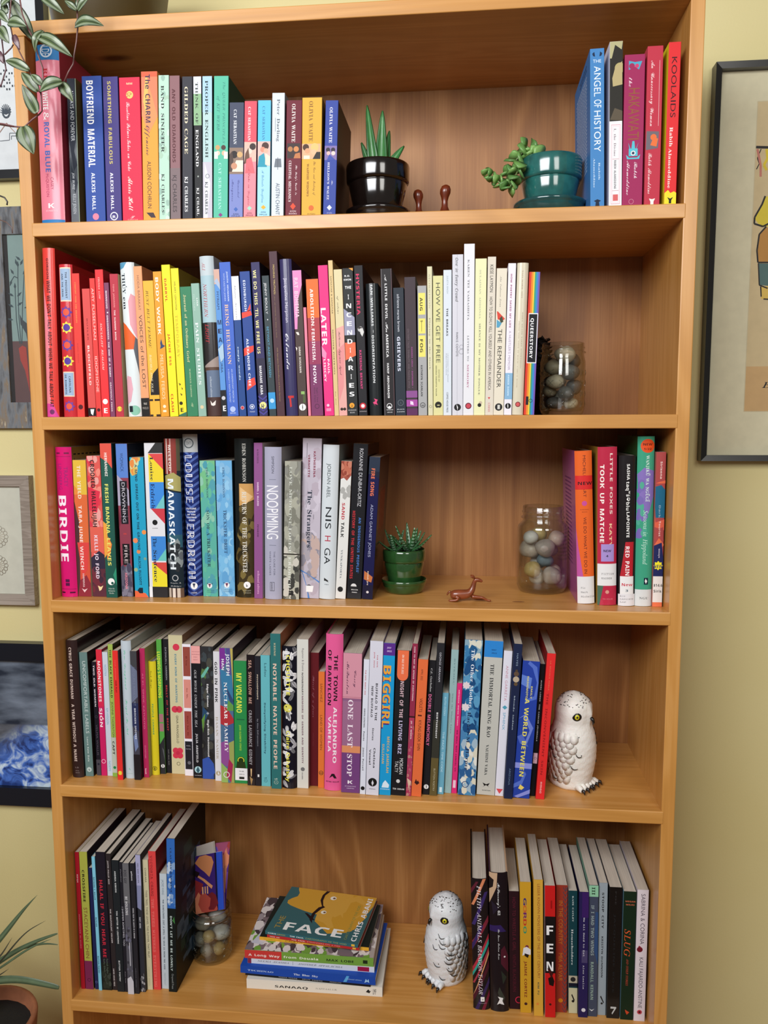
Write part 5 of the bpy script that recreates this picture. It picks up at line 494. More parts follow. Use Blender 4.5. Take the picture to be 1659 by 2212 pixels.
BOOKS = """A 0.0442 0.0035 0.0350 0.2432 0.49 h 0.150 E27F90 C86478 B23C4C|wide pink hardcover with blue bands at head and foot|r 0 .085 0 1 2C78B4;g .035 .5 .26 DCE8F4;t LDE .01 .062 .32 .66 DCE8F4 s;t RED .13 .24 .38 .62 B81E28 r;t WHITE .26 .36 .3 .62 F8F4F0 b;t & .375 .42 .3 .62 F8F4F0 r;t ROYAL .43 .57 .3 .62 4468B4 b;t BLUE .59 .71 .3 .62 4468B4 b;t CASEY .74 .81 .5 .62 B04060 s;t McQUISTON .72 .85 .3 .42 B04060 s;h K .875 .915 .36 .62 F8F4F0 b;h ST.MARTIN'S .925 .935 .25 .75 F4D0D8 s;r .98 1 0 1 2C78B4
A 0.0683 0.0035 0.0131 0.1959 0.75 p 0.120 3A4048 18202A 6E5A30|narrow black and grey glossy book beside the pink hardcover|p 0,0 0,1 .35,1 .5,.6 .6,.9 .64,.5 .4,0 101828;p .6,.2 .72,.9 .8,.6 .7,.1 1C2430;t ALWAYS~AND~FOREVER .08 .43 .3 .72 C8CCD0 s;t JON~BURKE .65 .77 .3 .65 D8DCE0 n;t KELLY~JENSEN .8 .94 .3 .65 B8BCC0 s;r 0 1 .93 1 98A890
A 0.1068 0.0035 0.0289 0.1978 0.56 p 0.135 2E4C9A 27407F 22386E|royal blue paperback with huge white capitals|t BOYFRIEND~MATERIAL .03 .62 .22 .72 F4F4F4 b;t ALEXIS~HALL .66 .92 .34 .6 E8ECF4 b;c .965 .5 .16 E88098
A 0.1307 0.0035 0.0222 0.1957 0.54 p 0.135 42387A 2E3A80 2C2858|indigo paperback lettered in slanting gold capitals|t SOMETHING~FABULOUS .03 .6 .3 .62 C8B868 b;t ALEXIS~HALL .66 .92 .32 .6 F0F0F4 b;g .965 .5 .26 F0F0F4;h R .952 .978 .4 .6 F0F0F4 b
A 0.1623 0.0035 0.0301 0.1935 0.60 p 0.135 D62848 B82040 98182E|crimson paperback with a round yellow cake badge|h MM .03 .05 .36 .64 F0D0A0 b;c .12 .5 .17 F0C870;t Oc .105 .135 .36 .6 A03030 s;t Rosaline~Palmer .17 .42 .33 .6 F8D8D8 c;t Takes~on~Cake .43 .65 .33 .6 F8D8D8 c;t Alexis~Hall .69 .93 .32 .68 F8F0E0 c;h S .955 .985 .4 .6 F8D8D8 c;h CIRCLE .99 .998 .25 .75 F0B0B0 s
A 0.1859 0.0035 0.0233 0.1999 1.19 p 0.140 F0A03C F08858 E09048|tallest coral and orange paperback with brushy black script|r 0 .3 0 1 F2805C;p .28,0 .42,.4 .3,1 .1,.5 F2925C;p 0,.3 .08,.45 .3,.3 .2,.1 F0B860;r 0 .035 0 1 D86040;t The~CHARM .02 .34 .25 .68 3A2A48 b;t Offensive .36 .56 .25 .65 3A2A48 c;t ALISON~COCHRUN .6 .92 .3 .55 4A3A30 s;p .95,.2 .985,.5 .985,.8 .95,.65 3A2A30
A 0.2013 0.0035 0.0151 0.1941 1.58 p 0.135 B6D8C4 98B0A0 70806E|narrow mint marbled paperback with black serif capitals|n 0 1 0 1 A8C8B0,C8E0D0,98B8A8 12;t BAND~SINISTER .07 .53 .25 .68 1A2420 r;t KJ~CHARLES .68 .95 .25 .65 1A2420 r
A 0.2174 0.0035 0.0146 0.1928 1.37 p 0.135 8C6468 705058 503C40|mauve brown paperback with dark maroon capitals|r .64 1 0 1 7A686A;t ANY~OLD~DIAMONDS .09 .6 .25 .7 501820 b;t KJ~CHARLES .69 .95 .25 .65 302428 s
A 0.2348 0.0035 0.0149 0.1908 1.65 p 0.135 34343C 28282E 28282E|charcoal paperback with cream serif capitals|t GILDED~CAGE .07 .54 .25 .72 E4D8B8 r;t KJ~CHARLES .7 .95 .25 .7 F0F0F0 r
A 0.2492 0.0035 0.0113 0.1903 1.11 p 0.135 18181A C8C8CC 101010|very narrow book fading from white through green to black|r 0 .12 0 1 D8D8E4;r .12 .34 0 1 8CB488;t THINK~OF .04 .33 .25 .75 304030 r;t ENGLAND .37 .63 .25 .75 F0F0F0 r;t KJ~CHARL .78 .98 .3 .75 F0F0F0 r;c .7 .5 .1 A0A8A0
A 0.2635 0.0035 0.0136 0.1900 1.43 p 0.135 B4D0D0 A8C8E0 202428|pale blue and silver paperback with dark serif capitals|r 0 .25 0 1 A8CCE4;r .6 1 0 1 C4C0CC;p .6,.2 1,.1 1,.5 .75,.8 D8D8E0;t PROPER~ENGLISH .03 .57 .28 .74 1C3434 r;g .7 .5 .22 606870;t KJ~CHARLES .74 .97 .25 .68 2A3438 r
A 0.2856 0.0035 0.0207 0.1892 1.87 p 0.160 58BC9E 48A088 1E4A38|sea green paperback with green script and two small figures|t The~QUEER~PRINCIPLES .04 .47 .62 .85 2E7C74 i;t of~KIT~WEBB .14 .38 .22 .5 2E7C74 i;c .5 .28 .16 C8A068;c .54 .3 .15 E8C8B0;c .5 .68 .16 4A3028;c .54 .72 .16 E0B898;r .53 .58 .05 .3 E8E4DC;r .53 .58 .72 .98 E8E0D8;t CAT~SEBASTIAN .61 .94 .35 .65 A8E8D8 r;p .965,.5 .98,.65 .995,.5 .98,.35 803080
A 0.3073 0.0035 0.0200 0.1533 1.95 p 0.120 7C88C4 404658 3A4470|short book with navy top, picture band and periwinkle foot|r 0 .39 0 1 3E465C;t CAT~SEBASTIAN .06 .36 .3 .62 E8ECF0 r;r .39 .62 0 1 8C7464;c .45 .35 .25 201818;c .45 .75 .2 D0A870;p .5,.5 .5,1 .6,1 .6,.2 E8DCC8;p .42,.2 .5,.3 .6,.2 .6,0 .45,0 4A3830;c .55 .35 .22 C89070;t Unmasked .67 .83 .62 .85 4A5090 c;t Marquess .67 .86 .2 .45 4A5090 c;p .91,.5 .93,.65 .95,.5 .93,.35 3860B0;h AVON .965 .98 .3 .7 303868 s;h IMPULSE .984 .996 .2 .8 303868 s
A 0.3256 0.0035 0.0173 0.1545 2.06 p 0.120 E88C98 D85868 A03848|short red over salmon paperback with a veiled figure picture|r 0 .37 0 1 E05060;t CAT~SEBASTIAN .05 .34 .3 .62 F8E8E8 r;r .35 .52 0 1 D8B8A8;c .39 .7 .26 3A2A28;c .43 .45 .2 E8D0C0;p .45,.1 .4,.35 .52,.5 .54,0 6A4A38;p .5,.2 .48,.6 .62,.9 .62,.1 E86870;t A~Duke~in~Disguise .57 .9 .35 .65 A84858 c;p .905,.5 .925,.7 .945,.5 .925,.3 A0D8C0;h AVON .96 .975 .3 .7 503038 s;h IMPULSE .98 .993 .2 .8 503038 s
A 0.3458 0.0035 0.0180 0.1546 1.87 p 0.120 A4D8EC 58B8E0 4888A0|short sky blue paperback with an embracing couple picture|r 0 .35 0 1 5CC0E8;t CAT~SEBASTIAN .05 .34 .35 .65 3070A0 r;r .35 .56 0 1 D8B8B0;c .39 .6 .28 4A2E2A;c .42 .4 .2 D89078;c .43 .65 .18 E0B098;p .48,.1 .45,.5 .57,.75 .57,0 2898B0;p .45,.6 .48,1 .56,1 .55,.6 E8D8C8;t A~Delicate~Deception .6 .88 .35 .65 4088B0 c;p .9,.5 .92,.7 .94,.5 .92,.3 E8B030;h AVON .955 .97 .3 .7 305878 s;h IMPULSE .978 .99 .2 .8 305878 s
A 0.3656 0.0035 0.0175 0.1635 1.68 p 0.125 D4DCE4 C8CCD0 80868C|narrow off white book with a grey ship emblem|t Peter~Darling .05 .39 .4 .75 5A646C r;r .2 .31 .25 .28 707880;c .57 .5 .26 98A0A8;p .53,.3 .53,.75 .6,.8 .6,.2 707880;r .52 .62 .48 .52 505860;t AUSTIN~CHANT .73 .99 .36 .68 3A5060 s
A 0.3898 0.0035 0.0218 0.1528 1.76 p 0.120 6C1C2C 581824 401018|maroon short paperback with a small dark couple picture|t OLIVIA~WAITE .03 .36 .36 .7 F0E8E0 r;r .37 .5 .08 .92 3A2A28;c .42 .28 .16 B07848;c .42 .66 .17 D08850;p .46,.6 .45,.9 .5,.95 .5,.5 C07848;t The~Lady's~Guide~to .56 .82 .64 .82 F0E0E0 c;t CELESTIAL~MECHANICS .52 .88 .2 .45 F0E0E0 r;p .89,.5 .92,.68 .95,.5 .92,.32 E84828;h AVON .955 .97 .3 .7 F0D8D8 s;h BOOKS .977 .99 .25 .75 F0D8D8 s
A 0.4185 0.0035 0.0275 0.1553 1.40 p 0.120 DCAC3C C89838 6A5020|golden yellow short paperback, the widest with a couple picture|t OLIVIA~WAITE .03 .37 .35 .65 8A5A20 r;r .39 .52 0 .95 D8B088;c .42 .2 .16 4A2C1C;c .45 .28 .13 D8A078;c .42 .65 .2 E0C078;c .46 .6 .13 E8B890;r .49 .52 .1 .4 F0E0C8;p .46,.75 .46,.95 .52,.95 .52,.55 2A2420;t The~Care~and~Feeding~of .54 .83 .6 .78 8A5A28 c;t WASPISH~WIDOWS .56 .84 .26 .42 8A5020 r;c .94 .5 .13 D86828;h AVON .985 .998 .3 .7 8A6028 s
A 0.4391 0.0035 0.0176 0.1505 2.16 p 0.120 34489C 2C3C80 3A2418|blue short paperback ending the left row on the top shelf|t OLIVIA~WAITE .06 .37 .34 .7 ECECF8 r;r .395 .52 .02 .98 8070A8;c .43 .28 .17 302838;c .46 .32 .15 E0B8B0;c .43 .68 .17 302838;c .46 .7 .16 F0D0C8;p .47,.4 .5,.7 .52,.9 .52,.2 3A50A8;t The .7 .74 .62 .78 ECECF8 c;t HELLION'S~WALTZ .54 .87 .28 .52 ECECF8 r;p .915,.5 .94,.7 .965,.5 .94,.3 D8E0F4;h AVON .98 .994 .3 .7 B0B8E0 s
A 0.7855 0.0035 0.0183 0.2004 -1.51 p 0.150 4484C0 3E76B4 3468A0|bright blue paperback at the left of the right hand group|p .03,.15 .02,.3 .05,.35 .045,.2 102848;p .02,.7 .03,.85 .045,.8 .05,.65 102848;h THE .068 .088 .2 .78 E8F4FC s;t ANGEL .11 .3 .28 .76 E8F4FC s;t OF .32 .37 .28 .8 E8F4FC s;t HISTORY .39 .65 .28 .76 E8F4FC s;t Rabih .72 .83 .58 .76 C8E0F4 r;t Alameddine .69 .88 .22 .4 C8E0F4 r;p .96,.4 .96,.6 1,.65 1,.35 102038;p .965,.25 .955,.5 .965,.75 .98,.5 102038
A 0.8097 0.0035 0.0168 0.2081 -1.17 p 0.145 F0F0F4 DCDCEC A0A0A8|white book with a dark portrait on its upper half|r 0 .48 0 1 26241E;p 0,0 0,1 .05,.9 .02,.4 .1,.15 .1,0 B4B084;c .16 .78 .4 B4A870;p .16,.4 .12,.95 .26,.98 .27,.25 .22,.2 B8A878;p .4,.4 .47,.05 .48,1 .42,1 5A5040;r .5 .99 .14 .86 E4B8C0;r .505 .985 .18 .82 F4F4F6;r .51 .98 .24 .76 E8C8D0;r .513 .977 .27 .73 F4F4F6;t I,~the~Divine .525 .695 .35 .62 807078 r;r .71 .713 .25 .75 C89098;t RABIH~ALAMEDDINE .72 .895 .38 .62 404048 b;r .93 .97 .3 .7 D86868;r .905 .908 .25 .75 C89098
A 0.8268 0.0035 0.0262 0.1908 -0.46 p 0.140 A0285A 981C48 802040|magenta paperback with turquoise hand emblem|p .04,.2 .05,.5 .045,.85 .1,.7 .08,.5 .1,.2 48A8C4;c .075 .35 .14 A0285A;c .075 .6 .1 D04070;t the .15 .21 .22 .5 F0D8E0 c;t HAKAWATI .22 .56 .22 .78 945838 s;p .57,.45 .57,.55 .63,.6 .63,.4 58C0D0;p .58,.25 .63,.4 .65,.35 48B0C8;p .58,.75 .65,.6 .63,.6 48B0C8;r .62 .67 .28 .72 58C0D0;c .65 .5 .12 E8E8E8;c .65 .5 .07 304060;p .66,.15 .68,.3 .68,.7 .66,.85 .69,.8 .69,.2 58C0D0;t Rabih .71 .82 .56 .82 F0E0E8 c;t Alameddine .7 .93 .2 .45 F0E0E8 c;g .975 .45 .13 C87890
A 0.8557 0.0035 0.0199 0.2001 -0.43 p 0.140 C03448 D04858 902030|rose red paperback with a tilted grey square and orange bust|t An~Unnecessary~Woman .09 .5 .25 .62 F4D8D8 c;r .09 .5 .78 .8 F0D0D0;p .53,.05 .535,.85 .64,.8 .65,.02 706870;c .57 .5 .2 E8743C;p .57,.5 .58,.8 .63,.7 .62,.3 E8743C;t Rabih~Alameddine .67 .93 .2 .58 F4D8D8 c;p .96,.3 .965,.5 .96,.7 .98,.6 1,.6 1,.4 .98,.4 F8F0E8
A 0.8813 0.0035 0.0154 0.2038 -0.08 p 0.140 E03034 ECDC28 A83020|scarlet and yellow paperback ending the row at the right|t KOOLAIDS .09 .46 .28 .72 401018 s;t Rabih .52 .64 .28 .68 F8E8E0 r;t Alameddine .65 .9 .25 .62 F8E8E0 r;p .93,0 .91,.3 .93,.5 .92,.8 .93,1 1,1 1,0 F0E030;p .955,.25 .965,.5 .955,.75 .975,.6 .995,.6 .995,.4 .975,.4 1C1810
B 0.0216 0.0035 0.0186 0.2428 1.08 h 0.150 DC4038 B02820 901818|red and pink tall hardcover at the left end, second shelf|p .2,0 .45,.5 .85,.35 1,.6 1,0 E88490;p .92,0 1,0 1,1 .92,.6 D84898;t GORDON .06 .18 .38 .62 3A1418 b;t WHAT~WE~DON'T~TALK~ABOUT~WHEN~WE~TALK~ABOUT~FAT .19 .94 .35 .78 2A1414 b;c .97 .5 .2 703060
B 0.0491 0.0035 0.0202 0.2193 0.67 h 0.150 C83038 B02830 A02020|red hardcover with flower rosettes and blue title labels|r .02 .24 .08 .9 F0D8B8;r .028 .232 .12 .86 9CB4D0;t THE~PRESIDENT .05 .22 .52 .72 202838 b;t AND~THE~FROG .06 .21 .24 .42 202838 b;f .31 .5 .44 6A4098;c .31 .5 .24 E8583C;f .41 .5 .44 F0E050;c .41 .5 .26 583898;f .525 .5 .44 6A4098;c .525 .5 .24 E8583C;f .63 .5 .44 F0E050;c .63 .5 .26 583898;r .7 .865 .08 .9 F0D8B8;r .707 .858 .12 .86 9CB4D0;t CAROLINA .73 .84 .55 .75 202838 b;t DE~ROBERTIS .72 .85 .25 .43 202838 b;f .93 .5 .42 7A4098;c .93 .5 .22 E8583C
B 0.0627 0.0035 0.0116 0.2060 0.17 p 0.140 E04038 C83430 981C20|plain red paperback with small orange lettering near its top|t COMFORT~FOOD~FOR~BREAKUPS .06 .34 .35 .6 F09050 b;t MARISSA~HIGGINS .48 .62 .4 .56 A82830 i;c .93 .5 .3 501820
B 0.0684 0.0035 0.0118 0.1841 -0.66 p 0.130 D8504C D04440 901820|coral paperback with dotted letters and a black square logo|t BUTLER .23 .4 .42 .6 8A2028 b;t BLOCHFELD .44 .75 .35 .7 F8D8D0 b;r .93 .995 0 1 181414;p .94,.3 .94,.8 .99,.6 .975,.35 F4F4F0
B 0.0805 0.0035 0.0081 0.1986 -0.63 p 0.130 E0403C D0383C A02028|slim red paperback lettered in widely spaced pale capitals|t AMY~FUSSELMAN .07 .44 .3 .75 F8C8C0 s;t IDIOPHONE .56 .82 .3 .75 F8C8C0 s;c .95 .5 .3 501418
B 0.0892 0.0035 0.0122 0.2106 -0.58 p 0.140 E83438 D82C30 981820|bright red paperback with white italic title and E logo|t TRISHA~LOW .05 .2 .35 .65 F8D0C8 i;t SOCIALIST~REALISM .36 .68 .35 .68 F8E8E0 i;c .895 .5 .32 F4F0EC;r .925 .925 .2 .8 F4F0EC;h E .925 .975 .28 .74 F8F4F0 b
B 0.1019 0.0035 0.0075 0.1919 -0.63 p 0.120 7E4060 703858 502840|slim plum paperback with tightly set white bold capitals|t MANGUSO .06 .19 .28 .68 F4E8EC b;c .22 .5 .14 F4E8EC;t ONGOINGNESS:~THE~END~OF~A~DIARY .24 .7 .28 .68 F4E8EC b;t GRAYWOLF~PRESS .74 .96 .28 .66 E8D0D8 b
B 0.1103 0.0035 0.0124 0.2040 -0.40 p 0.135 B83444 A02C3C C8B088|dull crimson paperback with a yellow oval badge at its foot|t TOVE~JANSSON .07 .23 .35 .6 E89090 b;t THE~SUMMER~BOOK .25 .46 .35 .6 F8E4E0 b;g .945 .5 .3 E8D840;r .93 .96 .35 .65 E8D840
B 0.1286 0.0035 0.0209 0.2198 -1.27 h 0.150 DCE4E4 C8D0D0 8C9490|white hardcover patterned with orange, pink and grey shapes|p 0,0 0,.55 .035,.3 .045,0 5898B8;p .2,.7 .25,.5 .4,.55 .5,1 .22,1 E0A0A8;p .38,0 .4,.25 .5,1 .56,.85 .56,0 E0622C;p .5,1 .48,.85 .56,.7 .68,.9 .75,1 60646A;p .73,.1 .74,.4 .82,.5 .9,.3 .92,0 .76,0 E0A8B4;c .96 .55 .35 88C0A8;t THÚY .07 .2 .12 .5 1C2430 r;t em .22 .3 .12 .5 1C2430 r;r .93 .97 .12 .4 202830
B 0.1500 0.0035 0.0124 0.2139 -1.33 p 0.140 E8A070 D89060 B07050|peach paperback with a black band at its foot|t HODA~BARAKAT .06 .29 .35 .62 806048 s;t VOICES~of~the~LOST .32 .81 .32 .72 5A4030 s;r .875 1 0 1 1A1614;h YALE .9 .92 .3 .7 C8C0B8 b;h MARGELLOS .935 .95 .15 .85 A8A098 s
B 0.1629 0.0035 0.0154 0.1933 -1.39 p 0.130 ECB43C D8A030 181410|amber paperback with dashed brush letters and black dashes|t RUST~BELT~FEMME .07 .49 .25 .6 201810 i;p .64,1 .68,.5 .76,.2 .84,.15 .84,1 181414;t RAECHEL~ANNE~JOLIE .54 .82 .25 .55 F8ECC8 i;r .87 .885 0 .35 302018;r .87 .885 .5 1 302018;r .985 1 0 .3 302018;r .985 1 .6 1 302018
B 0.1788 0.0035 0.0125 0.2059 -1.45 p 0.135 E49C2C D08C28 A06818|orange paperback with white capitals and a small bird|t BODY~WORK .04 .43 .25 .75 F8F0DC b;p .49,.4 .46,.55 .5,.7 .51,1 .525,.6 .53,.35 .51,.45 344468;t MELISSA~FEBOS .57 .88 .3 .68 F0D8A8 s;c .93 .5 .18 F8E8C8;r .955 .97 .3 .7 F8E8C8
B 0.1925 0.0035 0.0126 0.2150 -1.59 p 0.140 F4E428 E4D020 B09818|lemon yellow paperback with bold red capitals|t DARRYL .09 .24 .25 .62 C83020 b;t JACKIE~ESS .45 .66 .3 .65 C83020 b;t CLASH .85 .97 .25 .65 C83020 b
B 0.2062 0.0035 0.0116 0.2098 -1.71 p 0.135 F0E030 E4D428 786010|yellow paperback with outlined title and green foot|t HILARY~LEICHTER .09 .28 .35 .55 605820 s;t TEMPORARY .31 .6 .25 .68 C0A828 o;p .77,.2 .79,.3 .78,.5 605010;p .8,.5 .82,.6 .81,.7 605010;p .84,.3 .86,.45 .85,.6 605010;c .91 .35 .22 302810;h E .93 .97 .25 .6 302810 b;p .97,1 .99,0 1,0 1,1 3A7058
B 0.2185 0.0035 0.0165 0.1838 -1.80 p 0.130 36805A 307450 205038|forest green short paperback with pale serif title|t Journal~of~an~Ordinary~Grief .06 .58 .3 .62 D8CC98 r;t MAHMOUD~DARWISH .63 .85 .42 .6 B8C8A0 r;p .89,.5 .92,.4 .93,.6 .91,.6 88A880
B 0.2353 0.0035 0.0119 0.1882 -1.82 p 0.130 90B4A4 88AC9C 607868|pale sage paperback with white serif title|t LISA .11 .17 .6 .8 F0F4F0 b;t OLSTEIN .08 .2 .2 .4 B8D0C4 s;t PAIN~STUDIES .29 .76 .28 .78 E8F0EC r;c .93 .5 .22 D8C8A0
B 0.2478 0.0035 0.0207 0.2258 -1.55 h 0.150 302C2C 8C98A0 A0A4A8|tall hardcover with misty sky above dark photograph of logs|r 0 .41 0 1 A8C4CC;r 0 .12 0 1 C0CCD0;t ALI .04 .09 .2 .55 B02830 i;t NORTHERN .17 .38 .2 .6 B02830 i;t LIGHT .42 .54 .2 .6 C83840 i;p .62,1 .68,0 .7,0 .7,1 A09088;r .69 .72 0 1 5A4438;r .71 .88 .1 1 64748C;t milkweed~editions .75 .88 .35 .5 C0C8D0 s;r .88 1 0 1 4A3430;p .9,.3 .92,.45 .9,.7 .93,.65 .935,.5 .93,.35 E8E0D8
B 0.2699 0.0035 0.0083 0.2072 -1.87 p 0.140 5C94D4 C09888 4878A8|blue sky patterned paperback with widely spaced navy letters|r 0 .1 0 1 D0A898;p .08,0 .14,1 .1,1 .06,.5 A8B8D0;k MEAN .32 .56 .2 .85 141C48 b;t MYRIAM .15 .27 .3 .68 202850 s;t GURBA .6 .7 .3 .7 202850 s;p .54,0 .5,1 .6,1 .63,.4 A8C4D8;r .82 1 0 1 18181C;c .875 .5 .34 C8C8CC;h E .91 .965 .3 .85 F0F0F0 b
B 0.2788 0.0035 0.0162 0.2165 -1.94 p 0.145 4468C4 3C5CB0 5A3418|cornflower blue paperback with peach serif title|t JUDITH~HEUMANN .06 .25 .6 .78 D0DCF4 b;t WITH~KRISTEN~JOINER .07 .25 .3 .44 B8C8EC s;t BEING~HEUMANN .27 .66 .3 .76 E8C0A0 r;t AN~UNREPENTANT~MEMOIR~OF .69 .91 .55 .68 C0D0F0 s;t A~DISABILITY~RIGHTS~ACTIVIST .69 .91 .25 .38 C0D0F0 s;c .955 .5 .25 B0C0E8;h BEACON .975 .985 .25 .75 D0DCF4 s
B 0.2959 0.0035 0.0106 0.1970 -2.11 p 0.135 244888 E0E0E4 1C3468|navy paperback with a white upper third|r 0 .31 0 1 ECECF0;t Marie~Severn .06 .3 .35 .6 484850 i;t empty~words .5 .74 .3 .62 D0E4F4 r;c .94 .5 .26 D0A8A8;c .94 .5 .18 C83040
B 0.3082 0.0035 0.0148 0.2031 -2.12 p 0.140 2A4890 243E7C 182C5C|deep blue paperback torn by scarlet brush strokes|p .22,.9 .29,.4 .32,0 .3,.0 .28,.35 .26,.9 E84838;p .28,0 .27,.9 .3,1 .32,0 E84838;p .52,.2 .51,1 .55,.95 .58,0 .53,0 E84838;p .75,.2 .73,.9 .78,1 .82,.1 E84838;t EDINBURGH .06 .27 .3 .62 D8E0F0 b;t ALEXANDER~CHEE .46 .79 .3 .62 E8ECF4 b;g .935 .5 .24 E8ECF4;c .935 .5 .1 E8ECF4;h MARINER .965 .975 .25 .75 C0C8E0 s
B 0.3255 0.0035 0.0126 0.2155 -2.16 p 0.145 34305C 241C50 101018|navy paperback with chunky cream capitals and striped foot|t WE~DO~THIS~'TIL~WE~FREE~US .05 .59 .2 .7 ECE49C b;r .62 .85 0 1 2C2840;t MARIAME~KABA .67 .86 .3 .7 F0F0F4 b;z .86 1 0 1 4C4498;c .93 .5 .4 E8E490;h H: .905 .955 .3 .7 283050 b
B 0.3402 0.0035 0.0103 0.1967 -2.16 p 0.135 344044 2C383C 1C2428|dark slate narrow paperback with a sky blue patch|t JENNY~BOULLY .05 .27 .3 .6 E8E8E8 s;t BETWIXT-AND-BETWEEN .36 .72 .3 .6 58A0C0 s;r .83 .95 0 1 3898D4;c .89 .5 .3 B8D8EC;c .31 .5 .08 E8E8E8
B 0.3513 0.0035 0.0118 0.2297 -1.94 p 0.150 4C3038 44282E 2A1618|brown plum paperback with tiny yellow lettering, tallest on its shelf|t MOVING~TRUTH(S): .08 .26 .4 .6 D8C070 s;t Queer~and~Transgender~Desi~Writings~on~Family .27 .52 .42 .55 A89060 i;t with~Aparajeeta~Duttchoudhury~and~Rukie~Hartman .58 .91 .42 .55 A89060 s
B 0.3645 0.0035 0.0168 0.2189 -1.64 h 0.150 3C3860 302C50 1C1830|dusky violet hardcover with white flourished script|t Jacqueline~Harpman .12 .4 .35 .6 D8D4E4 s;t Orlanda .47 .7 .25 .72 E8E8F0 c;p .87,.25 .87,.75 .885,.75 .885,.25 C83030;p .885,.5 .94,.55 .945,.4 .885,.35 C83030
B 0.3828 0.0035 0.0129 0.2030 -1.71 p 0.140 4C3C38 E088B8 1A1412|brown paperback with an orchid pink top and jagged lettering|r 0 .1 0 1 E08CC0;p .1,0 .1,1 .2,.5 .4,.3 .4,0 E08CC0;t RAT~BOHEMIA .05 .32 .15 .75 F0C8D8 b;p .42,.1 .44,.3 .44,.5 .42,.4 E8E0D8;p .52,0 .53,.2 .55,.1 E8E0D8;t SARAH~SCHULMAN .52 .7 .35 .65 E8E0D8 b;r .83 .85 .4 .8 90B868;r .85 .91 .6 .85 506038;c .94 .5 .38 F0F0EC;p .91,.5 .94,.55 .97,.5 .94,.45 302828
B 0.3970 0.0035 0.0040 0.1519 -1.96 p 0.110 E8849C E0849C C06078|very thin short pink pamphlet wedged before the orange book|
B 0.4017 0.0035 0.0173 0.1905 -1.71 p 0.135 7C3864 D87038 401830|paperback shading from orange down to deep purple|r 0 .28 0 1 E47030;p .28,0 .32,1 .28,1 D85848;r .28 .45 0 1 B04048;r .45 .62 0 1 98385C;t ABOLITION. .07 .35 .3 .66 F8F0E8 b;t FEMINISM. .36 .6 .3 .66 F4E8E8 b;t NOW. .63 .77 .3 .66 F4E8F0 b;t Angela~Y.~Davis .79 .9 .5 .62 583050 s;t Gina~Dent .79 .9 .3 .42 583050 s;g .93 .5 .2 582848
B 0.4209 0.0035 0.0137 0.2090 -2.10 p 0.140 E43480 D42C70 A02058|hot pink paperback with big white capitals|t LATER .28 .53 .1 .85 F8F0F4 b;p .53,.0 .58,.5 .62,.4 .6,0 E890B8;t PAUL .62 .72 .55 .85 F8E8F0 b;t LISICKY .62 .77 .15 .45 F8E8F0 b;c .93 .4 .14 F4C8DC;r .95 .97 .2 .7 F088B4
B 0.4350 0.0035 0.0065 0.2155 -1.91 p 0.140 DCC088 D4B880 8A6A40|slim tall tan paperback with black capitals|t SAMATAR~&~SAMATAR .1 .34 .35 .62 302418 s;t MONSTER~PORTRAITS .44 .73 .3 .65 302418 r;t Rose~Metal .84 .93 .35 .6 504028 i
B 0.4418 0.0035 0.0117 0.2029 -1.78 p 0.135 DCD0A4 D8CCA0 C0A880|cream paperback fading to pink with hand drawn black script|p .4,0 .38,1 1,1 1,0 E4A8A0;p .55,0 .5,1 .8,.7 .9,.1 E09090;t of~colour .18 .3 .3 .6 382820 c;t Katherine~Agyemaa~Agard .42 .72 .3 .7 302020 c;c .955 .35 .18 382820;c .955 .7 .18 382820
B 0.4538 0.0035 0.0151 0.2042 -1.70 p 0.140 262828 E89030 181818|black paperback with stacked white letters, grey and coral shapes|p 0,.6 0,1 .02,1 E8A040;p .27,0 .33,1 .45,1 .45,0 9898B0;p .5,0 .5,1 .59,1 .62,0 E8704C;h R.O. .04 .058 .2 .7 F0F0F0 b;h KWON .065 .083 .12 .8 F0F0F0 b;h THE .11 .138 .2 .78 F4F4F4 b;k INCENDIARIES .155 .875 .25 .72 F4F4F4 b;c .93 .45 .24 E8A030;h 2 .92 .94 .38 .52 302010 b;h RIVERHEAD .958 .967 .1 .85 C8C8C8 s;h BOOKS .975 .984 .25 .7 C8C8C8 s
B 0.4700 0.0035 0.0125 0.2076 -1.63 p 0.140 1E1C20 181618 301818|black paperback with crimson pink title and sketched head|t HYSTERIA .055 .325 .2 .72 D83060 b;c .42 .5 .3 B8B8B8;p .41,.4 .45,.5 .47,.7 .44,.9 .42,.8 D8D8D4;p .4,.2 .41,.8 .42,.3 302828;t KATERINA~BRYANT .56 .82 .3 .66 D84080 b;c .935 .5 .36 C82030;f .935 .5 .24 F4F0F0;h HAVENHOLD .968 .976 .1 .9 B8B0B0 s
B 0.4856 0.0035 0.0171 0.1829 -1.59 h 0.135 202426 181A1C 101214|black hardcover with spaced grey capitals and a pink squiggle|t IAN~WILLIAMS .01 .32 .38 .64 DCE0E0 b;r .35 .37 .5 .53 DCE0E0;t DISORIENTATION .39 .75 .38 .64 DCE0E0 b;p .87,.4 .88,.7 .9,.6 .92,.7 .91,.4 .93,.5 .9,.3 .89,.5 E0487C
B 0.5058 0.0035 0.0163 0.2023 -1.31 p 0.140 242022 1C181A 382420|black paperback edged with thin pale rules, white script capitals|r 0 1 .08 .1 A0989C;r 0 1 .92 .94 906870;t A .04 .085 .35 .65 F0F0F0 c;t LITTLE~DEVIL .1 .34 .35 .62 F0F0F0 b;t In .36 .43 .35 .68 F0F0F0 c;t AMERICA .44 .6 .35 .64 F0F0F0 b;t HANIF~ABDURRAQIB .64 .88 .38 .62 F0F0F0 b;g .935 .5 .24 E8E8E8;c .945 .5 .13 E8E8E8;h RANDOM .955 .965 .25 .8 D0D0D0 b;h HOUSE .972 .982 .3 .75 D0D0D0 b
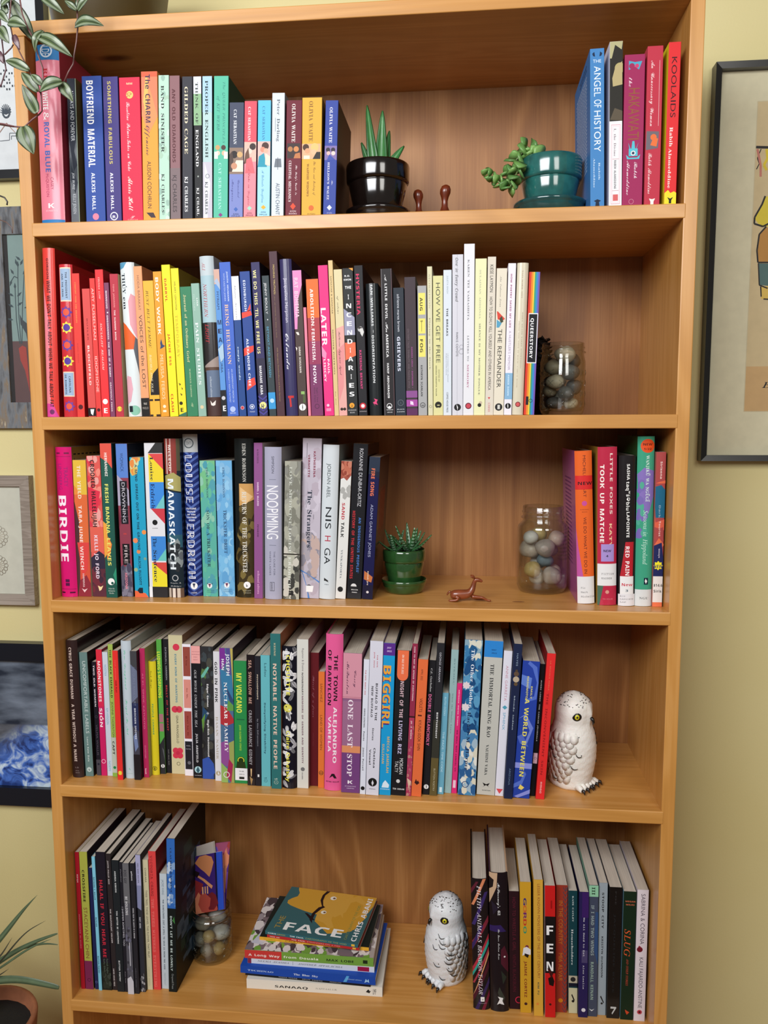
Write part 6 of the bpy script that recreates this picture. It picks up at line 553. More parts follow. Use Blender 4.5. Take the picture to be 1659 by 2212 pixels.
B 0.5226 0.0035 0.0148 0.1762 -1.15 p 0.130 262E38 202830 141A20|dark blue grey short paperback, lowercase author above white title|t adrienne~maree~brown .05 .34 .35 .6 D0D4DC s;t GRIEVERS .38 .65 .28 .7 D8DCEC b;g .9 .5 .3 586068;h A .89 .91 .42 .58 586068 s;h BLACK .945 .955 .15 .85 C8CCD0 b;h DAWN .965 .975 .15 .85 C8CCD0 b
B 0.5381 0.0035 0.0157 0.1903 -1.04 p 0.140 40343A 38303A 141014|grey brown paperback with two purple bands at its foot|t ON~FAIRY~TALES,~DISABILITY,~AND~MAKING~SPACE .37 .8 .2 .35 706068 s;t AMANDA~LEDUC~/~DISFIGURED~/ .5 .8 .52 .68 A85098 b;r .82 .87 0 1 8C5090;r .885 .935 0 1 A84CA0;p .895,.35 .9,.6 .925,.65 .92,.35 F0D8F0;r .95 1 0 1 5C2C58
B 0.5547 0.0035 0.0125 0.1783 -0.57 p 0.120 A8A8A8 A0A0A0 707070|grey paperback with three yellow taped labels|r .055 .22 .1 .85 ECE070;t AUG .09 .19 .25 .72 302C20 b;r .25 .365 .1 .85 ECE070;t 9—— .265 .35 .3 .7 302C20 b;r .38 .545 .1 .85 ECE070;t FOG .41 .51 .25 .72 302C20 b;t KATHRYN~SCANLAN .61 .85 .3 .6 282828 b;g .92 .5 .3 404040;h 40 .91 .93 .35 .65 303030 b
B 0.5684 0.0035 0.0069 0.2040 -0.57 p 0.130 D8D4B0 D0CCA8 90886C|very slim cream book with faded grey serif lettering|t MORRISON .05 .28 .3 .7 B8B090 r;t Playing~in~the~Dark .34 .69 .3 .7 A0987C r;g .94 .5 .28 807858
B 0.5758 0.0035 0.0138 0.1913 -0.42 p 0.140 DCD89C D4D094 A8A474|pale lemon paperback with plain charcoal capitals|t HOW~WE~GET~FREE .05 .62 .3 .72 4C5040 s;t EDITED~BY .67 .76 .5 .66 686848 s;t KEEANGA-YAMAHTTA~TAYLOR .64 .86 .25 .4 383C28 b;c .925 .5 .34 202018;h : .9 .95 .35 .65 DCD89C b
B 0.5899 0.0035 0.0113 0.1988 -0.28 p 0.140 D8E0E8 D4DCE0 A0A8AC|ice white paperback with small black bold title|t JULIETA~SINGH .04 .16 .4 .6 98A8B0 s;t THE~BREAKS .26 .45 .35 .68 202428 b;t UNCORRECTED~PROOF .57 .77 .5 .6 788088 s;t PUBLICATION~DATE .57 .72 .3 .4 788088 s;t COFFEE~HOUSE~PRESS .84 .98 .38 .6 202428 s
B 0.6021 0.0035 0.0149 0.2192 -0.26 p 0.145 D4D4DC D0D0D8 A0A0A8|white paperback with black brush script and thin wavy line|r 0 1 .45 .47 9898A4;t One~in~Every~Crowd .02 .29 .28 .65 282828 n;t IVAN~E.~COYOTE .48 .63 .35 .55 404048 s;g .57 .85 .2 A8A8B0;g .6 .85 .25 A8A8B0;c .95 .5 .32 181818;p .93,.4 .95,.55 .97,.5 .95,.45 F0F0F0
B 0.6173 0.0035 0.0146 0.2330 -0.04 p 0.150 E4E4E8 DCDCE0 A8A8AC|tallest white paperback with widely spaced grey and mauve capitals|t KAREN~TEI~YAMASHITA .09 .44 .35 .6 707078 r;t LETTERS~TO .53 .68 .35 .6 808088 r;t MEMORY .7 .84 .35 .6 B06888 r;c .945 .5 .3 601828;c .945 .5 .22 C84858
B 0.6476 0.0035 0.0154 0.2129 0.16 p 0.140 E8E8B8 E0E0B0 B0B088|pale yellow cream paperback with faint grey serif capitals|t SULAIMAN~ADDONIA .07 .38 .38 .58 B0B098 r;t SILENCE~IS~MY~MOTHER~TONGUE .41 .87 .38 .6 707068 r;c .92 .6 .15 C8B8A0;c .935 .5 .17 202020
B 0.6592 0.0035 0.0113 0.2150 0.47 p 0.130 DCD4C4 D8CCBC A89C8C|beige white paperback with hand drawn black capitals|t KIESE~LAYMON .05 .22 .3 .7 202020 s;t HOW~TO~SLOWLY~KILL~YOURSELF~AND~OTHERS~IN~AMERICA .25 .84 .3 .66 282020 s;p .885,.3 .885,.6 .9,.45 D04848;t SCRIBNER .92 .98 .35 .6 D07878 s
B 0.6736 0.0035 0.0142 0.1993 0.74 p 0.135 E4DCC8 DCD4C0 A89C88|cream paperback with a red and blue torn triangle|t Alia~Trabucco~Zeran .05 .26 .35 .55 50504C i;p .29,.1 .29,.2 .34,.9 .35,.75 .345,.2 D84838;p .34,.35 .32,.6 .36,.75 .37,.5 404838;p .345,.1 .4,.1 .4,.35 .37,.6 58A0C0;t THE~REMAINDER .41 .81 .25 .66 30302C s;c .945 .5 .36 202020;r .93 .96 .38 .62 D0D0C8
B 0.6845 0.0035 0.0105 0.2057 1.01 p 0.140 ECE8F0 E4DCE8 A8A0AC|white paperback with plum capitals and a pale blue foot|t HOW~POETRY~SAVED~MY~LIFE .07 .42 .33 .65 98386C b;t A~HUSTLER'S~MEMOIR .44 .7 .33 .62 A898B0 s;r .72 .895 0 1 88B4D4;t AMBER~DAWN .73 .87 .35 .65 D0E8F8 b;c .94 .5 .38 181818;p .92,.45 .94,.55 .96,.5 .94,.42 F0F0F0
B 0.7003 0.0035 0.0152 0.2060 1.32 h 0.140 D8D0B8 D0C8B0 908870|smooth ivory hardcover with faint brown serif capitals|t NAJA~MARIE~AIDT .05 .23 .45 .6 A09078 r;t WHEN~DEATH~TAKES~SOMETHING .32 .69 .58 .7 A89880 r;t FROM~YOU~GIVE~IT~BACK:~CARL'S~BOOK .38 .82 .3 .42 B0A088 r;c .93 .5 .24 782830;c .93 .5 .17 D05858
B 0.7157 0.0035 0.0145 0.1934 1.47 p 0.135 D84838 D84030 181428|rainbow striped paperback with a black title plate|r 0 1 0 .2 D83C2C;r 0 1 .2 .38 E88830;r 0 1 .38 .52 ECC840;r 0 1 .52 .66 3CA078;r 0 1 .66 .84 3C88C8;r 0 1 .84 1 7458B0;r .285 .635 .08 .97 E8E8E8;r .292 .628 .14 .9 14141A;t QUEERSTORY .32 .6 .3 .72 F4F4F4 b;r .87 .93 .15 .4 202028;g .9 .6 .18 202028
C 0.0274 0.0220 0.0254 0.2301 0.07 h 0.150 D0186C B01458 8A6A30|magenta hardcover with enormous white capitals|r .035 .045 .1 .35 701040;r .035 .045 .6 .88 701040;r .06 .063 .05 .95 901050;t TRACEY .13 .26 .55 .78 90206C s;t LINDBERG .11 .28 .2 .42 90206C s;t BIRDIE .32 .76 .1 .85 F0E4EC b;r .88 .9 .35 .6 501040;r .905 .925 .35 .6 501040;r .945 .948 .05 .95 901050;r .965 .975 .05 .3 500830;r .965 .975 .6 .9 500830
C 0.0485 0.0273 0.0208 0.2104 0.15 p 0.140 D05038 9A9060 C0B8A0|yellow to red sunset paperback with pinkish white capitals|r 0 .25 0 1 DCB43C;p .18,0 .3,1 .3,0 E08838;r .25 .6 0 1 D86838;p .3,0 .45,.3 .9,.2 1,.1 1,0 4C2C30;p .6,.1 .6,1 .8,.8 .85,.4 D84440;p .88,.2 .84,.7 .9,1 1,1 1,0 8C2C38;t THE~YIELD .04 .28 .3 .68 E8DCC0 b;t TARA~JUNE~WINCH .33 .8 .3 .65 F0D8D0 b;t HARPERVIA .83 .93 .4 .6 E0C0C0 b;p .94,.3 .95,.5 .94,.75 .97,.5 E8C8C8
C 0.0512 0.0281 0.0215 0.2167 -0.38 p 0.140 D85850 C8B0A0 5A2020|watery coral paperback with tall black condensed title|n 0 .5 0 1 E88878,D83848,E4A098 14;p .22,0 .25,.9 .4,.6 .38,0 D83048;r .5 .68 0 1 DC6050;p .72,0 .67,.6 .7,1 .8,1 .85,0 30283C;r .8 1 0 1 5A2C38;n .78 .95 0 1 702C38,402838 6;t CROOKED~HALLELUJAH .03 .5 .25 .7 281818 b;t KELLI~JO~FORD .56 .87 .3 .66 E8D8E4 b;p .92,.4 .93,.6 .92,.8 .95,.65 .96,.5 F0D8A0
C 0.0746 0.0234 0.0179 0.2356 -0.11 p 0.145 1E5448 C04038 0E2C24|dark green paperback with coral corner and yellow title|p 0,0 0,1 .16,1 .12,.6 .09,0 DC5444;t HERNANDEZ .06 .21 .35 .68 F0E8E0 b;p .5,0 .52,.3 .7,.4 .74,0 E8A040;p .6,.4 .65,.7 .72,.5 .75,.2 E88038;t FRESH~BANANA .26 .58 .28 .72 E0E070 b;t LEAVES .61 .79 .28 .72 E8DC68 b;p .8,1 .85,.7 .92,1 2E8C6C;c .895 .5 .3 F0F0EC;c .905 .6 .12 1E5448;h North .935 .945 .25 .75 C8D0C8 s;h Atlantic .95 .96 .2 .8 C8D0C8 s;h Books .965 .975 .3 .7 C8D0C8 s
C 0.0960 0.0319 0.0180 0.2349 -0.26 p 0.145 8C3C4C 3C5484 182030|blue to wine paperback with boxed letters|r 0 .22 0 1 5880C8;p .2,0 .24,.5 .3,1 .4,1 .4,0 A8A0B4;t WOMACK .06 .18 .35 .62 28406C s;r .24 .52 .22 .85 14141C;r .285 .287 .22 .85 706878;r .335 .337 .22 .85 706878;r .38 .382 .22 .85 706878;r .425 .427 .22 .85 706878;r .47 .472 .22 .85 706878;t DROWNING .25 .51 .38 .66 C8C4CC s;p .4,0 .5,.2 .55,0 702838;h IN .575 .59 .38 .62 D84840 b;r .65 .79 .22 .85 181418;r .685 .687 .22 .85 60585C;r .72 .722 .22 .85 60585C;r .755 .757 .22 .85 60585C;t FIRE .66 .78 .38 .66 C8B8B8 s;r .8 1 0 1 5C5868;n .8 1 0 1 7C7888,484458 10;t ARIZONA .84 .95 .35 .65 E08898 b
C 0.1182 0.0284 0.0217 0.2146 -0.23 p 0.140 209CC0 48AC98 0C3850|turquoise paperback sprinkled with orange blossoms|n .0 .1 .1 .6 D8B458,E08840,C8D0A0 7;p .95,0 .97,.8 1,1 1,0 E06840;c .53 .85 .16 E89048;c .59 .2 .18 E88858;c .67 .4 .14 E08850;c .72 .85 .1 80A088;c .8 .15 .14 98B088;t A~MIND~SPREAD~OUT~ON~THE~GROUND .05 .66 .36 .6 143850 b;t ALICIA~ELLIOTT .7 .91 .36 .6 143850 b;p .93,.35 .95,.2 .97,.35 .97,.6 .93,.6 182430
C 0.1402 0.0313 0.0291 0.2360 -0.22 p 0.150 2C2A2C D8D8DC 181818|geometric paperback in red, yellow and blue blocks|r 0 .93 .02 .98 DCDCE0;p 0,.62 .065,.2 .065,1 0,1 303030;p .068,.22 .068,1 .17,1 D84848;p .068,.22 .25,.22 .25,1 .17,1 E8D030;r .25 .42 .22 1 3C88D8;p .42,.5 .33,1 .42,1 70C0C0;p .42,.25 .42,1 .52,1 C83C48;r .6 .76 .2 1 3C84D0;p .76,.5 .68,1 .76,1 68C0B8;p .77,.2 .77,1 .85,1 D04840;p .77,.2 .93,.2 .93,1 .85,1 E8D830;r .93 1 .2 1 2C2A2C;r .93 1 0 .18 E8E8EC;t Louise .09 .24 .3 .55 202838 r;t Erdrich .26 .42 .3 .6 183060 r;c .51 .45 .14 181818;h HARPER .545 .55 .3 .6 404040 s;t The .61 .67 .3 .6 183050 r;t Sentence .69 .9 .3 .6 283040 r
C 0.1696 0.0319 0.0242 0.2425 -0.07 h 0.150 1C2830 302020 101418|glossy hardcover with red brick top and wide white capitals|r 0 .22 0 .8 88342C;r 0 .22 .15 .22 E0D0C8;r 0 .22 .4 .48 C8A098;r 0 .2 .8 1 504C38;t McLEOD .04 .2 .3 .55 E0D0C8 b;p .23,0 .21,.6 .24,1 .33,1 .31,0 A8A060;p .32,0 .34,1 .65,1 .62,.3 .6,0 1C4878;r .6 .68 0 1 2C5868;n .65 .82 0 1 606468,282C30,889090 10;t MAMASKATCH .25 .82 .2 .75 E4ECF0 b;g .875 .5 .2 C8C8C8;h Douglas~& .9 .91 .15 .85 D0D0D0 c;h McIntyre .918 .93 .15 .85 D0D0D0 c;r .94 1 0 .2 C8B8A8;r .94 1 .2 .3 504038;r .94 1 .3 .5 E0D4C8;r .94 1 .5 .6 402820;r .94 1 .6 .8 D0C0B0;r .94 1 .8 1 685040
C 0.1948 0.0441 0.0235 0.2489 -0.23 h 0.150 1C2A68 C8C8CC 141C48|navy chevron patterned hardcover with a silver crest top|z 0 1 0 1 4C64A8;r 0 .11 0 1 B4B8B8;g .055 .45 .33 50585C;h TOWTV .045 .065 .25 .65 50585C s;t LOUISE .13 .42 .15 .85 F0F0F4 o;h FUTURE .445 .46 .15 .8 F0F0F4 b;h HOME .465 .478 .2 .75 F0F0F4 b;h OF~THE .483 .496 .2 .75 F0F0F4 b;h LIVING .5 .513 .15 .8 F0F0F4 b;h GOD .518 .531 .3 .7 F0F0F4 b;t ERDRICH .55 .89 .15 .85 F0F0F4 o;c .935 .5 .24 F0F0F0;p .92,.4 .92,.6 .95,.5 303850;h HARPER .975 .983 .3 .7 E0E0E8 s
C 0.2442 0.0443 0.0236 0.2091 0.02 p 0.140 58AC9C 2A4048 243038|sea green speckled paperback with slate serif title|p 0,0 0,1 .08,1 .3,0 70B884;n 0 1 0 1 509CA8,60B498,88C0A8,4898A8 26;t EDEN~ROBINSON .05 .27 .4 .6 30505C r;t SON~OF~A~TRICKSTER .36 .78 .36 .66 284450 r;c .92 .45 .17 E8ECE8;p .905,.35 .905,.55 .935,.45 703858;p .9,.25 .9,.32 .91,.32 303848;p .9,.6 .9,.67 .91,.6 303848;h VINTAGE .95 .958 .25 .75 30606C s;h CANADA .963 .971 .25 .75 30606C s
C 0.2451 0.0466 0.0252 0.2091 -0.07 p 0.140 6CACD8 385870 283C48|powder blue speckled paperback beside the sea green one|n 0 1 0 1 78B8E0,60A0D0,90C4E4,80B4D8 26;t EDEN~ROBINSON .05 .27 .4 .6 38587C r;t TRICKSTER~DRIFT .36 .68 .4 .7 304C6C r;c .915 .5 .17 E8ECF0;p .9,.4 .9,.6 .93,.5 703858;p .895,.28 .895,.35 .905,.35 303848;p .895,.65 .895,.72 .905,.65 303848;h VINTAGE .945 .953 .3 .8 305878 s;h CANADA .958 .966 .3 .8 305878 s
C 0.3026 0.0413 0.0294 0.2422 0.41 h 0.150 141818 141414 0C0C0C|tall black hardcover with golden brown fur texture panel|p .28,.25 .28,1 1,1 1,.1 .6,.25 3C3018;p .28,.25 .28,.95 .38,1 .42,.25 C89858;p .3,.3 .36,.95 .41,.6 .38,.3 E0B880;n .4 1 .2 .95 5C4C24,2C2410,786838 16;t EDEN~ROBINSON .03 .27 .45 .72 C8C8C0 r;t RETURN~OF~THE~TRICKSTER .33 .84 .4 .75 D8D4C8 r;c .92 .6 .18 F4F4F4;h k .908 .932 .55 .65 181818 b;h KNOPF .952 .96 .4 .8 A8A490 s;h CANADA .966 .974 .4 .8 A8A490 s
C 0.3162 0.0366 0.0132 0.2358 1.04 p 0.130 8C5088 7C4878 C8C0C8|slim mauve purple paperback with a date in small print|t 8/10/2021 .04 .13 .38 .62 382038 i;t DARREL~J.~McLEOD .25 .4 .38 .64 F0D8EC b;t PEYAKOW .52 .6 .38 .6 381838 b;t milkweed~editions .82 .97 .38 .65 E8B0D8 s
C 0.3457 0.0322 0.0257 0.2297 0.92 h 0.150 A8A8BC 98A098 B0B0B4|silver lilac hardcover with tall thin white capitals|t SIMPSON .06 .17 .45 .6 404050 s;r .21 .212 .3 .7 404858;t NOOPIMING .25 .6 .15 .85 F0F0F4 s;r .64 .642 .3 .7 404858;t THE~CURE~FOR .68 .84 .55 .65 585868 s;t WHITE~LADIES .68 .84 .3 .4 585868 s;r .885 .945 .34 .6 404048;r .888 .942 .36 .58 A8A8BC;t ANANSI .89 .94 .4 .54 303038 b
C 0.3725 0.0346 0.0242 0.2085 1.72 p 0.150 8C8C80 70706A 403C38|grey stone textured paperback with pale thin capitals|n 0 .65 0 1 9C9C90,7C7C70,A8A898,84847C 40;n .65 1 0 1 3C3C38,B0B0A0,5C5C54,C8C4B8 40;r .665 .675 0 1 38342C;t LOVE~MEDICINE .04 .46 .3 .55 C8CCC0 r;t LOUISE~ERDRICH .48 .92 .3 .55 D8DCD0 r;r .94 .95 .35 .65 202020;r .955 .97 .35 .65 202020
C 0.4016 0.0434 0.0288 0.2421 1.78 p 0.150 BCB4C0 A8A0A8 6A6468|wide pale lilac paperback with watercolour stains and blue lines|n 0 1 0 1 C8C0CC,B4A8B4,B8B0BC 20;n .6 .85 0 1 A8A0A8,C0A8A0,8C8894 16;p .83,0 .85,.4 .9,1 .89,1 .84,.3 .82,0 4880C8;p .82,0 .85,.15 .93,.35 1,.4 1,.5 .92,.3 .83,.05 4880C8;t KATHERENA .08 .24 .58 .74 801838 b;t VERMETTE .1 .24 .3 .44 801838 b;t The~Strangers .32 .68 .3 .66 283040 r;r .03 .12 .22 .24 606068;r .38 .43 .22 .24 606068;r .47 .5 .62 .64 606068;c .93 .45 .15 504C54;p .92,.3 .92,.7 .96,.65 .96,.3 F0F0F0
C 0.4260 0.0393 0.0240 0.2327 2.25 h 0.150 D0D8DC C0C8C8 98A09C|smooth white hardcover with spaced capitals, one red|t JORDAN~ABEL .12 .34 .32 .55 404C50 s;t NIS .4 .54 .28 .66 202428 s;t H .585 .62 .28 .66 B02840 s;t GA .665 .77 .28 .66 202428 s;p .86,.3 .88,.6 .88,.3 282828;p .87,.35 .875,.5 .89,.6 .88,.4 282828;h M&S .9 .907 .35 .6 505860 s
C 0.4421 0.0443 0.0158 0.2084 3.18 p 0.135 DCDCD8 A89890 705048|white speckled paperback with a red sand corner|p 0,0 0,1 .1,1 .14,.6 .12,.3 .13,0 A05040;n .01 .11 0 .95 B86850,904030,C07860 16;n .13 .3 .2 .9 A8A8A4 4;t SAND .3 .42 .25 .66 B82838 b;t TALK .44 .55 .25 .66 282828 b;t YUNKAPORTA .64 .85 .35 .6 707880 r;c .93 .45 .26 202020
C 0.4655 0.0461 0.0220 0.2339 3.06 p 0.150 1E1E22 80888C 2A1610|black glossy paperback with blue and red condensed capitals|t ROXANNE~DUNBAR-ORTIZ .03 .4 .45 .7 C8C8CC s;t HISTORY~OF~THE~UNITED~STATES .43 .87 .15 .42 C83038 b;t AN~INDIGENOUS~PEOPLES' .47 .83 .58 .82 4878C0 b;c .92 .45 .2 D8D8D8;p .92,.2 .92,.7 .95,.6 .95,.3 1E1E22;h BEACON .935 .945 .3 .75 E0E0E0 b;h PRESS .952 .962 .35 .7 E0E0E0 b
C 0.4830 0.0447 0.0162 0.2146 3.50 p 0.140 1C1C48 586080 3A1C14|midnight blue glossy paperback with an orange outlined title|r 0 .12 0 1 202C40;p .1,0 .15,1 .1,1 101830;t FIRE~SONG .08 .27 .25 .72 E87850 b;t ADAM~GARNET~JONES .33 .7 .36 .6 A8ACC8 s;p .8,.1 .84,.9 .88,.8 .86,.1 C07040;t annick~press .8 .92 .4 .6 F0D8C0 b;p .94,.4 .95,.7 .96,.5 .975,.6 .96,.35 D8D0D0;r .9 1 0 1 181430;c .95 .5 .12 D8D0D0
C 0.7867 0.0419 0.0244 0.2237 -2.43 h 0.155 E8682C B05898 60382C|orange hardcover with red NEW sticker and white library label|t MICHELLE~HART .03 .3 .45 .62 602820 s;r .16 .25 0 1 D82C2C;h NEW .19 .22 .15 .98 301418 b;c .34 .5 .15 C85098;h RIVERHEAD .378 .383 .25 .75 703020 s;h BOOKS .393 .398 .35 .65 703020 s;t WE~DO~WHAT~WE~DO~IN .43 .8 .42 .6 602820 s;p .5,0 .62,.1 .82,.35 .82,0 C058A0;r .82 1 0 1 E4E4E4;h Fic .880 .900 .2 .45 303030 m;h Hart .909 .929 .2 .6 303030 m;h Michelle .938 .958 .2 .98 303030 m
C 0.8140 0.0354 0.0270 0.2295 -1.28 h 0.160 BC2C48 C8A040 701830|raspberry hardcover with lilac square sticker and wide white label|t LITTLE~FOXES .04 .42 .62 .82 F0D8D0 b;t KATY .48 .63 .6 .8 F0C8A0 b;t TOOK~UP~MATCHE .11 .6 .12 .42 F8F0E8 b;r .61 .72 .18 .85 A890D0;h NEW .638 .660 .3 .7 181830 b;h 4 .672 .692 .43 .55 181830 b;r .735 .875 0 1 E8E8E8;h FICTION .785 .805 .2 .85 383838 m;h KAZBEK .813 .833 .2 .75 383838 m;c .915 .5 .1 D89888;h TIN~HOUSE .955 .965 .25 .8 D87880 s;p .875,0 .875,.3 1,.1 1,0 4C6C58
C 0.8430 0.0331 0.0235 0.2173 -1.19 h 0.155 201C1E 18181A 14141A|black glossy library hardcover with a red streak and white labels|t SASHA .055 .16 .45 .7 F0F0EC b;t taqʷšəblu .17 .36 .42 .7 F0F0EC b;t LAPOINTE .37 .54 .45 .7 F0F0EC b;p .57,.4 .57,.9 .8,.85 .8,.1 B82430;t RED~PAINT .6 .82 .4 .75 F8F0F0 b;r .8 .92 .1 .9 ECECEC;h New .838 .866 .2 .85 C82040 b;h 3 .882 .904 .42 .58 305060 b;r .92 1 0 1 E4E4E8;h BIO .924 .938 .1 .4 404040 m;h LAPOINTE .944 .958 .1 .9 202020 m;h LAP .964 .978 .1 .45 404040 m
C 0.8667 0.0340 0.0234 0.2444 -0.66 h 0.160 40A080 385C30 102018|seafoam green hardcover with an orange round sticker|p .18,.4 .2,1 .35,1 .45,.7 .42,.2 .3,.1 .22,0 8470B8;n .25 .6 0 .5 7868B0,50A890 8;c .055 .58 .42 E05020;h NEW .033 .053 .3 .85 401008 b;h 1/22 .061 .079 .35 .8 401008 b;t WANJIKŨ~WA~NGŨGĨ .11 .38 .5 .78 D8ECE4 r;t Seasons~in~Hippoland .43 .75 .4 .8 C8ECDC i;r .83 .87 .5 .75 102838;p .835,.6 .85,.7 .865,.62 .85,.55 F0F0F0;r .9 1 0 1 D8DCDC;h NGU .938 .958 .25 .78 606468 r
C 0.8904 0.0328 0.0136 0.2225 -0.31 p 0.140 A84848 B07060 100C14|brick red and teal patterned paperback with yellow starburst sticker|p .2,0 .2,1 .18,1 .19,.4 E06848;p .22,0 .21,.6 .24,1 .42,1 .42,.1 .35,0 1C6484;p .4,0 .45,.1 .43,1 .5,1 .48,0 D86048;p .5,0 .48,.9 .57,1 .56,0 A84848;p .6,0 .55,.5 .59,1 .6,1 .66,0 E0704C;p .6,0 .58,.8 .68,1 .8,1 .8,0 20285C;t Sirisena .06 .17 .45 .75 F0D8D0 b;t Dark .34 .42 .4 .68 90A8B8 b;t Tourist .44 .54 .45 .72 F0D0C8 b;t essays .62 .68 .5 .7 D8D0E0 s;f .73 .5 .5 F4E830;f .73 .5 .46 F4E830;h NEW .715 .745 .05 .95 202860 b;r .8 .97 0 1 E8E4E0;h 814.6 .842 .868 .1 .98 202020 b;h Siris .880 .906 .1 .9 202020 b;r .97 1 0 1 E87850
D 0.0036 0.0263 0.0186 0.2227 -0.41 h 0.160 30201F 241818 141012|dark brown hardcover at the left end, fourth shelf|t CYRUS~GRACE~DUNHAM .05 .42 .3 .65 D8C4B8 b;t A~YEAR~WITHOUT~A~NAME .46 .88 .3 .66 D8C4B8 b;h LB .92 .93 .35 .65 887874 s;h LITTLE .945 .952 .35 .65 988884 s;h BROWN .96 .967 .35 .7 988884 s
D 0.0231 0.0330 0.0132 0.2023 -0.58 p 0.140 64807C 40504C 241C1C|dusty sage green paperback with pale capitals|t UNCOMFORTABLE~LABELS .07 .65 .35 .75 C8D4D0 s;t Laura~Kate~Dale .68 .88 .4 .68 C8D4D0 b;c .945 .5 .3 B8C8C4;h 9 .935 .955 .4 .6 405854 b
D 0.0395 0.0377 0.0073 0.1860 -0.29 p 0.130 1A1620 141018 141018|slim black paperback with spaced bold letters and grey foot|t TWO~OLD~WOMEN .03 .39 .3 .75 E8E0E4 b;g .48 .5 .3 484450;t VELMA~WALLIS .55 .82 .3 .7 58505C s;r .86 1 0 1 48444C;c .9 .5 .25 202030
D 0.0471 0.0375 0.0096 0.2061 -0.13 p 0.135 C82060 981848 801030|red to magenta paperback with chunky rounded white lettering|r 0 .32 0 1 D82C40;p .32,0 .28,1 .45,1 .45,0 D42850;t MOONSTONES .09 .41 .2 .85 F8E8EC b;t SJÓN .46 .61 .2 .85 F8E8EC b;g .885 .5 .36 F0C8D8
D 0.0570 0.0377 0.0091 0.2022 -0.15 p 0.130 C8D0DC A8B0BC 98A0A8|slim white paperback with light blue lettering|t NOOTKA .1 .19 .3 .7 68A8C0 s;t KIM~HYESOON .45 .58 .3 .7 68A8C0 s;t NOEMI .88 .96 .3 .7 70B0C8 s
D 0.0748 0.0353 0.0079 0.2158 0.13 p 0.135 A0B854 889C48 303018|lime green book with crowded black lettering|t THE~BLACK~EMERALD .04 .4 .25 .85 202418 b;t JEANNE~THORNTON .43 .7 .3 .7 404828 s;r .7 .97 0 1 B8C0B0;t CAPT .73 .83 .2 .85 181818 b;c .93 .5 .3 208048;r .97 1 0 1 88B048
D 0.0798 0.0249 0.0090 0.2087 -0.17 p 0.130 E0302C 902820 281818|scarlet slim paperback with a yellow oval badge at its foot|t TOVE~JANSSON .07 .22 .35 .65 F05850 b;t FAIR~PLAY .23 .32 .35 .7 601410 b;g .945 .5 .36 E8D840;r .93 .96 .3 .7 E8D840
D 0.1054 0.0311 0.0162 0.2227 0.08 h 0.150 C0CCD4 D0D8D8 A8B0A8|milky white hardcover with green handwriting|t Low~Doughnut .06 .35 .35 .62 50C090 c;t Forget~Me~Not .42 .68 .35 .65 50C090 c;p .93,.4 .92,.5 .94,.6 88C8B0;h AURORA .96 .965 .2 .8 90B8A8 s
D 0.1165 0.0275 0.0104 0.2080 0.15 p 0.140 40404C 38383C 1A1418|smoky grey to dark blue paperback with pale capitals|r 0 .12 0 1 404044;p .1,0 .15,1 .35,1 .4,0 687088;p .4,0 .4,1 .62,1 .58,0 283054;p .66,.1 .62,.6 .74,.8 .78,.3 7080A8;r .8 1 0 1 201C20;t JACQUES~J.~RANCOURT .12 .42 .3 .65 788098 s;t BROCKEN~SPECTRE .44 .68 .35 .7 D8DCE8 b
D 0.1174 0.0375 0.0087 0.2098 -0.00 p 0.140 B42858 901C40 A8A070|raspberry paperback with faint pink lettering|t AS~KL.~SINDE,~KATUUTO .19 .62 .35 .6 E07898 s;t DUNSTABE .75 .85 .35 .6 E07898 s;t book .93 .975 .3 .65 F4D8E0 b
D 0.1264 0.0469 0.0124 0.1862 -0.01 h 0.120 D8C828 C8B820 605818|short mustard yellow hardcover with green capitals and bird mark|t Vivek~Shraya .08 .23 .3 .6 303018 c;t PEOPLE~CHANGE .37 .64 .35 .65 389058 b;g .94 .45 .3 504C10;p .93,.35 .93,.55 .96,.5 .96,.4 504C10
D 0.1475 0.0524 0.0084 0.2206 0.01 p 0.130 54A444 488838 303828|bright green paperback with yellow blocks and two pink patches|t LUDWIG'S .09 .25 .1 .95 E0E440 b;t MORPHING .26 .43 .1 .95 E0E440 b;r .55 .61 .1 .9 A87078;r .62 .68 .1 .9 A87078;p .72,1 .78,0 1,0 1,1 2C2C30;p .8,.5 .9,.9 .82,.8 606468;c .94 .5 .36 E8E8E8;p .92,.4 .94,.6 .96,.5 .94,.4 303030
D 0.1565 0.0566 0.0087 0.2201 0.03 p 0.130 1C1C20 181818 141418|slim black paperback with red title capitals|t DA'SHAUN~L.~HARRISON .06 .3 .4 .68 A8A8B0 s;t BELLY~OF~THE~BEAST .34 .68 .35 .75 C03840 b;t North~Atlantic~Books .82 .94 .4 .6 B0A8A8 i
D 0.1797 0.0548 0.0229 0.2274 0.29 p 0.150 CCC49C B8B088 886850|tall beige paperback with clusters of raspberry discs|c .085 .55 .24 D03850;t EVERY~KIND~OF~WANTING .135 .48 .42 .62 3C8098 b;c .53 .35 .24 D03850;c .53 .65 .24 D03850;c .53 .5 .1 B02840;t GINA~FRANGELLO .575 .775 .42 .58 403C30 s;c .83 .33 .22 D03850;c .83 .63 .22 D03850;c .865 .33 .22 D03850;c .865 .63 .22 D03850;c .847 .48 .14 C02C48;g .925 .5 .13 605C40
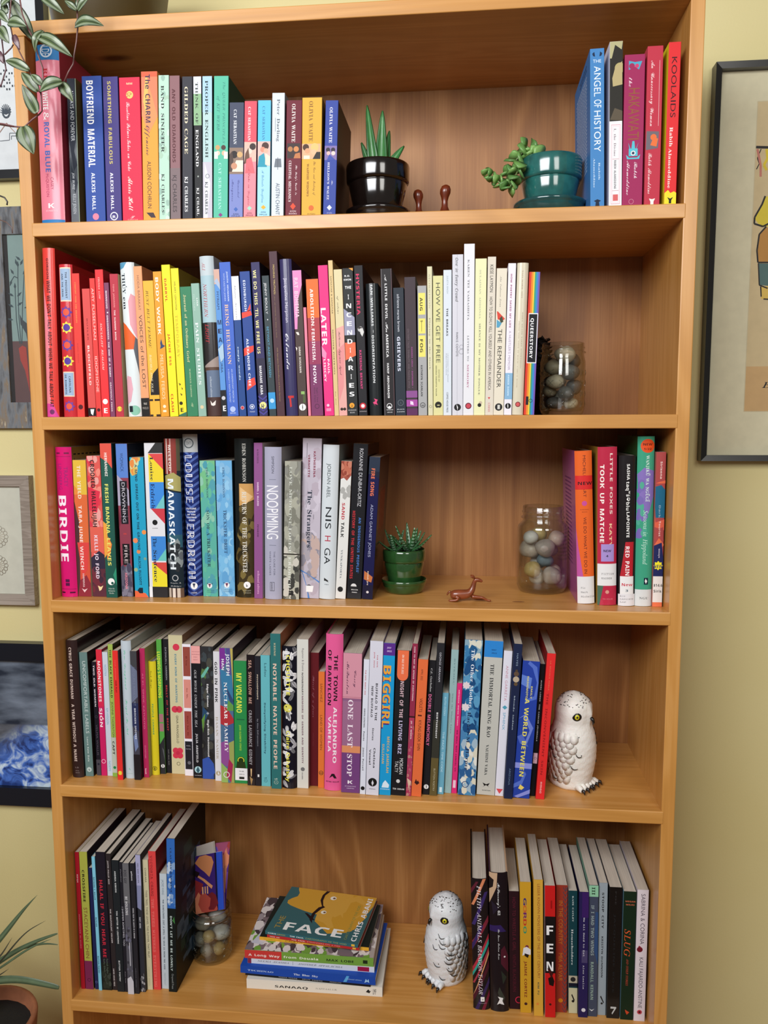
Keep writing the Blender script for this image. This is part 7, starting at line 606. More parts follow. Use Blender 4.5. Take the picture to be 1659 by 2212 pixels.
D 0.1942 0.0498 0.0141 0.2147 0.47 p 0.130 ECE8F0 D0CCD4 706060|white paperback with stacked rust and salmon rectangles|r .02 .24 .1 .92 94483C;t If~You .09 .16 .4 .65 601818 r;r .265 .48 .1 .92 D88C80;t See~Me, .33 .41 .4 .65 783028 r;r .505 .715 .1 .92 9C4840;t Don't~Say~Hi .54 .69 .4 .65 601818 r;r .735 .95 .1 .92 202028;h NEEL .765 .773 .25 .75 B0A8B0 s;h PATEL .79 .798 .2 .8 B0A8B0 s;c .9 .55 .2 686870
D 0.2119 0.0430 0.0153 0.2144 0.54 p 0.140 16161C 141418 101014|black paperback with a pale pink note at its head|r 0 .13 0 .95 E8A4A0;h ADVANCE .04 .047 .1 .9 804050 s;h READING .06 .067 .1 .9 804050 s;h COPY .08 .087 .25 .7 804050 s;h NOT .1 .107 .25 .7 804050 s;t OUR~WIVES~UNDER~THE~SEA .18 .61 .3 .65 D8D8DC i;t JULIA~ARMFIELD .66 .88 .35 .65 D0D0D4 b;c .935 .5 .36 A8D0D8;p .91,.5 .94,.3 .965,.5 .94,.7 305868;h FLATIRON .975 .982 .15 .85 C0C0C8 b
D 0.2325 0.0414 0.0202 0.2143 0.59 p 0.145 2C2C2E 202020 181818|dark leaf patterned paperback with a blue foot|p .12,.2 .2,.6 .3,0 .2,0 50703C;p .22,0 .1,.9 .17,.6 .25,.1 68B0A0;n 0 .85 0 1 343638,242424,3C4448,484840 20;p .45,.1 .5,.6 .6,0 284868;p .55,0 .5,.3 .65,.1 60903C;r .88 1 0 .9 2C4C9C;p .85,0 .83,.5 .88,.9 .95,1 1,.6 1,0 3454A8;t Edgar~Gomez .28 .45 .45 .65 F0F0F0 b;t ‡ .49 .51 .45 .6 F0F0F0 b;t High-Risk~Homosexual .55 .83 .45 .65 F0F0F0 b
D 0.2445 0.0364 0.0104 0.2083 0.54 p 0.135 D8D8DC C8C8CC 706C68|slim white paperback with thick black title over grey author|t GOD~IN~PINK .08 .39 .2 .78 141414 b;t HASAN~NAMIR .5 .83 .25 .75 B0A898 r;c .94 .5 .36 B0A080;p .92,.45 .95,.7 .95,.4 E0E0E0
D 0.2668 0.0315 0.0210 0.2154 0.53 p 0.140 4C6C8C 703070 302030|colourful abstract painted paperback with white serif letters|p 0,0 0,.4 .1,.5 .2,0 783090;p 0,.5 0,.8 .3,.9 .25,.6 504888;p 0,.8 0,1 .3,1 B8A858;p .15,0 .4,.3 .42,1 .2,.9 3878A0;p .25,.3 .38,1 .45,.9 304870;p .42,0 .44,.5 .52,1 .6,1 .56,0 B03038;p .38,.6 .42,1 .46,1 .46,.5 609848;p .58,.3 .55,1 .72,1 .66,.2 3C5C88;p .7,0 .68,.5 .85,.9 .88,.4 .85,0 8C4C90;p .7,.6 .68,1 1,1 1,.7 98A058;p .85,0 .9,.5 1,.5 1,0 90B060;p .82,.6 .86,.9 1,.75 .95,.4 A02850;t JOSEPH .04 .2 .5 .85 E8ECF0 b;t HAN .08 .16 .15 .42 E8ECF0 b;t NUCLEAR~FAMILY .25 .77 .3 .66 F0F0F0 r;g .94 .4 .24 E0D8E0
D 0.2876 0.0311 0.0204 0.1961 0.70 p 0.130 288848 207840 18402C|green paperback with yellow title and a white date label|t MY~VOLCANO .1 .42 .2 .8 E8E850 b;p .47,.2 .47,.8 .48,.8 .48,.2 206840;t JOHN~ELIZABETH~STINTZI .52 .73 .4 .6 A8D040 b;c .81 .5 .3 203818;g .81 .5 .26 E0E040;p .82,.2 .82,.8 .88,.9 .88,.1 283818;r .875 .975 .04 1 E8E8EC;h MAR. .89 .905 .35 .75 202020 r;h 2022 .915 .93 .35 .75 202020 r;r .945 .965 .35 .75 282828
D 0.3012 0.0255 0.0123 0.2077 0.79 p 0.130 1C1418 241C1C 141414|black glossy book with weathered letters in rust and grey|t SEA,~SWALLOW~ME .04 .37 .25 .8 C09888 b;t CRAIG~LAURANCE~GIDNEY .42 .84 .25 .8 A09CA0 b;p .87,.4 .87,.6 .93,.55 .93,.45 D8B888;p .93,.3 .95,.7 1,.5 A88858
D 0.3107 0.0250 0.0091 0.2063 0.74 p 0.130 1E1E26 18181C 14141A|slim blue black paperback with small white bold title|t PSYCHOPOMPS .14 .33 .4 .68 E0D0B8 b;t by~Alex~DiFrancesco .48 .69 .4 .6 A0A0A8 s;r .91 .93 .4 .7 D8D8D8
D 0.3259 0.0252 0.0147 0.2077 0.70 p 0.130 64B4BC 589CA4 305860|aqua paperback with dark blue rounded title|t Ladau .06 .16 .4 .65 284858 s;t Demystifying~Disability .36 .75 .35 .6 203850 b;t 1⊙ .93 .97 .3 .7 285868 b
D 0.3443 0.0184 0.0157 0.2434 0.59 p 0.150 2C6C6C 285C5C A86848|deep teal tall paperback with pinkish capitals|t KEENE .06 .14 .35 .6 B8B090 b;t NOTABLE~NATIVE~PEOPLE .19 .87 .25 .75 E4C4B0 b;t 1⊙ .93 .97 .3 .75 C0C8B8 b
D 0.3666 0.0202 0.0218 0.2238 0.92 h 0.140 121420 181818 181818|midnight hardcover covered in white leaves with yellow title|L 0 1;t CHOUETTE .06 .34 .3 .68 ECE458 b;c .43 .4 .3 D0C850;c .43 .4 .24 E0D868;c .42 .3 .05 302810;c .44 .52 .06 E8E8D8;p .45,.35 .46,.45 .455,.3 302810;t Claire~Oshetsky .59 .95 .3 .68 ECE458 b
D 0.3851 0.0238 0.0176 0.2343 0.77 p 0.140 D4D4CC C8C8C0 A88C88|ivory paperback with tiny plum and black capitals|t Rajunov~&~Duane .06 .21 .45 .62 504850 s;t NONBINARY .22 .37 .42 .62 302830 b;t MEMOIRS~OF~GENDER~AND~IDENTITY .375 .83 .42 .62 603048 b;c .87 .5 .18 707070;t COLUMBIA .89 .94 .42 .56 504850 b
D 0.3989 0.0333 0.0135 0.2113 0.96 p 0.140 5C141C 48101A 300C10|maroon paperback with ghostly cursive lettering, set back|t Thirst~of~a~fever .17 .48 .3 .6 98606C c;t MINOR~PRESS .6 .7 .3 .45 6C2830 s
D 0.4089 0.0279 0.0097 0.1837 0.95 p 0.120 DC7434 C86428 A0A0C0|short orange paperback with brown capitals|t SÁNCHEZ .1 .26 .3 .65 703820 s;t LAND~OF~WOMEN .37 .67 .3 .65 703820 s;g .87 .5 .36 604028;h AGE .855 .88 .25 .75 604028 b
D 0.4359 0.0196 0.0260 0.2442 1.36 h 0.155 E05C94 C84C80 401428|wide pink hardcover with heavy black and white capitals|t THE~TOWN .13 .42 .5 .82 181014 b;t OF~BABYLON .1 .45 .15 .45 181014 b;t ALEJANDRO .46 .82 .5 .8 F0E8EC b;t VARELA .52 .75 .2 .45 F0E8EC b;p .92,.3 .89,.45 .89,.6 .92,.75 .92,.6 .905,.5 201018;h ASTRA~HOUSE .935 .947 .1 .88 301018 b
D 0.4651 0.0154 0.0280 0.2171 1.49 p 0.145 8C6488 C88090 906070|pink and purple paperback with an orange strip|r 0 .32 0 1 D090A0;r .31 .312 0 1 903858;r .32 .322 0 1 903858;r .33 .332 0 1 903858;r .34 .67 0 1 986888;r .66 .71 0 1 D88C60;r .71 1 0 1 704078;t Casey .12 .24 .6 .8 502848 c;t McQuiston .06 .29 .2 .42 502848 c;t ONE~LAST .33 .67 .3 .72 F0E4EC r;t STOP .72 .88 .3 .7 F0E4EC r;h K .9 .935 .35 .62 F4F0F4 b;h ST.MARTIN'S .95 .957 .2 .8 D8C8E0 s;h GRIFFIN .965 .972 .3 .7 D8C8E0 s
D 0.4745 0.0127 0.0085 0.2094 2.08 p 0.120 D8DCE8 C8C8D4 909098|very slim white paperback with red date and small black title|t PUB~DATE:~MARCH~2022 .08 .26 .3 .6 C03040 b;t SWOLLENING .36 .5 .3 .65 181818 b;t Poems .53 .6 .3 .65 181818 b;t Jason~Purcell .65 .82 .3 .65 181818 b;c .955 .5 .36 181818
D 0.4948 0.0110 0.0195 0.2379 1.99 p 0.145 D4D4E0 B8B8C4 888894|white paperback with bold black title and round black logo|t PUB~DATE: .09 .17 .55 .66 B83040 b;t JUN~2022 .07 .17 .32 .43 B83040 b;t BUFFALO~IS~THE .27 .51 .52 .76 181820 b;t NEW~BUFFALO .29 .49 .2 .42 181820 b;t Stories .56 .64 .35 .55 181820 b;t Chelsea .69 .82 .5 .72 181820 b;t Vowel .7 .8 .18 .38 181820 b;c .915 .5 .34 141414;p .9,.5 .92,.6 .94,.5 .92,.42 D8D8E0;h ARSENAL .955 .962 .25 .75 303038 b
D 0.5128 0.0128 0.0175 0.2348 1.96 p 0.145 1898D0 582878 102840|sky blue paperback with orange bubble lettering and purple top|r 0 .08 0 1 582C88;h JULY .02 .035 .3 .65 E0C8F0 b;h 2022 .042 .057 .3 .7 E0C8F0 b;t BIG .15 .33 .02 .95 502878 b;t GIRL .34 .56 .02 .95 502878 b;t BIG .145 .325 .05 1 E8A438 b;t GIRL .335 .55 .05 1 E8A438 b;t MECCA~JAMILAH .61 .85 .55 .85 D8B060 b;t SULLIVAN .66 .79 .15 .42 D8B060 b;p .9,.5 .93,.85 .95,.8 .95,.2 .92,.3 D8E8F4;h LIVERIGHT .955 .963 .1 .9 E0F0F8 b
D 0.5353 0.0133 0.0219 0.2241 2.25 p 0.145 18181C 402C28 201818|black paperback with an orange rounded tab at its head|r 0 .17 .1 .85 E87048;c .17 .475 .37 E87048;t ON~SALE~07.05.2022 .03 .16 .4 .6 F4D8C8 b;t NIGHT~OF~THE .21 .46 .35 .7 D8B8C0 b;t LIVING~REZ .48 .71 .35 .7 C8C0E0 b;t MORGAN .74 .85 .5 .75 D8D8D8 s;t TALTY .76 .84 .2 .42 D8D8D8 s;c .9 .45 .13 D0D0D0;h TIN~HOUSE .945 .96 .1 .9 E0E0E0 b
D 0.5436 0.0132 0.0080 0.2350 2.50 p 0.135 A83858 702840 602030|slim rose and brown patterned paperback with pale capitals|r 0 .48 0 1 902C48;t HOW~TO~NOT~BE~AFRAID~OF~EVERYTHING .02 .37 .35 .7 E8C8D0 b;r .47 .48 0 1 301818;t JANE~WONG .5 .62 .35 .7 F0D8D8 b;n .5 1 0 1 B85868,9C4858,B88078 14;p .88,.1 .9,.9 .95,.5 D8B8A0
D 0.5588 0.0129 0.0148 0.2115 2.81 p 0.140 E06C3C C85830 A84020|bright orange paperback with a small black flame logo|t APRIL~2022 .07 .15 .35 .55 603020 s;t VIOLETS .28 .38 .35 .65 502018 s;t | .4 .41 .35 .65 502018 s;t KYUNG-SOOK~SHIN .44 .66 .35 .65 502018 s;p .87,.4 .9,.25 .915,.5 .9,.75 .88,.6 .89,.5 381818
D 0.5705 0.0203 0.0101 0.2085 2.71 p 0.130 1A1A1E 18181A 141418|black paperback with a slanting pink title|t C.E.~Gatchalian .06 .23 .3 .65 E8E8E8 i;t DOUBLE~MELANCHOLY .25 .63 .15 .8 E070A0 b;c .94 .5 .36 E8E8E8;p .92,.45 .94,.6 .96,.5 202020
D 0.5819 0.0183 0.0111 0.2355 2.70 p 0.140 242428 202024 181818|dark grey to olive paperback with small white capitals|r .5 .75 0 1 34342C;r .75 1 0 1 605430;t GEORGE~ABRAHAM .06 .25 .4 .65 C0C0C8 s;t BIRTHRIGHT .45 .62 .4 .7 E8E8E8 b;t BUTTON~POETRY .82 .97 .4 .65 B8B090 s
D 0.5921 0.0239 0.0096 0.1579 2.63 p 0.110 68A8C0 58909C 406070|short light blue paperback with white capitals|t RUTH~OZEKI .04 .22 .35 .65 B8DCE8 s;t THE~FACE:~TIME~CODE .38 .78 .35 .65 C0E0EC s;r .93 .98 .3 .7 D0E8F0
D 0.6034 0.0287 0.0109 0.2230 2.61 p 0.135 94B4B4 88A4A4 4C5858|pale grey green paperback with faded serif title|t RYTKHEU .06 .24 .45 .7 6C8C90 r;t When~the~Whales~Leave .3 .58 .42 .65 60807C r;t milkweed~editions .84 .95 .4 .5 80A09C s
D 0.6119 0.0289 0.0081 0.1720 2.58 p 0.120 DC2C74 C02464 801848|slim hot pink paperback with white then black lettering|t adrienne~maree~brown .06 .38 .35 .65 F8D0E0 b;t WE~WILL~NOT~CANCEL~US .42 .8 .35 .7 601838 b;r .88 .95 .2 .7 F0C8D8
D 0.6395 0.0239 0.0262 0.2394 2.21 p 0.150 4888B4 385C78 203848|blue and cream swirling patterned wide paperback|n 0 .2 0 1 D8D8C8,3878A8,205888,88A8B8 18;c .28 .2 .2 D8C8C8;f .28 .2 .24 D8CCD0;f .42 .2 .26 D8CCD0;n .15 .6 0 1 2C6C9C,184C80,5898C0,184878 26;f .29 .2 .24 E0D4D8;f .43 .2 .26 E0D4D8;n .6 1 0 1 D8D4C0,4880B0,A0B8C8,E0E0D8,2C5C90 30;t The~Other~Mother .06 .43 .4 .68 E4ECF4 r;t Rachel~M.~Harper .46 .84 .35 .62 18284C r;g .93 .4 .2 284878
D 0.6685 0.0274 0.0271 0.2379 2.47 p 0.145 C0C0B8 88847C A8A89C|wide grey white paperback with bright blue top block|r 0 .105 0 1 2C84D0;h MAY .05 .062 .4 .65 103060 b;h 2022 .07 .082 .4 .68 103060 b;t THE~IMMORTAL~KING~RAO .15 .62 .38 .68 202428 r;t VAUHINI~VARA .67 .87 .38 .6 282C30 r;p .92,.3 .93,.5 .92,.7 .94,.6 .95,.7 .935,.5 .95,.3 .94,.4 181818;h NORTON .965 .973 .3 .75 303030 b
D 0.6816 0.0263 0.0126 0.2239 2.76 p 0.135 E0E0EC C8C8D4 A05058|white paperback with pink and light blue capitals and diamond|t ANNE~GARRÉTA .1 .34 .35 .65 C890A0 s;p .37,.5 .385,.8 .4,.5 .385,.2 50A0B8;t SPHINX .42 .54 .35 .65 60A8C8 s;p .95,.1 .95,.9 .985,.5 D85058
D 0.6943 0.0186 0.0124 0.2368 2.87 p 0.140 1A2444 182040 141C30|navy paperback with a faded sepia portrait and thin letters|h ~ .01 .02 .1 .9 1A2444 s;t HAYES .06 .14 .4 .6 8CA0B8 s;c .19 .5 .3 604C3C;c .225 .5 .36 B8A890;c .17 .5 .15 504030;c .255 .5 .22 604C34;t blonde~indian .33 .55 .4 .62 A8B8C8 r;t ARIZONA .8 .91 .4 .6 6880A0 s
D 0.7196 0.0218 0.0250 0.2103 3.42 p 0.140 2440A0 304CA8 182C68|deep blue paperback with pale ribbons and yellow capitals|p .02,.3 .05,.6 .15,.9 .25,.8 .28,.3 .3,.3 .27,.95 .15,1 .04,.85 .0,.4 5470C8;p .1,0 .12,.6 .2,.55 .17,0 6080D0;p .42,0 .4,.3 .5,.7 .58,.5 .6,.6 .48,.9 .38,.4 6C80D0;p .55,0 .53,.3 .62,.7 .6,.2 5068C0;p .74,0 .74,1 .78,1 .78,0 8C94DC;p .9,0 .87,.4 .8,.6 .82,.7 .9,.5 .93,0 5470C8;p .93,1 .99,.1 1,.3 .96,1 8890D8;t EMILY .18 .27 .58 .72 E0D870 b;t HASHIMOTO .11 .27 .32 .48 E0D870 b;t A~WORLD~BETWEEN .27 .84 .3 .66 E8DC60 b;p .9,.4 .93,.3 .94,.5 .92,.65 E8D068
D 0.7284 0.0311 0.0076 0.2042 3.40 p 0.130 101014 101014 101014|slim black paperback with a small pale pink logo patch|t AUDRE~LORDE .12 .28 .4 .68 C8C8CC b;t THE~CANCER~JOURNALS .3 .58 .4 .68 C8C8CC b;r .67 .75 .1 .9 D8B0BC;g .71 .5 .25 202028
D 0.7415 0.0216 0.0127 0.2230 3.37 p 0.140 E02C2C 8C1414 B82020|scarlet paperback leaning at the right end beside the owl|t LA~MUCACA~HABLA .05 .25 .4 .6 E06848 b;t THE~INCONVENIENT~SKIN .27 .83 .3 .65 A01C20 b;t RIVERHEAD .88 .96 .4 .6 F4D0C8 s
E 0.0022 0.0254 0.0070 0.2358 -0.05 p 0.150 A81828 881420 701018|slim dark red paperback at the left end of its row|t RIFQA .16 .22 .3 .7 E0C0C0 b;t MOHAMMED~EL-KURD .45 .7 .35 .65 D08088 b
E 0.0102 0.0255 0.0133 0.2367 -0.21 p 0.150 A8AC48 90943C 281018|olive yellow paperback with a purple foot|r .79 1 0 1 782850;t CROSSFIRE .13 .36 .25 .7 1C1C10 b;t STACEYANN~CHIN .4 .77 .25 .7 7C4830 s;g .93 .5 .22 380828
E 0.0254 0.0267 0.0061 0.2096 -0.65 p 0.140 1C2450 181C40 101428|thin navy book sunk behind the light blue one|g .94 .5 .3 6878B0
E 0.0327 0.0246 0.0056 0.2301 -0.59 p 0.140 80C8E0 70B0C8 406878|very thin light blue book with dark lettering|t NATASHA~T.~MILLER .15 .32 .2 .8 304858 b;t BUTCHER .45 .52 .2 .8 304858 b;t BUTTON~POETRY .74 .87 .2 .8 304858 b
E 0.0387 0.0264 0.0159 0.2375 -0.60 p 0.145 1C1824 181418 0C0C10|black paperback with bold crimson capitals|r .8 1 0 1 1C201C;t HALAL~IF~YOU~HEAR~ME .2 .76 .25 .75 C82C40 b;t Fatimah~Asghar .77 .88 .55 .75 607060 s;t Safia~Elhillo .77 .88 .25 .42 607060 s;n .88 .98 0 1 283028,3C443C 6
E 0.0550 0.0276 0.0085 0.2346 -0.63 p 0.140 2C2628 242020 1C1818|thin brown black paperback with small white capitals|t JUSTIN~PHILLIP~REED .05 .22 .3 .65 C8C0C0 b;t THE~MALEVOLENT~VOLUME .4 .65 .3 .65 D8D0D0 b;t COFFEE~HOUSE~PRESS .84 .97 .3 .65 D8D0D0 b
E 0.0643 0.0249 0.0119 0.2257 -0.30 p 0.140 1E2428 181C20 14181C|black paperback with three bold white lines of capitals|t ANDREA~GIBSON .08 .24 .35 .65 D8DCDC b;t YOU~BETTER~BE~LIGHTNING .38 .63 .35 .65 D8DCDC b;t BUTTON~POETRY .76 .92 .35 .65 D8DCDC b
E 0.0765 0.0253 0.0061 0.2228 -0.28 p 0.130 202028 1C1C24 14141C|thin charcoal book with spaced tiny white capitals|t Paulina .05 .15 .3 .65 A0A0A8 i;t I~SHIMMER~SOMETIMES,~TOO .34 .64 .25 .7 C8C8D0 s;t Button~Poetry .84 .93 .3 .6 A0A0A8 i
E 0.0841 0.0210 0.0102 0.2239 -0.22 p 0.140 585860 404048 282830|grey photographic paperback with a pale foot|r 0 .3 0 1 68686C;t ROSS~GAY .05 .15 .15 .8 303038 b;t BE~HOLDING .25 .39 .2 .75 D8D8DC b;n .4 .9 0 1 383840,50505C,68687A 14;r .6 .78 .55 .65 D8D8E0;p .88,0 .86,.6 .9,1 1,1 1,0 C8C8D0
E 0.0946 0.0230 0.0076 0.2233 -0.18 p 0.130 26262C 202026 1A1A20|thin slate paperback with lowercase white word at its head|t galleons .06 .13 .3 .7 E0E0E4 b;t RISING~FROM~THE~MOUTH~OF~A~WOUND .34 .57 .3 .7 C8C8CC b;t milkweed~editions .8 .95 .35 .6 787880 i
E 0.1025 0.0280 0.0082 0.2353 -0.12 p 0.140 30323A B0B0C8 1A1A1E|thin paperback with lavender head fading into black|r 0 .22 0 1 A8A8CC;p .22,0 .22,1 .4,.8 .38,0 888CB0;t HIEU~MINH~NGUYEN .06 .2 .35 .65 282838 b;t NOT~HERE .45 .53 .3 .7 D0D0D8 b;n .85 1 0 1 606064,A0A0A4,303034 10
E 0.1110 0.0342 0.0093 0.2237 -0.10 p 0.135 D0C8A4 B8B090 705C50|slim cream paperback with small grey capitals|t CHAKARA .06 .17 .35 .65 484438 s;t THESE~TREES,~THOSE~LEAVES,~THIS~FLOWER,~THAT~FRUIT .23 .75 .35 .68 383428 s;t milkweed~editions .82 .97 .4 .6 908868 i
E 0.1210 0.0354 0.0124 0.2381 -0.19 p 0.145 DC4444 C83838 8C1820|coral red paperback with squared tone on tone lettering|t VICTORIA~CHANG .03 .32 .2 .75 6C1C20 m;t THE~TREES~WITNESS~EVERYTHING .34 .98 .2 .75 F08078 m
E 0.1459 0.0388 0.0121 0.1990 0.72 p 0.135 C4D0D8 A8B0B4 909898|short white paperback with small dark capitals in front of red|t JACKIE~WANG .05 .18 .3 .6 688090 s;t THE~SUNFLOWER~CAST~A~SPELL~TO~SAVE~US~FROM~THE~VOID .22 .83 .35 .65 30404C b;t NIGHTBOAT .86 .97 .35 .6 98A8B0 s
E 0.1612 0.0327 0.0135 0.2628 1.08 p 0.150 101818 1C2028 101414|tall paperback with blue sky top and black lower spine|r 0 .45 0 1 3068B8;n .15 .44 0 1 88A8D0,5080C0,C0D0E4 14;t CLAUDIA~RANKINE .06 .35 .4 .68 202840 r;t DON'T~LET~ME~BE~LONELY .5 .86 .3 .65 C8D8D4 b;t Graywolf~Press .88 .98 .4 .65 909898 s;p .5,.8 .55,.9 .53,.6 408040
E 0.6402 0.0416 0.0260 0.2174 -1.61 h 0.155 181418 101010 201018|black hardcover with diagonal neon streaks and slanted white title|p 0,.7 0,.9 .2,.15 .2,0 D88860;p .02,.3 .02,.45 .12,0 .08,0 602030;p .1,.8 .1,1 .35,.2 .35,0 3C2C68;p .28,1 .33,1 .52,.1 .48,0 802838;p .35,.5 .35,.7 .55,0 .5,0 382860;p .42,1 .46,1 .72,0 .68,0 B03040;p .46,1 .5,1 .75,0 .72,0 30A090;p .52,1 .56,1 .8,.1 .8,0 A83848;p .55,1 .58,1 .88,.1 .9,0 E0A070;p .62,1 .68,1 .95,0 .9,0 4C1828;p .75,1 .8,1 1,.3 1,.1 382858;p .85,1 .9,1 1,.7 1,.5 782038;t FILTHY~ANIMALS .05 .48 .35 .7 F0E8F0 i;t BRANDON~TAYLOR .5 .88 .35 .7 F0E8F0 i;r .9 .935 .45 .68 F0F0F0;h 2 .91 .925 .52 .62 181418 b;h RIVERHEAD .945 .952 .35 .8 A090A0 s
E 0.6672 0.0404 0.0282 0.2298 -1.30 h 0.150 141018 402838 C0A080|black hardcover with pale beige curve and small white script|p 0,0 0,.45 .1,.4 .22,0 C8A888;p .03,0 .05,.25 .1,.2 .12,0 201818;p .2,.1 .25,.5 .3,.2 241C2C;p .38,0 .37,.6 .42,.9 .42,0 302058;p .55,.6 .52,.8 .6,1 .72,1 .65,.6 4C1828;p .7,.6 .75,.9 .8,.7 283028;p .82,.5 .9,.8 .95,.6 .86,.4 383C34;t McSweeney's~62 .07 .3 .45 .65 F0F0F0 c;t The~Queer~Fiction~Issue .4 .62 .45 .6 E0E0E0 c;p .89,.4 .9,.7 .92,.65 .95,.75 .94,.5 .95,.35 .91,.5 E8E8E8;c .6 .8 .05 F0F0F0
E 0.6969 0.0487 0.0162 0.1964 -1.21 p 0.130 281018 200C14 301018|dark wine paperback with hardly visible capitals|t HOW~TO~WRESTLE~A~GIRL .05 .5 .35 .65 5C1C2C s;t VENITA~BLACKBURN .53 .85 .35 .65 541828 s;g .92 .9 .35 C82848
E 0.7134 0.0424 0.0169 0.2164 -1.10 p 0.135 CC9C28 B88C24 183020|mustard paperback with multicoloured capitals and a boxer figure|t G .12 .175 .3 .72 3C3070 b;t O .175 .23 .3 .72 C86030 b;t R .23 .28 .3 .72 702C68 b;t D .28 .33 .3 .72 C03828 b;t O .335 .39 .3 .72 3C9068 b;c .49 .62 .16 702840;c .505 .65 .12 D8B8A0;p .5,.3 .49,.6 .51,.95 .55,.95 .55,.4 .56,.2 .53,.25 E0E0E4;p .54,.4 .55,.8 .575,.7 .56,.4 201818;t JAIME~CORTEZ .6 .88 .38 .7 803020 b;c .93 .5 .14 402020
E 0.7339 0.0373 0.0143 0.2243 -1.15 p 0.140 D4A43C B88C30 806020|ochre paperback with small red brown capitals|t LESSER~KNOWN~MONSTERS~OF~THE~21ST~CENTURY .03 .72 .4 .68 985028 s;t KIM~FU .75 .84 .4 .65 304840 b;c .91 .4 .15 D88838
E 0.7509 0.0362 0.0158 0.2163 -1.19 p 0.140 C81C1C F0F0F0 901414|red and black paperback with three giant stacked white letters|r .23 .66 0 1 121012;p .7,.3 .68,.7 .72,.9 .76,.8 .75,.4 180C0C;k FEN .25 .66 .15 .8 F4F4F4 b;c .9 .5 .12 401010;r .11 .17 .55 .7 981010;p .62,.2 .66,.8 .7,.6 401010
E 0.7677 0.0488 0.0177 0.2106 -0.81 p 0.145 983424 782C20 1C1C24|rust red zigzag patterned paperback with tan capitals|p 0,.8 .04,1 .04,.8 604040;Z 0 1 .6 1 584048;t IN~THE~COUNTRY .12 .46 .25 .6 B87028 s;t MIA~ALVAR .53 .75 .25 .6 B87028 s;c .905 .45 .2 C87818
E 0.7883 0.0486 0.0133 0.2026 -1.20 p 0.140 0E3C44 C8C8C8 101828|dark teal paperback with white serif letters and cream foot|t KATE~CAYLEY .04 .25 .4 .65 C8D8D8 r;t Householders .31 .6 .3 .62 D8E0E0 r;r .69 .75 0 1 B8B098;c .72 .5 .3 282828;r .75 .78 0 1 101828;r .79 1 0 1 C8C4A0;p .85,.3 .9,.6 .89,.7 .84,.4 181818;c .9 .5 .16 181818
E 0.8019 0.0411 0.0143 0.2062 -0.80 p 0.140 241C50 1C1840 141030|deep violet paperback with monospaced white letters|r 0 .2 .3 1 381C60;t We~All~Need~to~Eat .2 .51 .45 .7 E8E8F0 m;r .46 .56 .3 .9 484068;t We~All~Need~to~Eat .2 .51 .45 .7 E8E8F0 m;t Alex~Leslie .58 .77 .45 .68 E8E8F0 m;c .94 .55 .22 D8D8E0
E 0.8171 0.0446 0.0141 0.2159 -0.85 p 0.145 40485C 6C9C88 24283C|slate blue paperback with a mint green top label|r 0 .085 0 1 90C8A4;t III .015 .07 .3 .8 203828 b;p .2,.7 .2,1 .6,1 .5,.6 304C78;t IF~I~HAD~TWO~WINGS .15 .53 .25 .7 98A8A8 b;t RANDALL~KENAN .58 .87 .25 .7 90A89C b;p .94,.1 .95,.4 .94,.7 .96,.4 D8DCE0
E 0.8321 0.0490 0.0129 0.2179 -0.63 p 0.135 98A4AC 889098 686C70|pale blue grey paperback with spaced black capitals|t STOOP~CITY .07 .34 .35 .7 202428 b;t KRISTYN~DUNNION .4 .71 .35 .65 202428 b;p .86,.3 .91,.7 .9,.75 .85,.4 202020;c .91 .5 .13 202020
E 0.8452 0.0437 0.0191 0.2151 -0.24 p 0.145 0C0E10 0C0C10 0C0C10|all black glossy paperback with barely visible text|t FOE .03 .13 .45 .6 2C2C2C b;t JACQUELINE~ROSE .2 .8 .4 .6 1C1E20 b;p .91,.3 .91,.75 .92,.75 .97,.45 .96,.4 .925,.6 .925,.3 C0C4C4
E 0.8658 0.0428 0.0191 0.2100 -0.09 p 0.140 102818 88B4C8 201818|bottle green paperback with a wobbly orange title|h MEGAN .065 .08 .15 .9 D87050 b;h MILKS .09 .105 .2 .85 D87050 b;t SLUG .29 .5 .15 .85 E05C30 i;t AND~OTHER~STORIES .52 .73 .35 .6 C84838 i;p .92,.35 .94,.7 .96,.5 .94,.4 C84828
E 0.8858 0.0418 0.0168 0.2145 -0.11 p 0.145 DCD4DC C8C0C8 604040|white paperback with grey hand lettering and a dark red fruit|t SABRINA~&~CORINA .03 .41 .35 .72 58505C s;c .45 .35 .26 701828;p .42,.3 .44,.6 .43,.2 902838;t KALI~FAJARDO-ANSTINE .51 .9 .35 .7 58505C s;c .93 .5 .22 B84050;c .93 .5 .1 501018"""
ORD = {'A': 'top', 'B': 'second', 'C': 'third', 'D': 'fourth', 'E': 'lowest'}
GLOSSY = ('narrow black and grey glossy', 'glossy', 'scarlet', 'atlas')
PAGEC = {'A': 'C8BCA4', 'B': 'C0B49C', 'C': 'B8AE9C', 'D': 'D0C6B4', 'E': 'D4CBBC'}
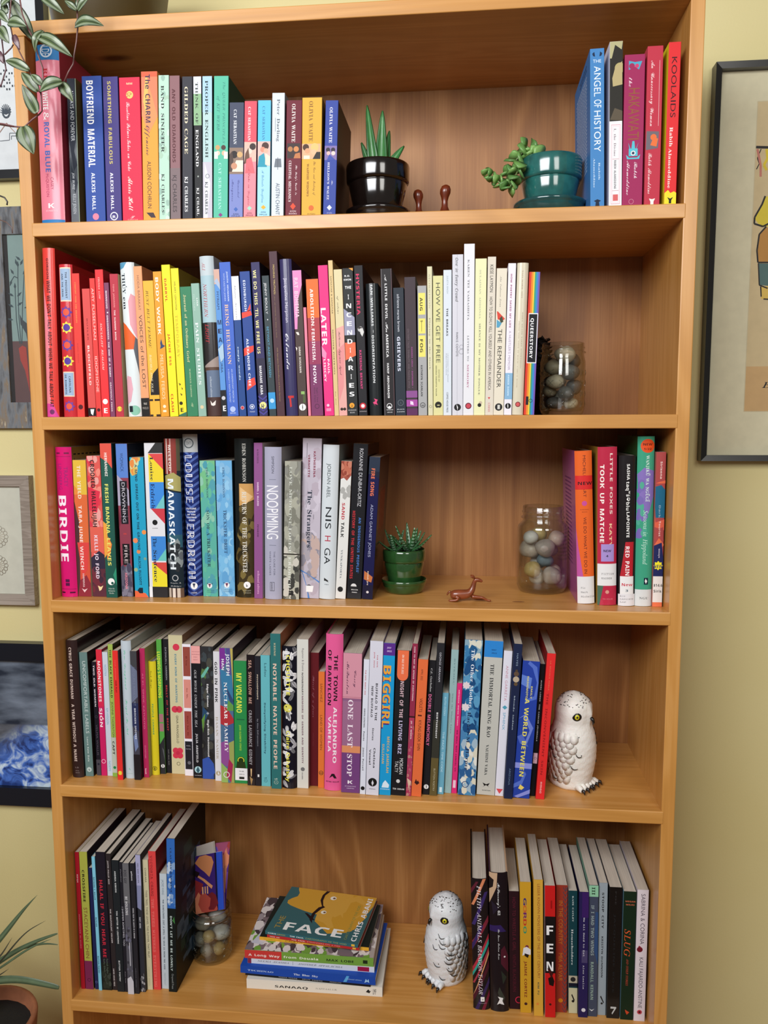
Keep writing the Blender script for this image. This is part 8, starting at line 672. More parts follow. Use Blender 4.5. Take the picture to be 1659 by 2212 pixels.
for line in BOOKS.split('\n'):
    hd, look, its = line.split('|', 2)
    sh, x, y, w, h, lean, kind, dep, cs, cl, cr = hd.split()
    x, y, w, h, lean, dep = map(float, (x, y, w, h, lean, dep))
    lab = look + ('' if 'shelf' in look else ', %s shelf' % ORD[sh])
    root = thing('hardcover_book' if kind == 'h' else 'paperback_book', lab, 'book', (x, y, SH[sh]+.0002), 0, 'books on the %s shelf' % ORD[sh])
    root.rotation_euler = (0, math.radians(lean), 0)
    if lean > 0:    # pivot on the lower right corner
        R = Matrix.Rotation(math.radians(lean), 3, 'Y'); o = R @ Vector((w, 0, 0)); root.location = Vector((x, y, SH[sh]+.0002)) - o
    sl = sr = None
    if look.startswith('bright blue paperback at the left'):
        sl = text_lines(h, dep, .03, dep-.02, h*.25, h*.88, 26, 'B8CCE4') + text_lines(h, dep, .03, dep-.05, h*.9, h*.95, 2, '183058')
    if look.startswith('orange hardcover with red NEW'):
        sl = text_lines(h, dep, .05, dep-.03, h*.2, h*.8, 22, '703068')
    if look.startswith('midnight blue glossy'):
        sr = [(.03+.008*i, .034+.008*i, h*(.42+.03*(i % 3)), h*(.78-.03*(i % 2)), 'A04020') for i in range(9)]
    if look.startswith('magenta hardcover'):
        sr = [(.01+.013*i, .018+.013*i, h-.012, h-.010, '181410') for i in range(10)] + [(.012, .0135, .01+.013*i, .018+.013*i, '181410') for i in range(16)]
    if look.startswith('tall paperback with blue sky'):
        sr = [(random.uniform(.005, .09), 0, random.uniform(.02, h-.05), 0, random.choice(['20382C', '34506C', '182430', '485C70'])) for _ in range(26)]
        sr = [(a, a+random.uniform(.01, .04), c, c+random.uniform(.008, .03), k) for a, _, c, _, k in sr]
    pg = PAGEC[sh]
    book_parts(root, w, h, dep, kind, cs, cl, cr, its.split(';'), pg, 'glossy' in look, sl, sr)

# ---------------------------------------------------------------- books lying in a pile on the lowest shelf
def flat_book(px, z, w, d, h, yaw_, name, label, cs, items, top='C8C0B0', cover_items=(), back='888078'):
    """px = (x, y) of the front left corner; spine faces the room, thickness h, cover w wide and d deep"""
    root = thing(name, label, 'book', (px[0], px[1], z), math.radians(yaw_), 'books in the flat pile on the lowest shelf')
    t = .0005
    mb = MB(); mb.box((0, 0, 0), (w, .0008, h), cs); mb.box((0, .0008, 0), (w, d, t), back); mb.box((0, .0008, h-t), (w, d, h), top)
    mb.build('cover', M_COVER, root)
    pm = MB(); pm.box((.0006, .001, t+.0001), (w-.0008, d-.0008, h-t-.0001), 'D0C6B4'); pm.build('page_block', M_PAPER, root)
    # spine print: rotated so that the text runs left to right
    pr = Print(h, w)
    for it in items: pr.item(it)
    if pr.mb.f:
        # local (x=v*h, y, z=(1-u)*w)  ->  x' = w - z, z' = x
        pr.mb.v = [(w-z_, y_, x_) for x_, y_, z_ in pr.mb.v]
        pr.mb.build('spine_lettering', M_PRINT, root)['kind'] = 'stuff'
    if cover_items:
        pc = Print(w, d)
        for it in cover_items: pc.item(it)
        pc.mb.v = [(x_, z_, h-y_) for x_, y_, z_ in pc.mb.v]
        pc.mb.build('cover_print', M_PRINT, root)['kind'] = 'stuff'
    return root
Z0 = SH['E']+.0002
flat_book((.2717, .0533), Z0, .2230, .153, .0165, .4, 'paperback_book', 'thick white paperback with wide black capitals at the bottom of the pile', 'E4E0D4',
  ['t SANAAQ .21 .455 .28 .62 181818 b', 't NAPPAALUK .51 .67 .36 .6 807C74 i', 'p .88,.4 .89,.6 .9,.7 .91,.5 .92,.6 .905,.3 .895,.35 202020', 't UMP .93 .955 .2 .8 404040 s'], 'E0DCD0')
flat_book((.2674, .0618), Z0+.0166, .2083, .140, .0050, -2.2, 'paperback_book', 'thin black paperback just above the white one at the foot of the pile', '14161C',
  ['t TANYA~TAGAQ .27 .42 .3 .75 A0A0A4 b', 't SPLIT~TOOTH .46 .62 .3 .75 A0A0A4 b', 't PENGUIN .68 .77 .3 .75 909094 b'], '181A20')
flat_book((.2599, .0599), Z0+.0217, .2242, .143, .0128, -2.1, 'paperback_book', 'cobalt blue paperback lettered in white serif, low in the pile', '1848A8',
  ['t TSCHINAG .055 .25 .36 .66 C8DCF0 r', 't The~Blue~Sky .4 .58 .34 .7 E0ECF8 r', 'p .765,.05 .79,.9 .81,.9 .79,.1 58A8E0', 't milkweed~editions .79 .9 .42 .6 A0C4E8 s', 'p .92,.2 .93,.75 .94,.5 .95,.75 .955,.25 .94,.4 A8D0F0'], '1C4CAC')
flat_book((.2703, .0666), Z0+.0346, .2105, .140, .0095, -.8, 'paperback_book', 'white paperback with slanting black brush capitals in the middle of the pile', 'D8DCE4',
  ['r 0 .03 0 1 883048', 't NEEMA~AVASHIA .08 .33 .38 .85 303038 i', 'r .36 .362 .2 .9 707078', 't ANOTHER~APPALACHIA .4 .75 .38 .85 303038 i', 'r .87 .96 .1 .9 A01840'], 'C8B8A8')
flat_book((.2660, .0653), Z0+.0442, .2133, .146, .0148, -.3, 'paperback_book', 'red and green spined paperback with crumpled paper cover art, mid pile', '74A040',
  ['r 0 .29 0 1 C83C38', 't A~Long~Way .03 .275 .3 .68 F0E8E0 b', 't from~Douala .305 .575 .3 .68 F0F0E0 b', 't MAX~LOBE .64 .85 .3 .68 203018 b', 'r .92 .955 .3 .7 203018'], 'B0A49C',
  ['n 0 1 0 1 8C8088,C8C0BC,6C6068,A89C98,584C50,D8D0CC 60 .3', 'n 0 1 0 .25 7C6C70,483C40,E0D8D4,A09498 70 .16', 'n .7 1 0 .95 7C6C70,483C40,E0D8D4,74A040 70 .16', 'p .55,.1 .5,.16 .62,.2 .9,.12 .88,.03 C8C8D4'])
flat_book((.2844, .0910), Z0+.0591, .1857, .118, .0060, -3.2, 'paperback_book', 'thin yellow spined book under the two small square ones of the pile', 'E0A830',
  ['t RESTLESS~BOOKS .04 .2 .3 .7 B88820 s', 't CALE~DE .24 .4 .25 .75 806018 s'], '1C2420')
flat_book((.2975, .0909), Z0+.0652, .1587, .131, .0048, -6.8, 'paperback_book', 'thin brick red book second from the top of the pile', 'B82C2C',
  ['t TASH~AW .03 .14 .3 .75 E8D8D0 b', 't THE~FACE: .27 .42 .3 .75 F0E8E0 b', 't STRANGERS~ON~A~PIER .44 .8 .3 .7 D8A098 s', 'r .93 .965 .2 .8 E8B840'], '98302C')
flat_book((.2942, .0919), Z0+.0701, .1604, .131, .0062, -7.3, 'paperback_book', 'teal and mustard book on top of the pile with a bespectacled face cover', '30646C',
  ['t CHRIS .03 .12 .3 .75 E8F0F0 b', 't ABANI .13 .22 .3 .75 B0A050 b', 't THE~FACE: .27 .42 .3 .75 F0F4F4 b', 't CARTOGRAPHY~OF~THE~VOID .44 .88 .3 .7 A8A860 s', 'r .93 .965 .2 .8 E8B840'], '3A6468',
  ['p 0,.09 0,1 .2,1 .36,.97 .46,.9 .54,.8 .57,.68 .56,.55 .53,.42 .5,.3 .46,.2 .42,.11 .38,.06 .32,.05 .26,.08 .2,.13 .12,.13 .05,.1 D09C38', 'n .25 .5 .55 .85 CC9834,D4A244 5',
   'p 0,.46 .1,.425 .22,.43 .33,.46 .36,.49 .4,.46 .52,.42 .66,.42 .73,.44 .66,.39 .52,.385 .38,.42 .35,.45 .3,.43 .22,.40 .1,.395 0,.42 241418', 'p .53,.3 .66,.4 .66,.45 .62,.42 .54,.34 241418', 
   
   'c .14 .53 .034 F0ECE0', 'c .14 .54 .016 705038', 'c .47 .50 .03 F0ECE0', 'c .47 .51 .014 705038',
   'h FACE .7 .93 .17 .80 F4F4F0 b', 'v THE .66 .92 .07 .13 B0903C s', 'v CARTOGRAPHY~OF~THE~VOID .22 .95 .835 .865 88904C s', 'v CHRIS~ABANI .04 .96 .885 .965 F0F0F0 b'], '282C2C')

# ---------------------------------------------------------------- pots and their plants
def leaf_mesh(mb, base, tip, width, cols, up=(0, 0, 1), arch=.15, n=9, fold=.15, shape=1.0, thick=0.0, twist=0.0):
    """ribbon leaf: cols = colours of strips across"""
    base, tip = Vector(base), Vector(tip); ax = tip-base; L_ = ax.length; ax.normalize()
    up = Vector(up); side = ax.cross(up)
    if side.length < .1: side = ax.cross(Vector((0, 1, 0)))
    side.normalize(); nrm = side.cross(ax).normalized()
    m = len(cols); vs = []; cs = []
    for i in range(n+1):
        t = i/n; wv = width*.5*(math.sin(math.pi*min(1, (t*.94+.06))**shape)**.8 if shape > 0 else (1-t)**.7*(.35+.65*min(1, t*5)))
        c = base+ax*L_*t+nrm*arch*L_*math.sin(math.pi*t)
        sd = side*math.cos(twist*t)+nrm*math.sin(twist*t)
        for k in range(m+1):
            q = k/m*2-1; vs.append(tuple(c+sd*wv*q+nrm*abs(q)*wv*fold*2))
    fs = []
    for i in range(n):
        for k in range(m):
            fs.append((i*(m+1)+k, i*(m+1)+k+1, (i+1)*(m+1)+k+1, (i+1)*(m+1)+k)); cs.append(lin(cols[k] if not callable(cols[k]) else cols[k](i)))
    mb.add(vs, fs, cs)
def leaf_obj(name, parent, *a, **k):
    mb = MB(); leaf_mesh(mb, *a, **k); o = mb.build(name, M_PLANT, parent, smooth=True)
    s = o.modifiers.new('thickness', 'SOLIDIFY'); s.thickness = k.get('thick') or .0006
    return o
def pot(name, label, loc, R_, H, col, col2, rim_h, saucer=True, sr=1.12, glaze=M_CERAMIC, cat='plant', mid=None):
    t = thing(name, label, cat, loc)
    z0 = .004 if saucer else 0
    mb = MB()
    rb = R_*.70
    prof = [(0, z0), (rb-.003, z0), (rb, z0+.003), (R_*.93, H-rim_h-.003), (R_*.91, H-rim_h), (R_*.985, H-rim_h+.0015), (R_, H-rim_h+.004), (R_*1.01, H-.004), (R_*.99, H-.001), (R_*.96, H), (R_*.92, H-.002), (R_*.9, H-.012), (0, H-.012)]
    mb.lathe(prof, col, 48); mb.build('pot', glaze, t, smooth=True).modifiers.new('edge', 'EDGE_SPLIT').split_angle = math.radians(60)
    so = MB(); so.lathe([(R_*.895, H-.0115), (R_*.6, H-.009), (0, H-.008)], '1C140E', 30); so.build('soil', M_SOIL, t, smooth=True)
    if saucer:
        sm = MB(); rs = R_*sr
        sm.lathe([(0, 0), (rs*.80, 0), (rs*.86, .003), (rs*.955, .013), (rs*.96, .0145), (rs, .0160), (rs*1.005, .0195), (rs*.98, .0205), (rs*.94, .0190), (rs*.82, .0045), (rb*.98, .0038), (0, .0038)], col2, 48)
        sm.build('saucer', glaze, t, smooth=True).modifiers.new('edge', 'EDGE_SPLIT').split_angle = math.radians(60)
    return t
zA = SH['A']+.0002
# black glazed pot with an aloe
t = pot('potted_aloe', 'small aloe with upright green blades in a glossy black glazed pot', (.4905, .0770, zA), .0460, .0850, '140D0B', '120C0C', .027, sr=1.03)
G = '2F6A34'; G2 = '3F7E40'
for i, (bx, by, bz, tx, ty, tz, w_) in enumerate([(-.004, 0, .083, -.016, .004, .178, .013), (.004, -.004, .083, .007, .0, .168, .0165), (.010, .006, .083, .0155, .014, .145, .011), (-.007, -.004, .083, -.024, .0, .125, .010), (.010, -.004, .083, .038, .002, .119, .012), (-.012, .004, .083, -.010, .01, .115, .010), (.002, .01, .083, .002, .02, .15, .010)]):
    leaf_obj('leaf', t, (bx, by, bz-.012), (tx, ty, tz-.006), w_*1.3, [G, G2, '58905A', G2, G], up=(0, -1, .2), arch=.04*(-1 if i % 2 else 1), fold=.35, shape=0, thick=.0022)
# teal pot with a trailing stacked succulent
t = pot('potted_succulent', 'trailing button succulent spilling from a teal glazed pot with saucer', (.7372, .0640, zA), .0440, .0800, '26645F', '1E4C4C', .030, sr=1.16)
def rosette_string(parent, pts, r0, r1, cols):
    sm = MB(); sm.tube(pts, .0013, '6A7A48', 6); sm.build('stem', M_PLANT, parent, smooth=True)
    P_ = [Vector(p) for p in pts]; Ls = [0]
    for a, b in zip(P_, P_[1:]): Ls.append(Ls[-1]+(b-a).length)
    s_ = 0; k = 0
    while s_ < Ls[-1]+.001:
        i = max(j for j in range(len(Ls)) if Ls[j] <= s_+1e-9); i = min(i, len(P_)-2)
        f = (s_-Ls[i])/(Ls[i+1]-Ls[i]); c = P_[i].lerp(P_[i+1], f); ax = (P_[i+1]-P_[i]).normalized()
        a = ax.cross(Vector((0, 0, 1)) if abs(ax.z) < .9 else Vector((1, 0, 0))).normalized(); b = ax.cross(a)
        r = r0+(r1-r0)*s_/Ls[-1]
        for q in range(2):
            an = math.pi*q+(math.pi/2)*(k % 2)+.25*k; d = math.cos(an)*a+math.sin(an)*b
            mb = MB(); sd = ax.cross(d).normalized()
            base = c; d = (d+ax*.35).normalized(); ring = []
            for (u, v) in ((0, .25), (.25, .62), (.5, .72), (.78, .5), (1.08, 0), (.78, -.5), (.5, -.72), (.25, -.62), (0, -.25)):
                ring.append(base+d*r*u+sd*r*v+ax*r*.35*u*u)
            tp = [tuple(p+ax*r*.13) for p in ring]; bt = [tuple(p-ax*r*.13) for p in ring]; n = len(ring)
            mid = tuple(base+d*r*.5+ax*r*.32)
            vs = tp+bt+[mid]
            fs = [(i2, (i2+1) % n, 2*n) for i2 in range(n)]+[(i2, n+i2, n+(i2+1) % n, (i2+1) % n) for i2 in range(n)]+[tuple(range(2*n-1, n-1, -1))]
            mb.add(vs, fs, cols[(k+q) % len(cols)]); mb.build('leaf', M_PLANT, parent, smooth=True)
        s_ += r*.70; k += 1
SUC = ('6C9A50', '80AC5E', '5A8646')
base = Vector((.7372, .0640, zA))
def points_from(L_, b): return [tuple(Vector(p)-b) for p in L_]
rosette_string(t, points_from([(.7233, .045, 1.7860), (.7092, .045, 1.7939), (.6965, .045, 1.7919), (.6864, .045, 1.7799), (.6789, .045, 1.7665), (.674, .045, 1.7542)], base), .0165, .0120, SUC)
rosette_string(t, points_from([(.6938, .03, 1.7738), (.6859, .03, 1.7538), (.6785, .03, 1.7399), (.6689, .03, 1.7464), (.658, .03, 1.7529), (.6478, .03, 1.7625)], base), .0135, .0080, SUC)
rosette_string(t, points_from([(.7173, .05, 1.7891), (.7043, .05, 1.8007), (.6979, .05, 1.8028)], base), .0150, .012, SUC)
# small green pot with a haworthia
t = pot('potted_haworthia', 'spiky white banded haworthia in a small moss green glazed pot', (.5260, .1100, SH['C']+.0002), .0335, .0680, '2A5228', '2A5026', .020, sr=1.06)
random.seed(21)
for cl, (cx, cy, nl, sc) in enumerate([(-.014, .0, 7, .9), (.010, -.002, 12, 1.1)]):
    for i in range(nl):
        an = 2*math.pi*i/nl+.3*cl; el = (.95 if i % 2 else .55)+.2*random.random(); L_ = sc*.046*(.8+.35*random.random())
        d = Vector((math.cos(an)*math.cos(el), math.sin(an)*math.cos(el)*.8, math.sin(el)))
        b = Vector((cx, cy, .061)); bands = lambda j: '8AB090' if j % 2 else '2C5A30'
        leaf_obj('leaf', t, b+d*.002, b+d*L_, .0098, ['35683A', bands, bands, '35683A'], up=(-d.x, -d.y, .6), arch=-.06, n=16, fold=.3, shape=0, thick=.0016)

# ---------------------------------------------------------------- carved wooden figures
def pin(loc, s, face, label):
    mb = MB()
    mb.lathe([(0, 0), (.0100*s, 0), (.0122*s, .004*s), (.0128*s, .010*s), (.0112*s, .017*s), (.0074*s, .024*s), (.0046*s, .031*s), (.0042*s, .038*s), (.0056*s, .044*s), (.0076*s, .049*s), (.0078*s, .054*s), (.0060*s, .0585*s), (.0028*s, .0605*s), (0, .061*s)], '6E2C14', 28)
    mb.v = [(x+face*.0018*math.sin(z/(.061*s)*3.1), y, z) for x, y, z in mb.v]
    return tag(mb.build('wooden_pin_figure', M_WOODFIG, smooth=True, loc=loc), label, 'figurine', 'small turned wooden figures on the top shelf')
pin((.5470, .105, zA), .95, 1, 'shorter turned wooden pin figure just right of the black pot')
pin((.5890, .105, zA), 1.04, -1, 'taller turned wooden pin figure further right of the black pot')

def skin_body(name, verts, edges, radii, mat, col, parent=None, sub=2):
    me = bpy.data.meshes.new(name); me.from_pydata(verts, edges, [])
    o = bpy.data.objects.new(name+'_base', me); COLL.objects.link(o)
    sk = o.modifiers.new('skin', 'SKIN'); sk.use_smooth_shade = True
    for i, r in enumerate(radii):
        v = me.skin_vertices[0].data[i]; v.radius = r if isinstance(r, tuple) else (r, r); v.use_root = (i == 0)
    ss = o.modifiers.new('sub', 'SUBSURF'); ss.levels = sub; ss.render_levels = sub
    dg = bpy.context.evaluated_depsgraph_get(); ev = o.evaluated_get(dg); m2 = bpy.data.meshes.new_from_object(ev)
    bpy.data.objects.remove(o)
    at = m2.color_attributes.new('Col', 'FLOAT_COLOR', 'CORNER'); c = lin(col)
    at.data.foreach_set('color', list(c)*len(m2.loops))
    m2.materials.clear(); m2.materials.append(mat)
    m2.polygons.foreach_set('use_smooth', [True]*len(m2.polygons))
    r = bpy.data.objects.new(name, m2); COLL.objects.link(r)
    if parent: r.parent = parent
    return r
# lying fawn
fawn = thing('wooden_deer_figurine', 'small red brown carved wooden deer lying with raised head, third shelf', 'figurine', (.5985, .0470, SH['C']+.0002))
k = .001
V = [(1,0,9),(5,0,9),(12,0,9.4),(20,0,10),(27.5,0,11),(32.5,0,15),(35,0,22),(36.3,0,29),(38.5,0,33),(43,0,32.2),(48.5,0,29.6)]
V = [(x*k, y*k, z*k) for x, y, z in V]
skin_body('body', V, [(i, i+1) for i in range(10)], [.0040,.0078,.0088,.0080,.0078,.0058,.0040,.0034,.0042,.0034,.0016], M_WOODFIG, '8A4426', fawn)
def limb(name, pts, rad):
    V = [(x*k, y*k, z*k) for x, y, z in pts]
    return skin_body(name, V, [(i, i+1) for i in range(len(V)-1)], rad, M_WOODFIG, '84401F', fawn, 1)
limb('leg', [(32,-5,8),(40,-5.5,7.5),(48,-6,7),(55,-5,3),(61,-5,2)], [.004,.003,.0022,.0016,.0016])
limb('leg', [(32,5,8),(38,6,3),(46,6,2.2),(53,6,2)], [.004,.0026,.0018,.0016])
limb('leg', [(7,-7,8),(15,-9,7),(12,-10,3),(4,-9,2.2),(-1,-8,2)], [.005,.004,.0026,.0018,.0016])
limb('leg', [(9,7,8),(16,9,6),(12,10,3),(4,9,2.2)], [.005,.004,.0026,.0018])
for s_ in (-1, 1):
    limb('ear', [(37, s_*2, 35), (34, s_*4.5, 37.3), (30.5, s_*6, 38)], [.0012, .0022, .0008])
limb('tail', [(3,0,14),(-1,0,13),(-3.5,0,8)], [.002,.0017,.001])
fawn.scale = (1.02, 1.02, 1.0)

# ---------------------------------------------------------------- owls
def owl(loc, rz, label, body='ECE8E0'):
    t = thing('snowy_owl_figurine', label, 'figurine', loc, rz, 'resin snowy owls holding up the books')
    H = .149
    TS = [(0, .0285), (.03, .0315), (.1, .033), (.2, .0355), (.32, .0375), (.45, .0375), (.56, .0350), (.64, .0312), (.69, .0296), (.74, .0305), (.80, .0312), (.86, .0292), (.92, .0235), (.965, .0155), (.99, .007), (1, .0006)]
    def rad(z):
        for (a, ra), (b, rb) in zip(TS, TS[1:]):
            if z <= b:
                q = (z-a)/(b-a); q = q*q*(3-2*q)*.5+q*.5; return ra+(rb-ra)*q
        return .0005
    def surf(az, z, off=0):
        r = rad(z)+off
        cx = -.003+.010*z*(1-z)+(.0035 if z > .66 else 0)*(min(1, (z-.66)*8))
        fx = r*1.06; fy = r*.97
        x = cx+fx*math.cos(az); y = fy*math.sin(az)
        # facial disc: flatter front of the head with two hollows
        if .64 < z < .9:
            w_ = math.sin((z-.64)/.26*math.pi); c_ = math.cos(az)
            if c_ > .3: x -= .0040*w_*(c_-.3)/.7*(1-.9*math.exp(-(az/.16)**2))
            for e in (-.82, .82):
                d2 = ((az-e)/.3)**2+((z-.785)/.05)**2
                x -= .0032*math.exp(-d2)*c_
        # tail slope at the back
        if z < .3 and math.cos(az) < -.2: x -= .004*(1-z/.3)*abs(math.cos(az))
        return (x, y, z*H)
    n, m = 64, 60; vs = []; fs = []
    for j in range(m+1):
        z = j/m
        for i in range(n):
            az = -math.pi+2*math.pi*i/n; fz = .00035*math.sin(j*1.5+3*math.sin(i*.8))*(1 if z < .62 else .4)
            vs.append(surf(az, z, fz))
    fs = [(j*n+i, j*n+(i+1) % n, (j+1)*n+(i+1) % n, (j+1)*n+i) for j in range(m) for i in range(n)]+[tuple(range(n))[::-1], tuple(m*n+i for i in range(n))]
    mb = MB(); mb.add(vs, fs, body); mb.build('body', M_OWL, t, smooth=True)
    # folded wings made of overlapping feathers
    for s_ in (-1, 1):
        wm = MB()
        for row in range(9):
            z = .57-row*.052; cnt = 4+(row > 0)+(row > 2)
            for q in range(cnt):
                az = s_*(1.0+(q+.5*(row % 2))*.30+row*.035)
                ln = .015 if row < 5 else .021; wd = .0078
                p = []
                for a in range(12):
                    th = 2*math.pi*a/12; du = math.cos(th)*ln/H*.62; da = math.sin(th)*wd/.036*(1 if math.cos(th) < .5 else .8)
                    lift = -.0003+.0015*(1-math.cos(th+0))*.5
                    p.append(surf(az+da, max(.015, z+du), lift))
                p2 = [surf(az+math.sin(2*math.pi*a/12)*wd/.036*.9, max(.012, z+math.cos(2*math.pi*a/12)*ln/H*.6), -.001) for a in range(12)]
                c = surf(az, z-.01, .0011)
                vs = p+p2+[c]
                f_ = [(a, (a+1) % 12, 24) for a in range(12)]+[(a, 12+a, 12+(a+1) % 12, (a+1) % 12) for a in range(12)]
                if s_ < 0: f_ = [tuple(reversed(x)) for x in f_]
                wm.add(vs, [tuple(reversed(x)) for x in f_], body)
        wm.build('wing', M_OWL, t, smooth=True)
    # eyes
    for s_ in (-1, 1):
        p = Vector(surf(s_*.82, .785, 0)); out = Vector((math.cos(s_*.80), math.sin(s_*.80), 0))
        R_ = Vector((1, 0, 0)).rotation_difference(out).to_matrix()
        e = MB(); e.ball(p-out*.0010, (.0026, .0080, .0070), '0C0A0A', 18, 10, R_); eo = e.build('eye', M_OWLP, t, smooth=True)
        y_ = MB(); y_.ball(p-out*.0005, (.0029, .0048, .0048), 'D8D020', 16, 10, R_); y_.build('iris', M_OWLP, eo, smooth=True)
        y_ = MB(); y_.ball(p+out*.0006, (.0024, .0024, .0024), '100C08', 12, 8, R_); y_.build('pupil', M_OWLP, eo, smooth=True)
    b = MB(); bp = Vector(surf(0, .745, 0))
    b.tube([bp+Vector((-.002, 0, .003)), bp+Vector((.0028, 0, .0008)), bp+Vector((.0046, 0, -.0035)), bp+Vector((.0034, 0, -.0078))], [.0026, .0030, .0022, .0004], '14100E', 10)
    b.build('beak', M_OWLP, t, smooth=True)
    # painted marks: V strokes on breast, wings and back, specks on the crown
    rnd = random.Random(5); mk = MB()
    for i in range(44):
        az = rnd.choice((-1, 1))*rnd.uniform(.35, 2.7); z = rnd.uniform(.08, .6); o = .0022 if .8 < abs(az) < 2.3 else .0010
        if rnd.random() < .25: mk.ball(surf(az, z, o-.0006), .0009, '241C18', 8, 5); continue
        d = rnd.uniform(.12, .19)
        a0 = surf(az-d, z+.045, o); c0 = surf(az, z, o); b0 = surf(az+d, z+.012, o)
        mk.tube([a0, surf(az-d*.5, z+.012, o), c0, surf(az+d*.6, z+.003, o), b0], [.0003, .0007, .0009, .0007, .0003], '241C18', 5)
    mo = mk.build('feather_marks', M_OWLP, t, smooth=True); mo['kind'] = 'stuff'
    sp = MB()
    for i in range(120):
        az = rnd.uniform(-3.14, 3.14); z = rnd.uniform(.875, .985)
        if abs(az) < .5 and z < .91: continue
        p = surf(az, z, .0001); sp.ball(p, (rnd.uniform(.0007, .0019), rnd.uniform(.0007, .0015), .0006), '3A302C', 6, 4)
    so = sp.build('crown_specks', M_OWLP, t, smooth=True); so['kind'] = 'stuff'
    t.scale = (.93, .93, 1.0)
    # feet: three toes each with a talon
    for s_ in (-1, 1):
        for q in (-1, 0, 1):
            y0 = s_*.0150+q*.0078; d = Vector((1, q*.28+s_*.12, 0)).normalized()
            p0 = Vector((.020, y0*.8, .0062)); tm = MB()
            tm.tube([p0, p0+d*.010+Vector((0, 0, .0012)), p0+d*.016+Vector((0, 0, -.0008))], [.0048, .0050, .0036], body, 10)
            to = tm.build('toe', M_OWL, t, smooth=True)
            cm = MB(); c0 = p0+d*.0165
            cm.tube([c0+Vector((0, 0, 0)), c0+d*.0032+Vector((0, 0, .0006)), c0+d*.0062+Vector((0, 0, -.0040))], [.0030, .0026, .0008], '181414', 8)
            cm.build('talon', M_OWLP, to, smooth=True)
    return t
o1 = owl((.7890, .0800, SH['D']+.0002), math.radians(-39), 'white owl figurine facing right beside the scarlet book, fourth shelf')
o2 = owl((.5950, .1130, SH['E']+.0002), math.radians(-141), 'white owl figurine facing left beside the black streaked hardcover, lowest shelf', 'E4E6E8')

# ---------------------------------------------------------------- jars of pebbles
def jar(loc, R_, H, label, quilt=False):
    t = thing('glass_jar', label, 'jar', loc)
    th = .0022; hn = H*.80; rn = R_*.80 if not quilt else R_*.93
    out = [(0, 0), (R_*.80, 0), (R_*.93, .003), (R_, .010), (R_, hn*.93), (R_*.97, hn*.97), (rn, hn+H*.03), (rn, hn+H*.055), (rn+.0025, hn+H*.062), (rn+.0025, hn+H*.075), (rn, hn+H*.085), (rn, hn+H*.12), (rn+.0012, hn+H*.125), (rn+.0012, hn+H*.14), (rn, hn+H*.15), (rn, hn+H*.19), (rn-.0006, H)]
    inn = [(rn-th, H), (rn-th, hn+H*.03), (R_*.97-th, hn*.96), (R_-th, hn*.92), (R_-th, .012), (R_*.92-th, .0065), (0, .0055)]
    mb = MB(); mb.lathe(out+inn, 'FFFFFF', 56); g = mb.build('glass_body', M_GLASS, t, smooth=True)
    if quilt:
        dm = MB()
        for k in range(2):
            n = 12
            for i in range(n):
                for j in range(4):
                    z0 = hn*.15+j*hn*.18; a0 = 2*math.pi*(i+.5*k)/n; a1 = a0+(math.pi/n if k else -math.pi/n)
                    dm.tube([((R_-.0003)*math.cos(a0), (R_-.0003)*math.sin(a0), z0), ((R_+.0006)*math.cos((a0+a1)/2), (R_+.0006)*math.sin((a0+a1)/2), z0+hn*.045), ((R_-.0003)*math.cos(a1), (R_-.0003)*math.sin(a1), z0+hn*.09)], .0007, 'FFFFFF', 5)
        dm.build('pressed_pattern', M_GLASS, t, smooth=True)['kind'] = 'stuff'
    return t
def pebble(name, c, r, col, label, group, seed):
    rn_ = random.Random(seed); mb = MB()
    nu, nv = 16, 10; ph = [rn_.uniform(0, 6.28) for _ in range(6)]
    rot = Matrix.Rotation(rn_.uniform(0, 3), 3, 'Z') @ Matrix.Rotation(rn_.uniform(-.5, .5), 3, 'X')
    mb.ball((0, 0, 0), r, col, nu, nv)
    vs = []
    for x, y, z in mb.v:
        q = 1+.05*math.sin(x*300+ph[0])+.05*math.sin(y*280+ph[1])+.04*math.sin(z*330+ph[2]); vs.append(tuple(rot @ (Vector((x, y, z))*q)))
    mb.v = vs
    o = mb.build(name, M_STONE, smooth=True, loc=c); return tag(o, label, 'stone', group)
def fill(loc, R_, z0, z1, rs, cols, where, seed, maxn=30):
    rn_ = random.Random(seed); P_ = []
    for k in range(maxn):
        r = rn_.uniform(*rs); best = None
        for _ in range(500):
            a = rn_.uniform(0, 6.28); q = (R_-r)*math.sqrt(rn_.random()); x, y = q*math.cos(a), q*math.sin(a); z = z0+r
            for (px, py, pz, pr) in P_:
                d2 = (px-x)**2+(py-y)**2; s2 = (pr+r)**2
                if d2 < s2: z = max(z, pz+math.sqrt(s2-d2))
            if best is None or z < best[2]-1e-6: best = (x, y, z)
        if best[2]+r > z1: break
        P_.append((best[0], best[1], best[2], r))
    for i, (x, y, z, r) in enumerate(P_):
        col, cn = cols[i % len(cols)]
        lay = 'low' if z < z0+(z1-z0)*.35 else ('midway up' if z < z0+(z1-z0)*.68 else 'high')
        sd = ('front' if y < -R_*.2 else ('back' if y > R_*.2 else 'middle')); lr = 'left' if x < -R_*.2 else ('right' if x > R_*.2 else 'centre')
        pebble('pebble', (loc[0]+x, loc[1]+y, loc[2]+z), (r*1.1, r*.95, r*.88), col, '%s pebble lying %s at the %s %s of %s' % (cn, lay, sd, lr, where), 'pebbles in %s' % where, seed*50+i)
    return P_
zB, zC, zE = SH['B']+.0002, SH['C']+.0002, SH['E']+.0002
jar((.7665, .1180, zB), .0335, .1080, 'short quilted glass jar of dark and cream stones, second shelf', True)
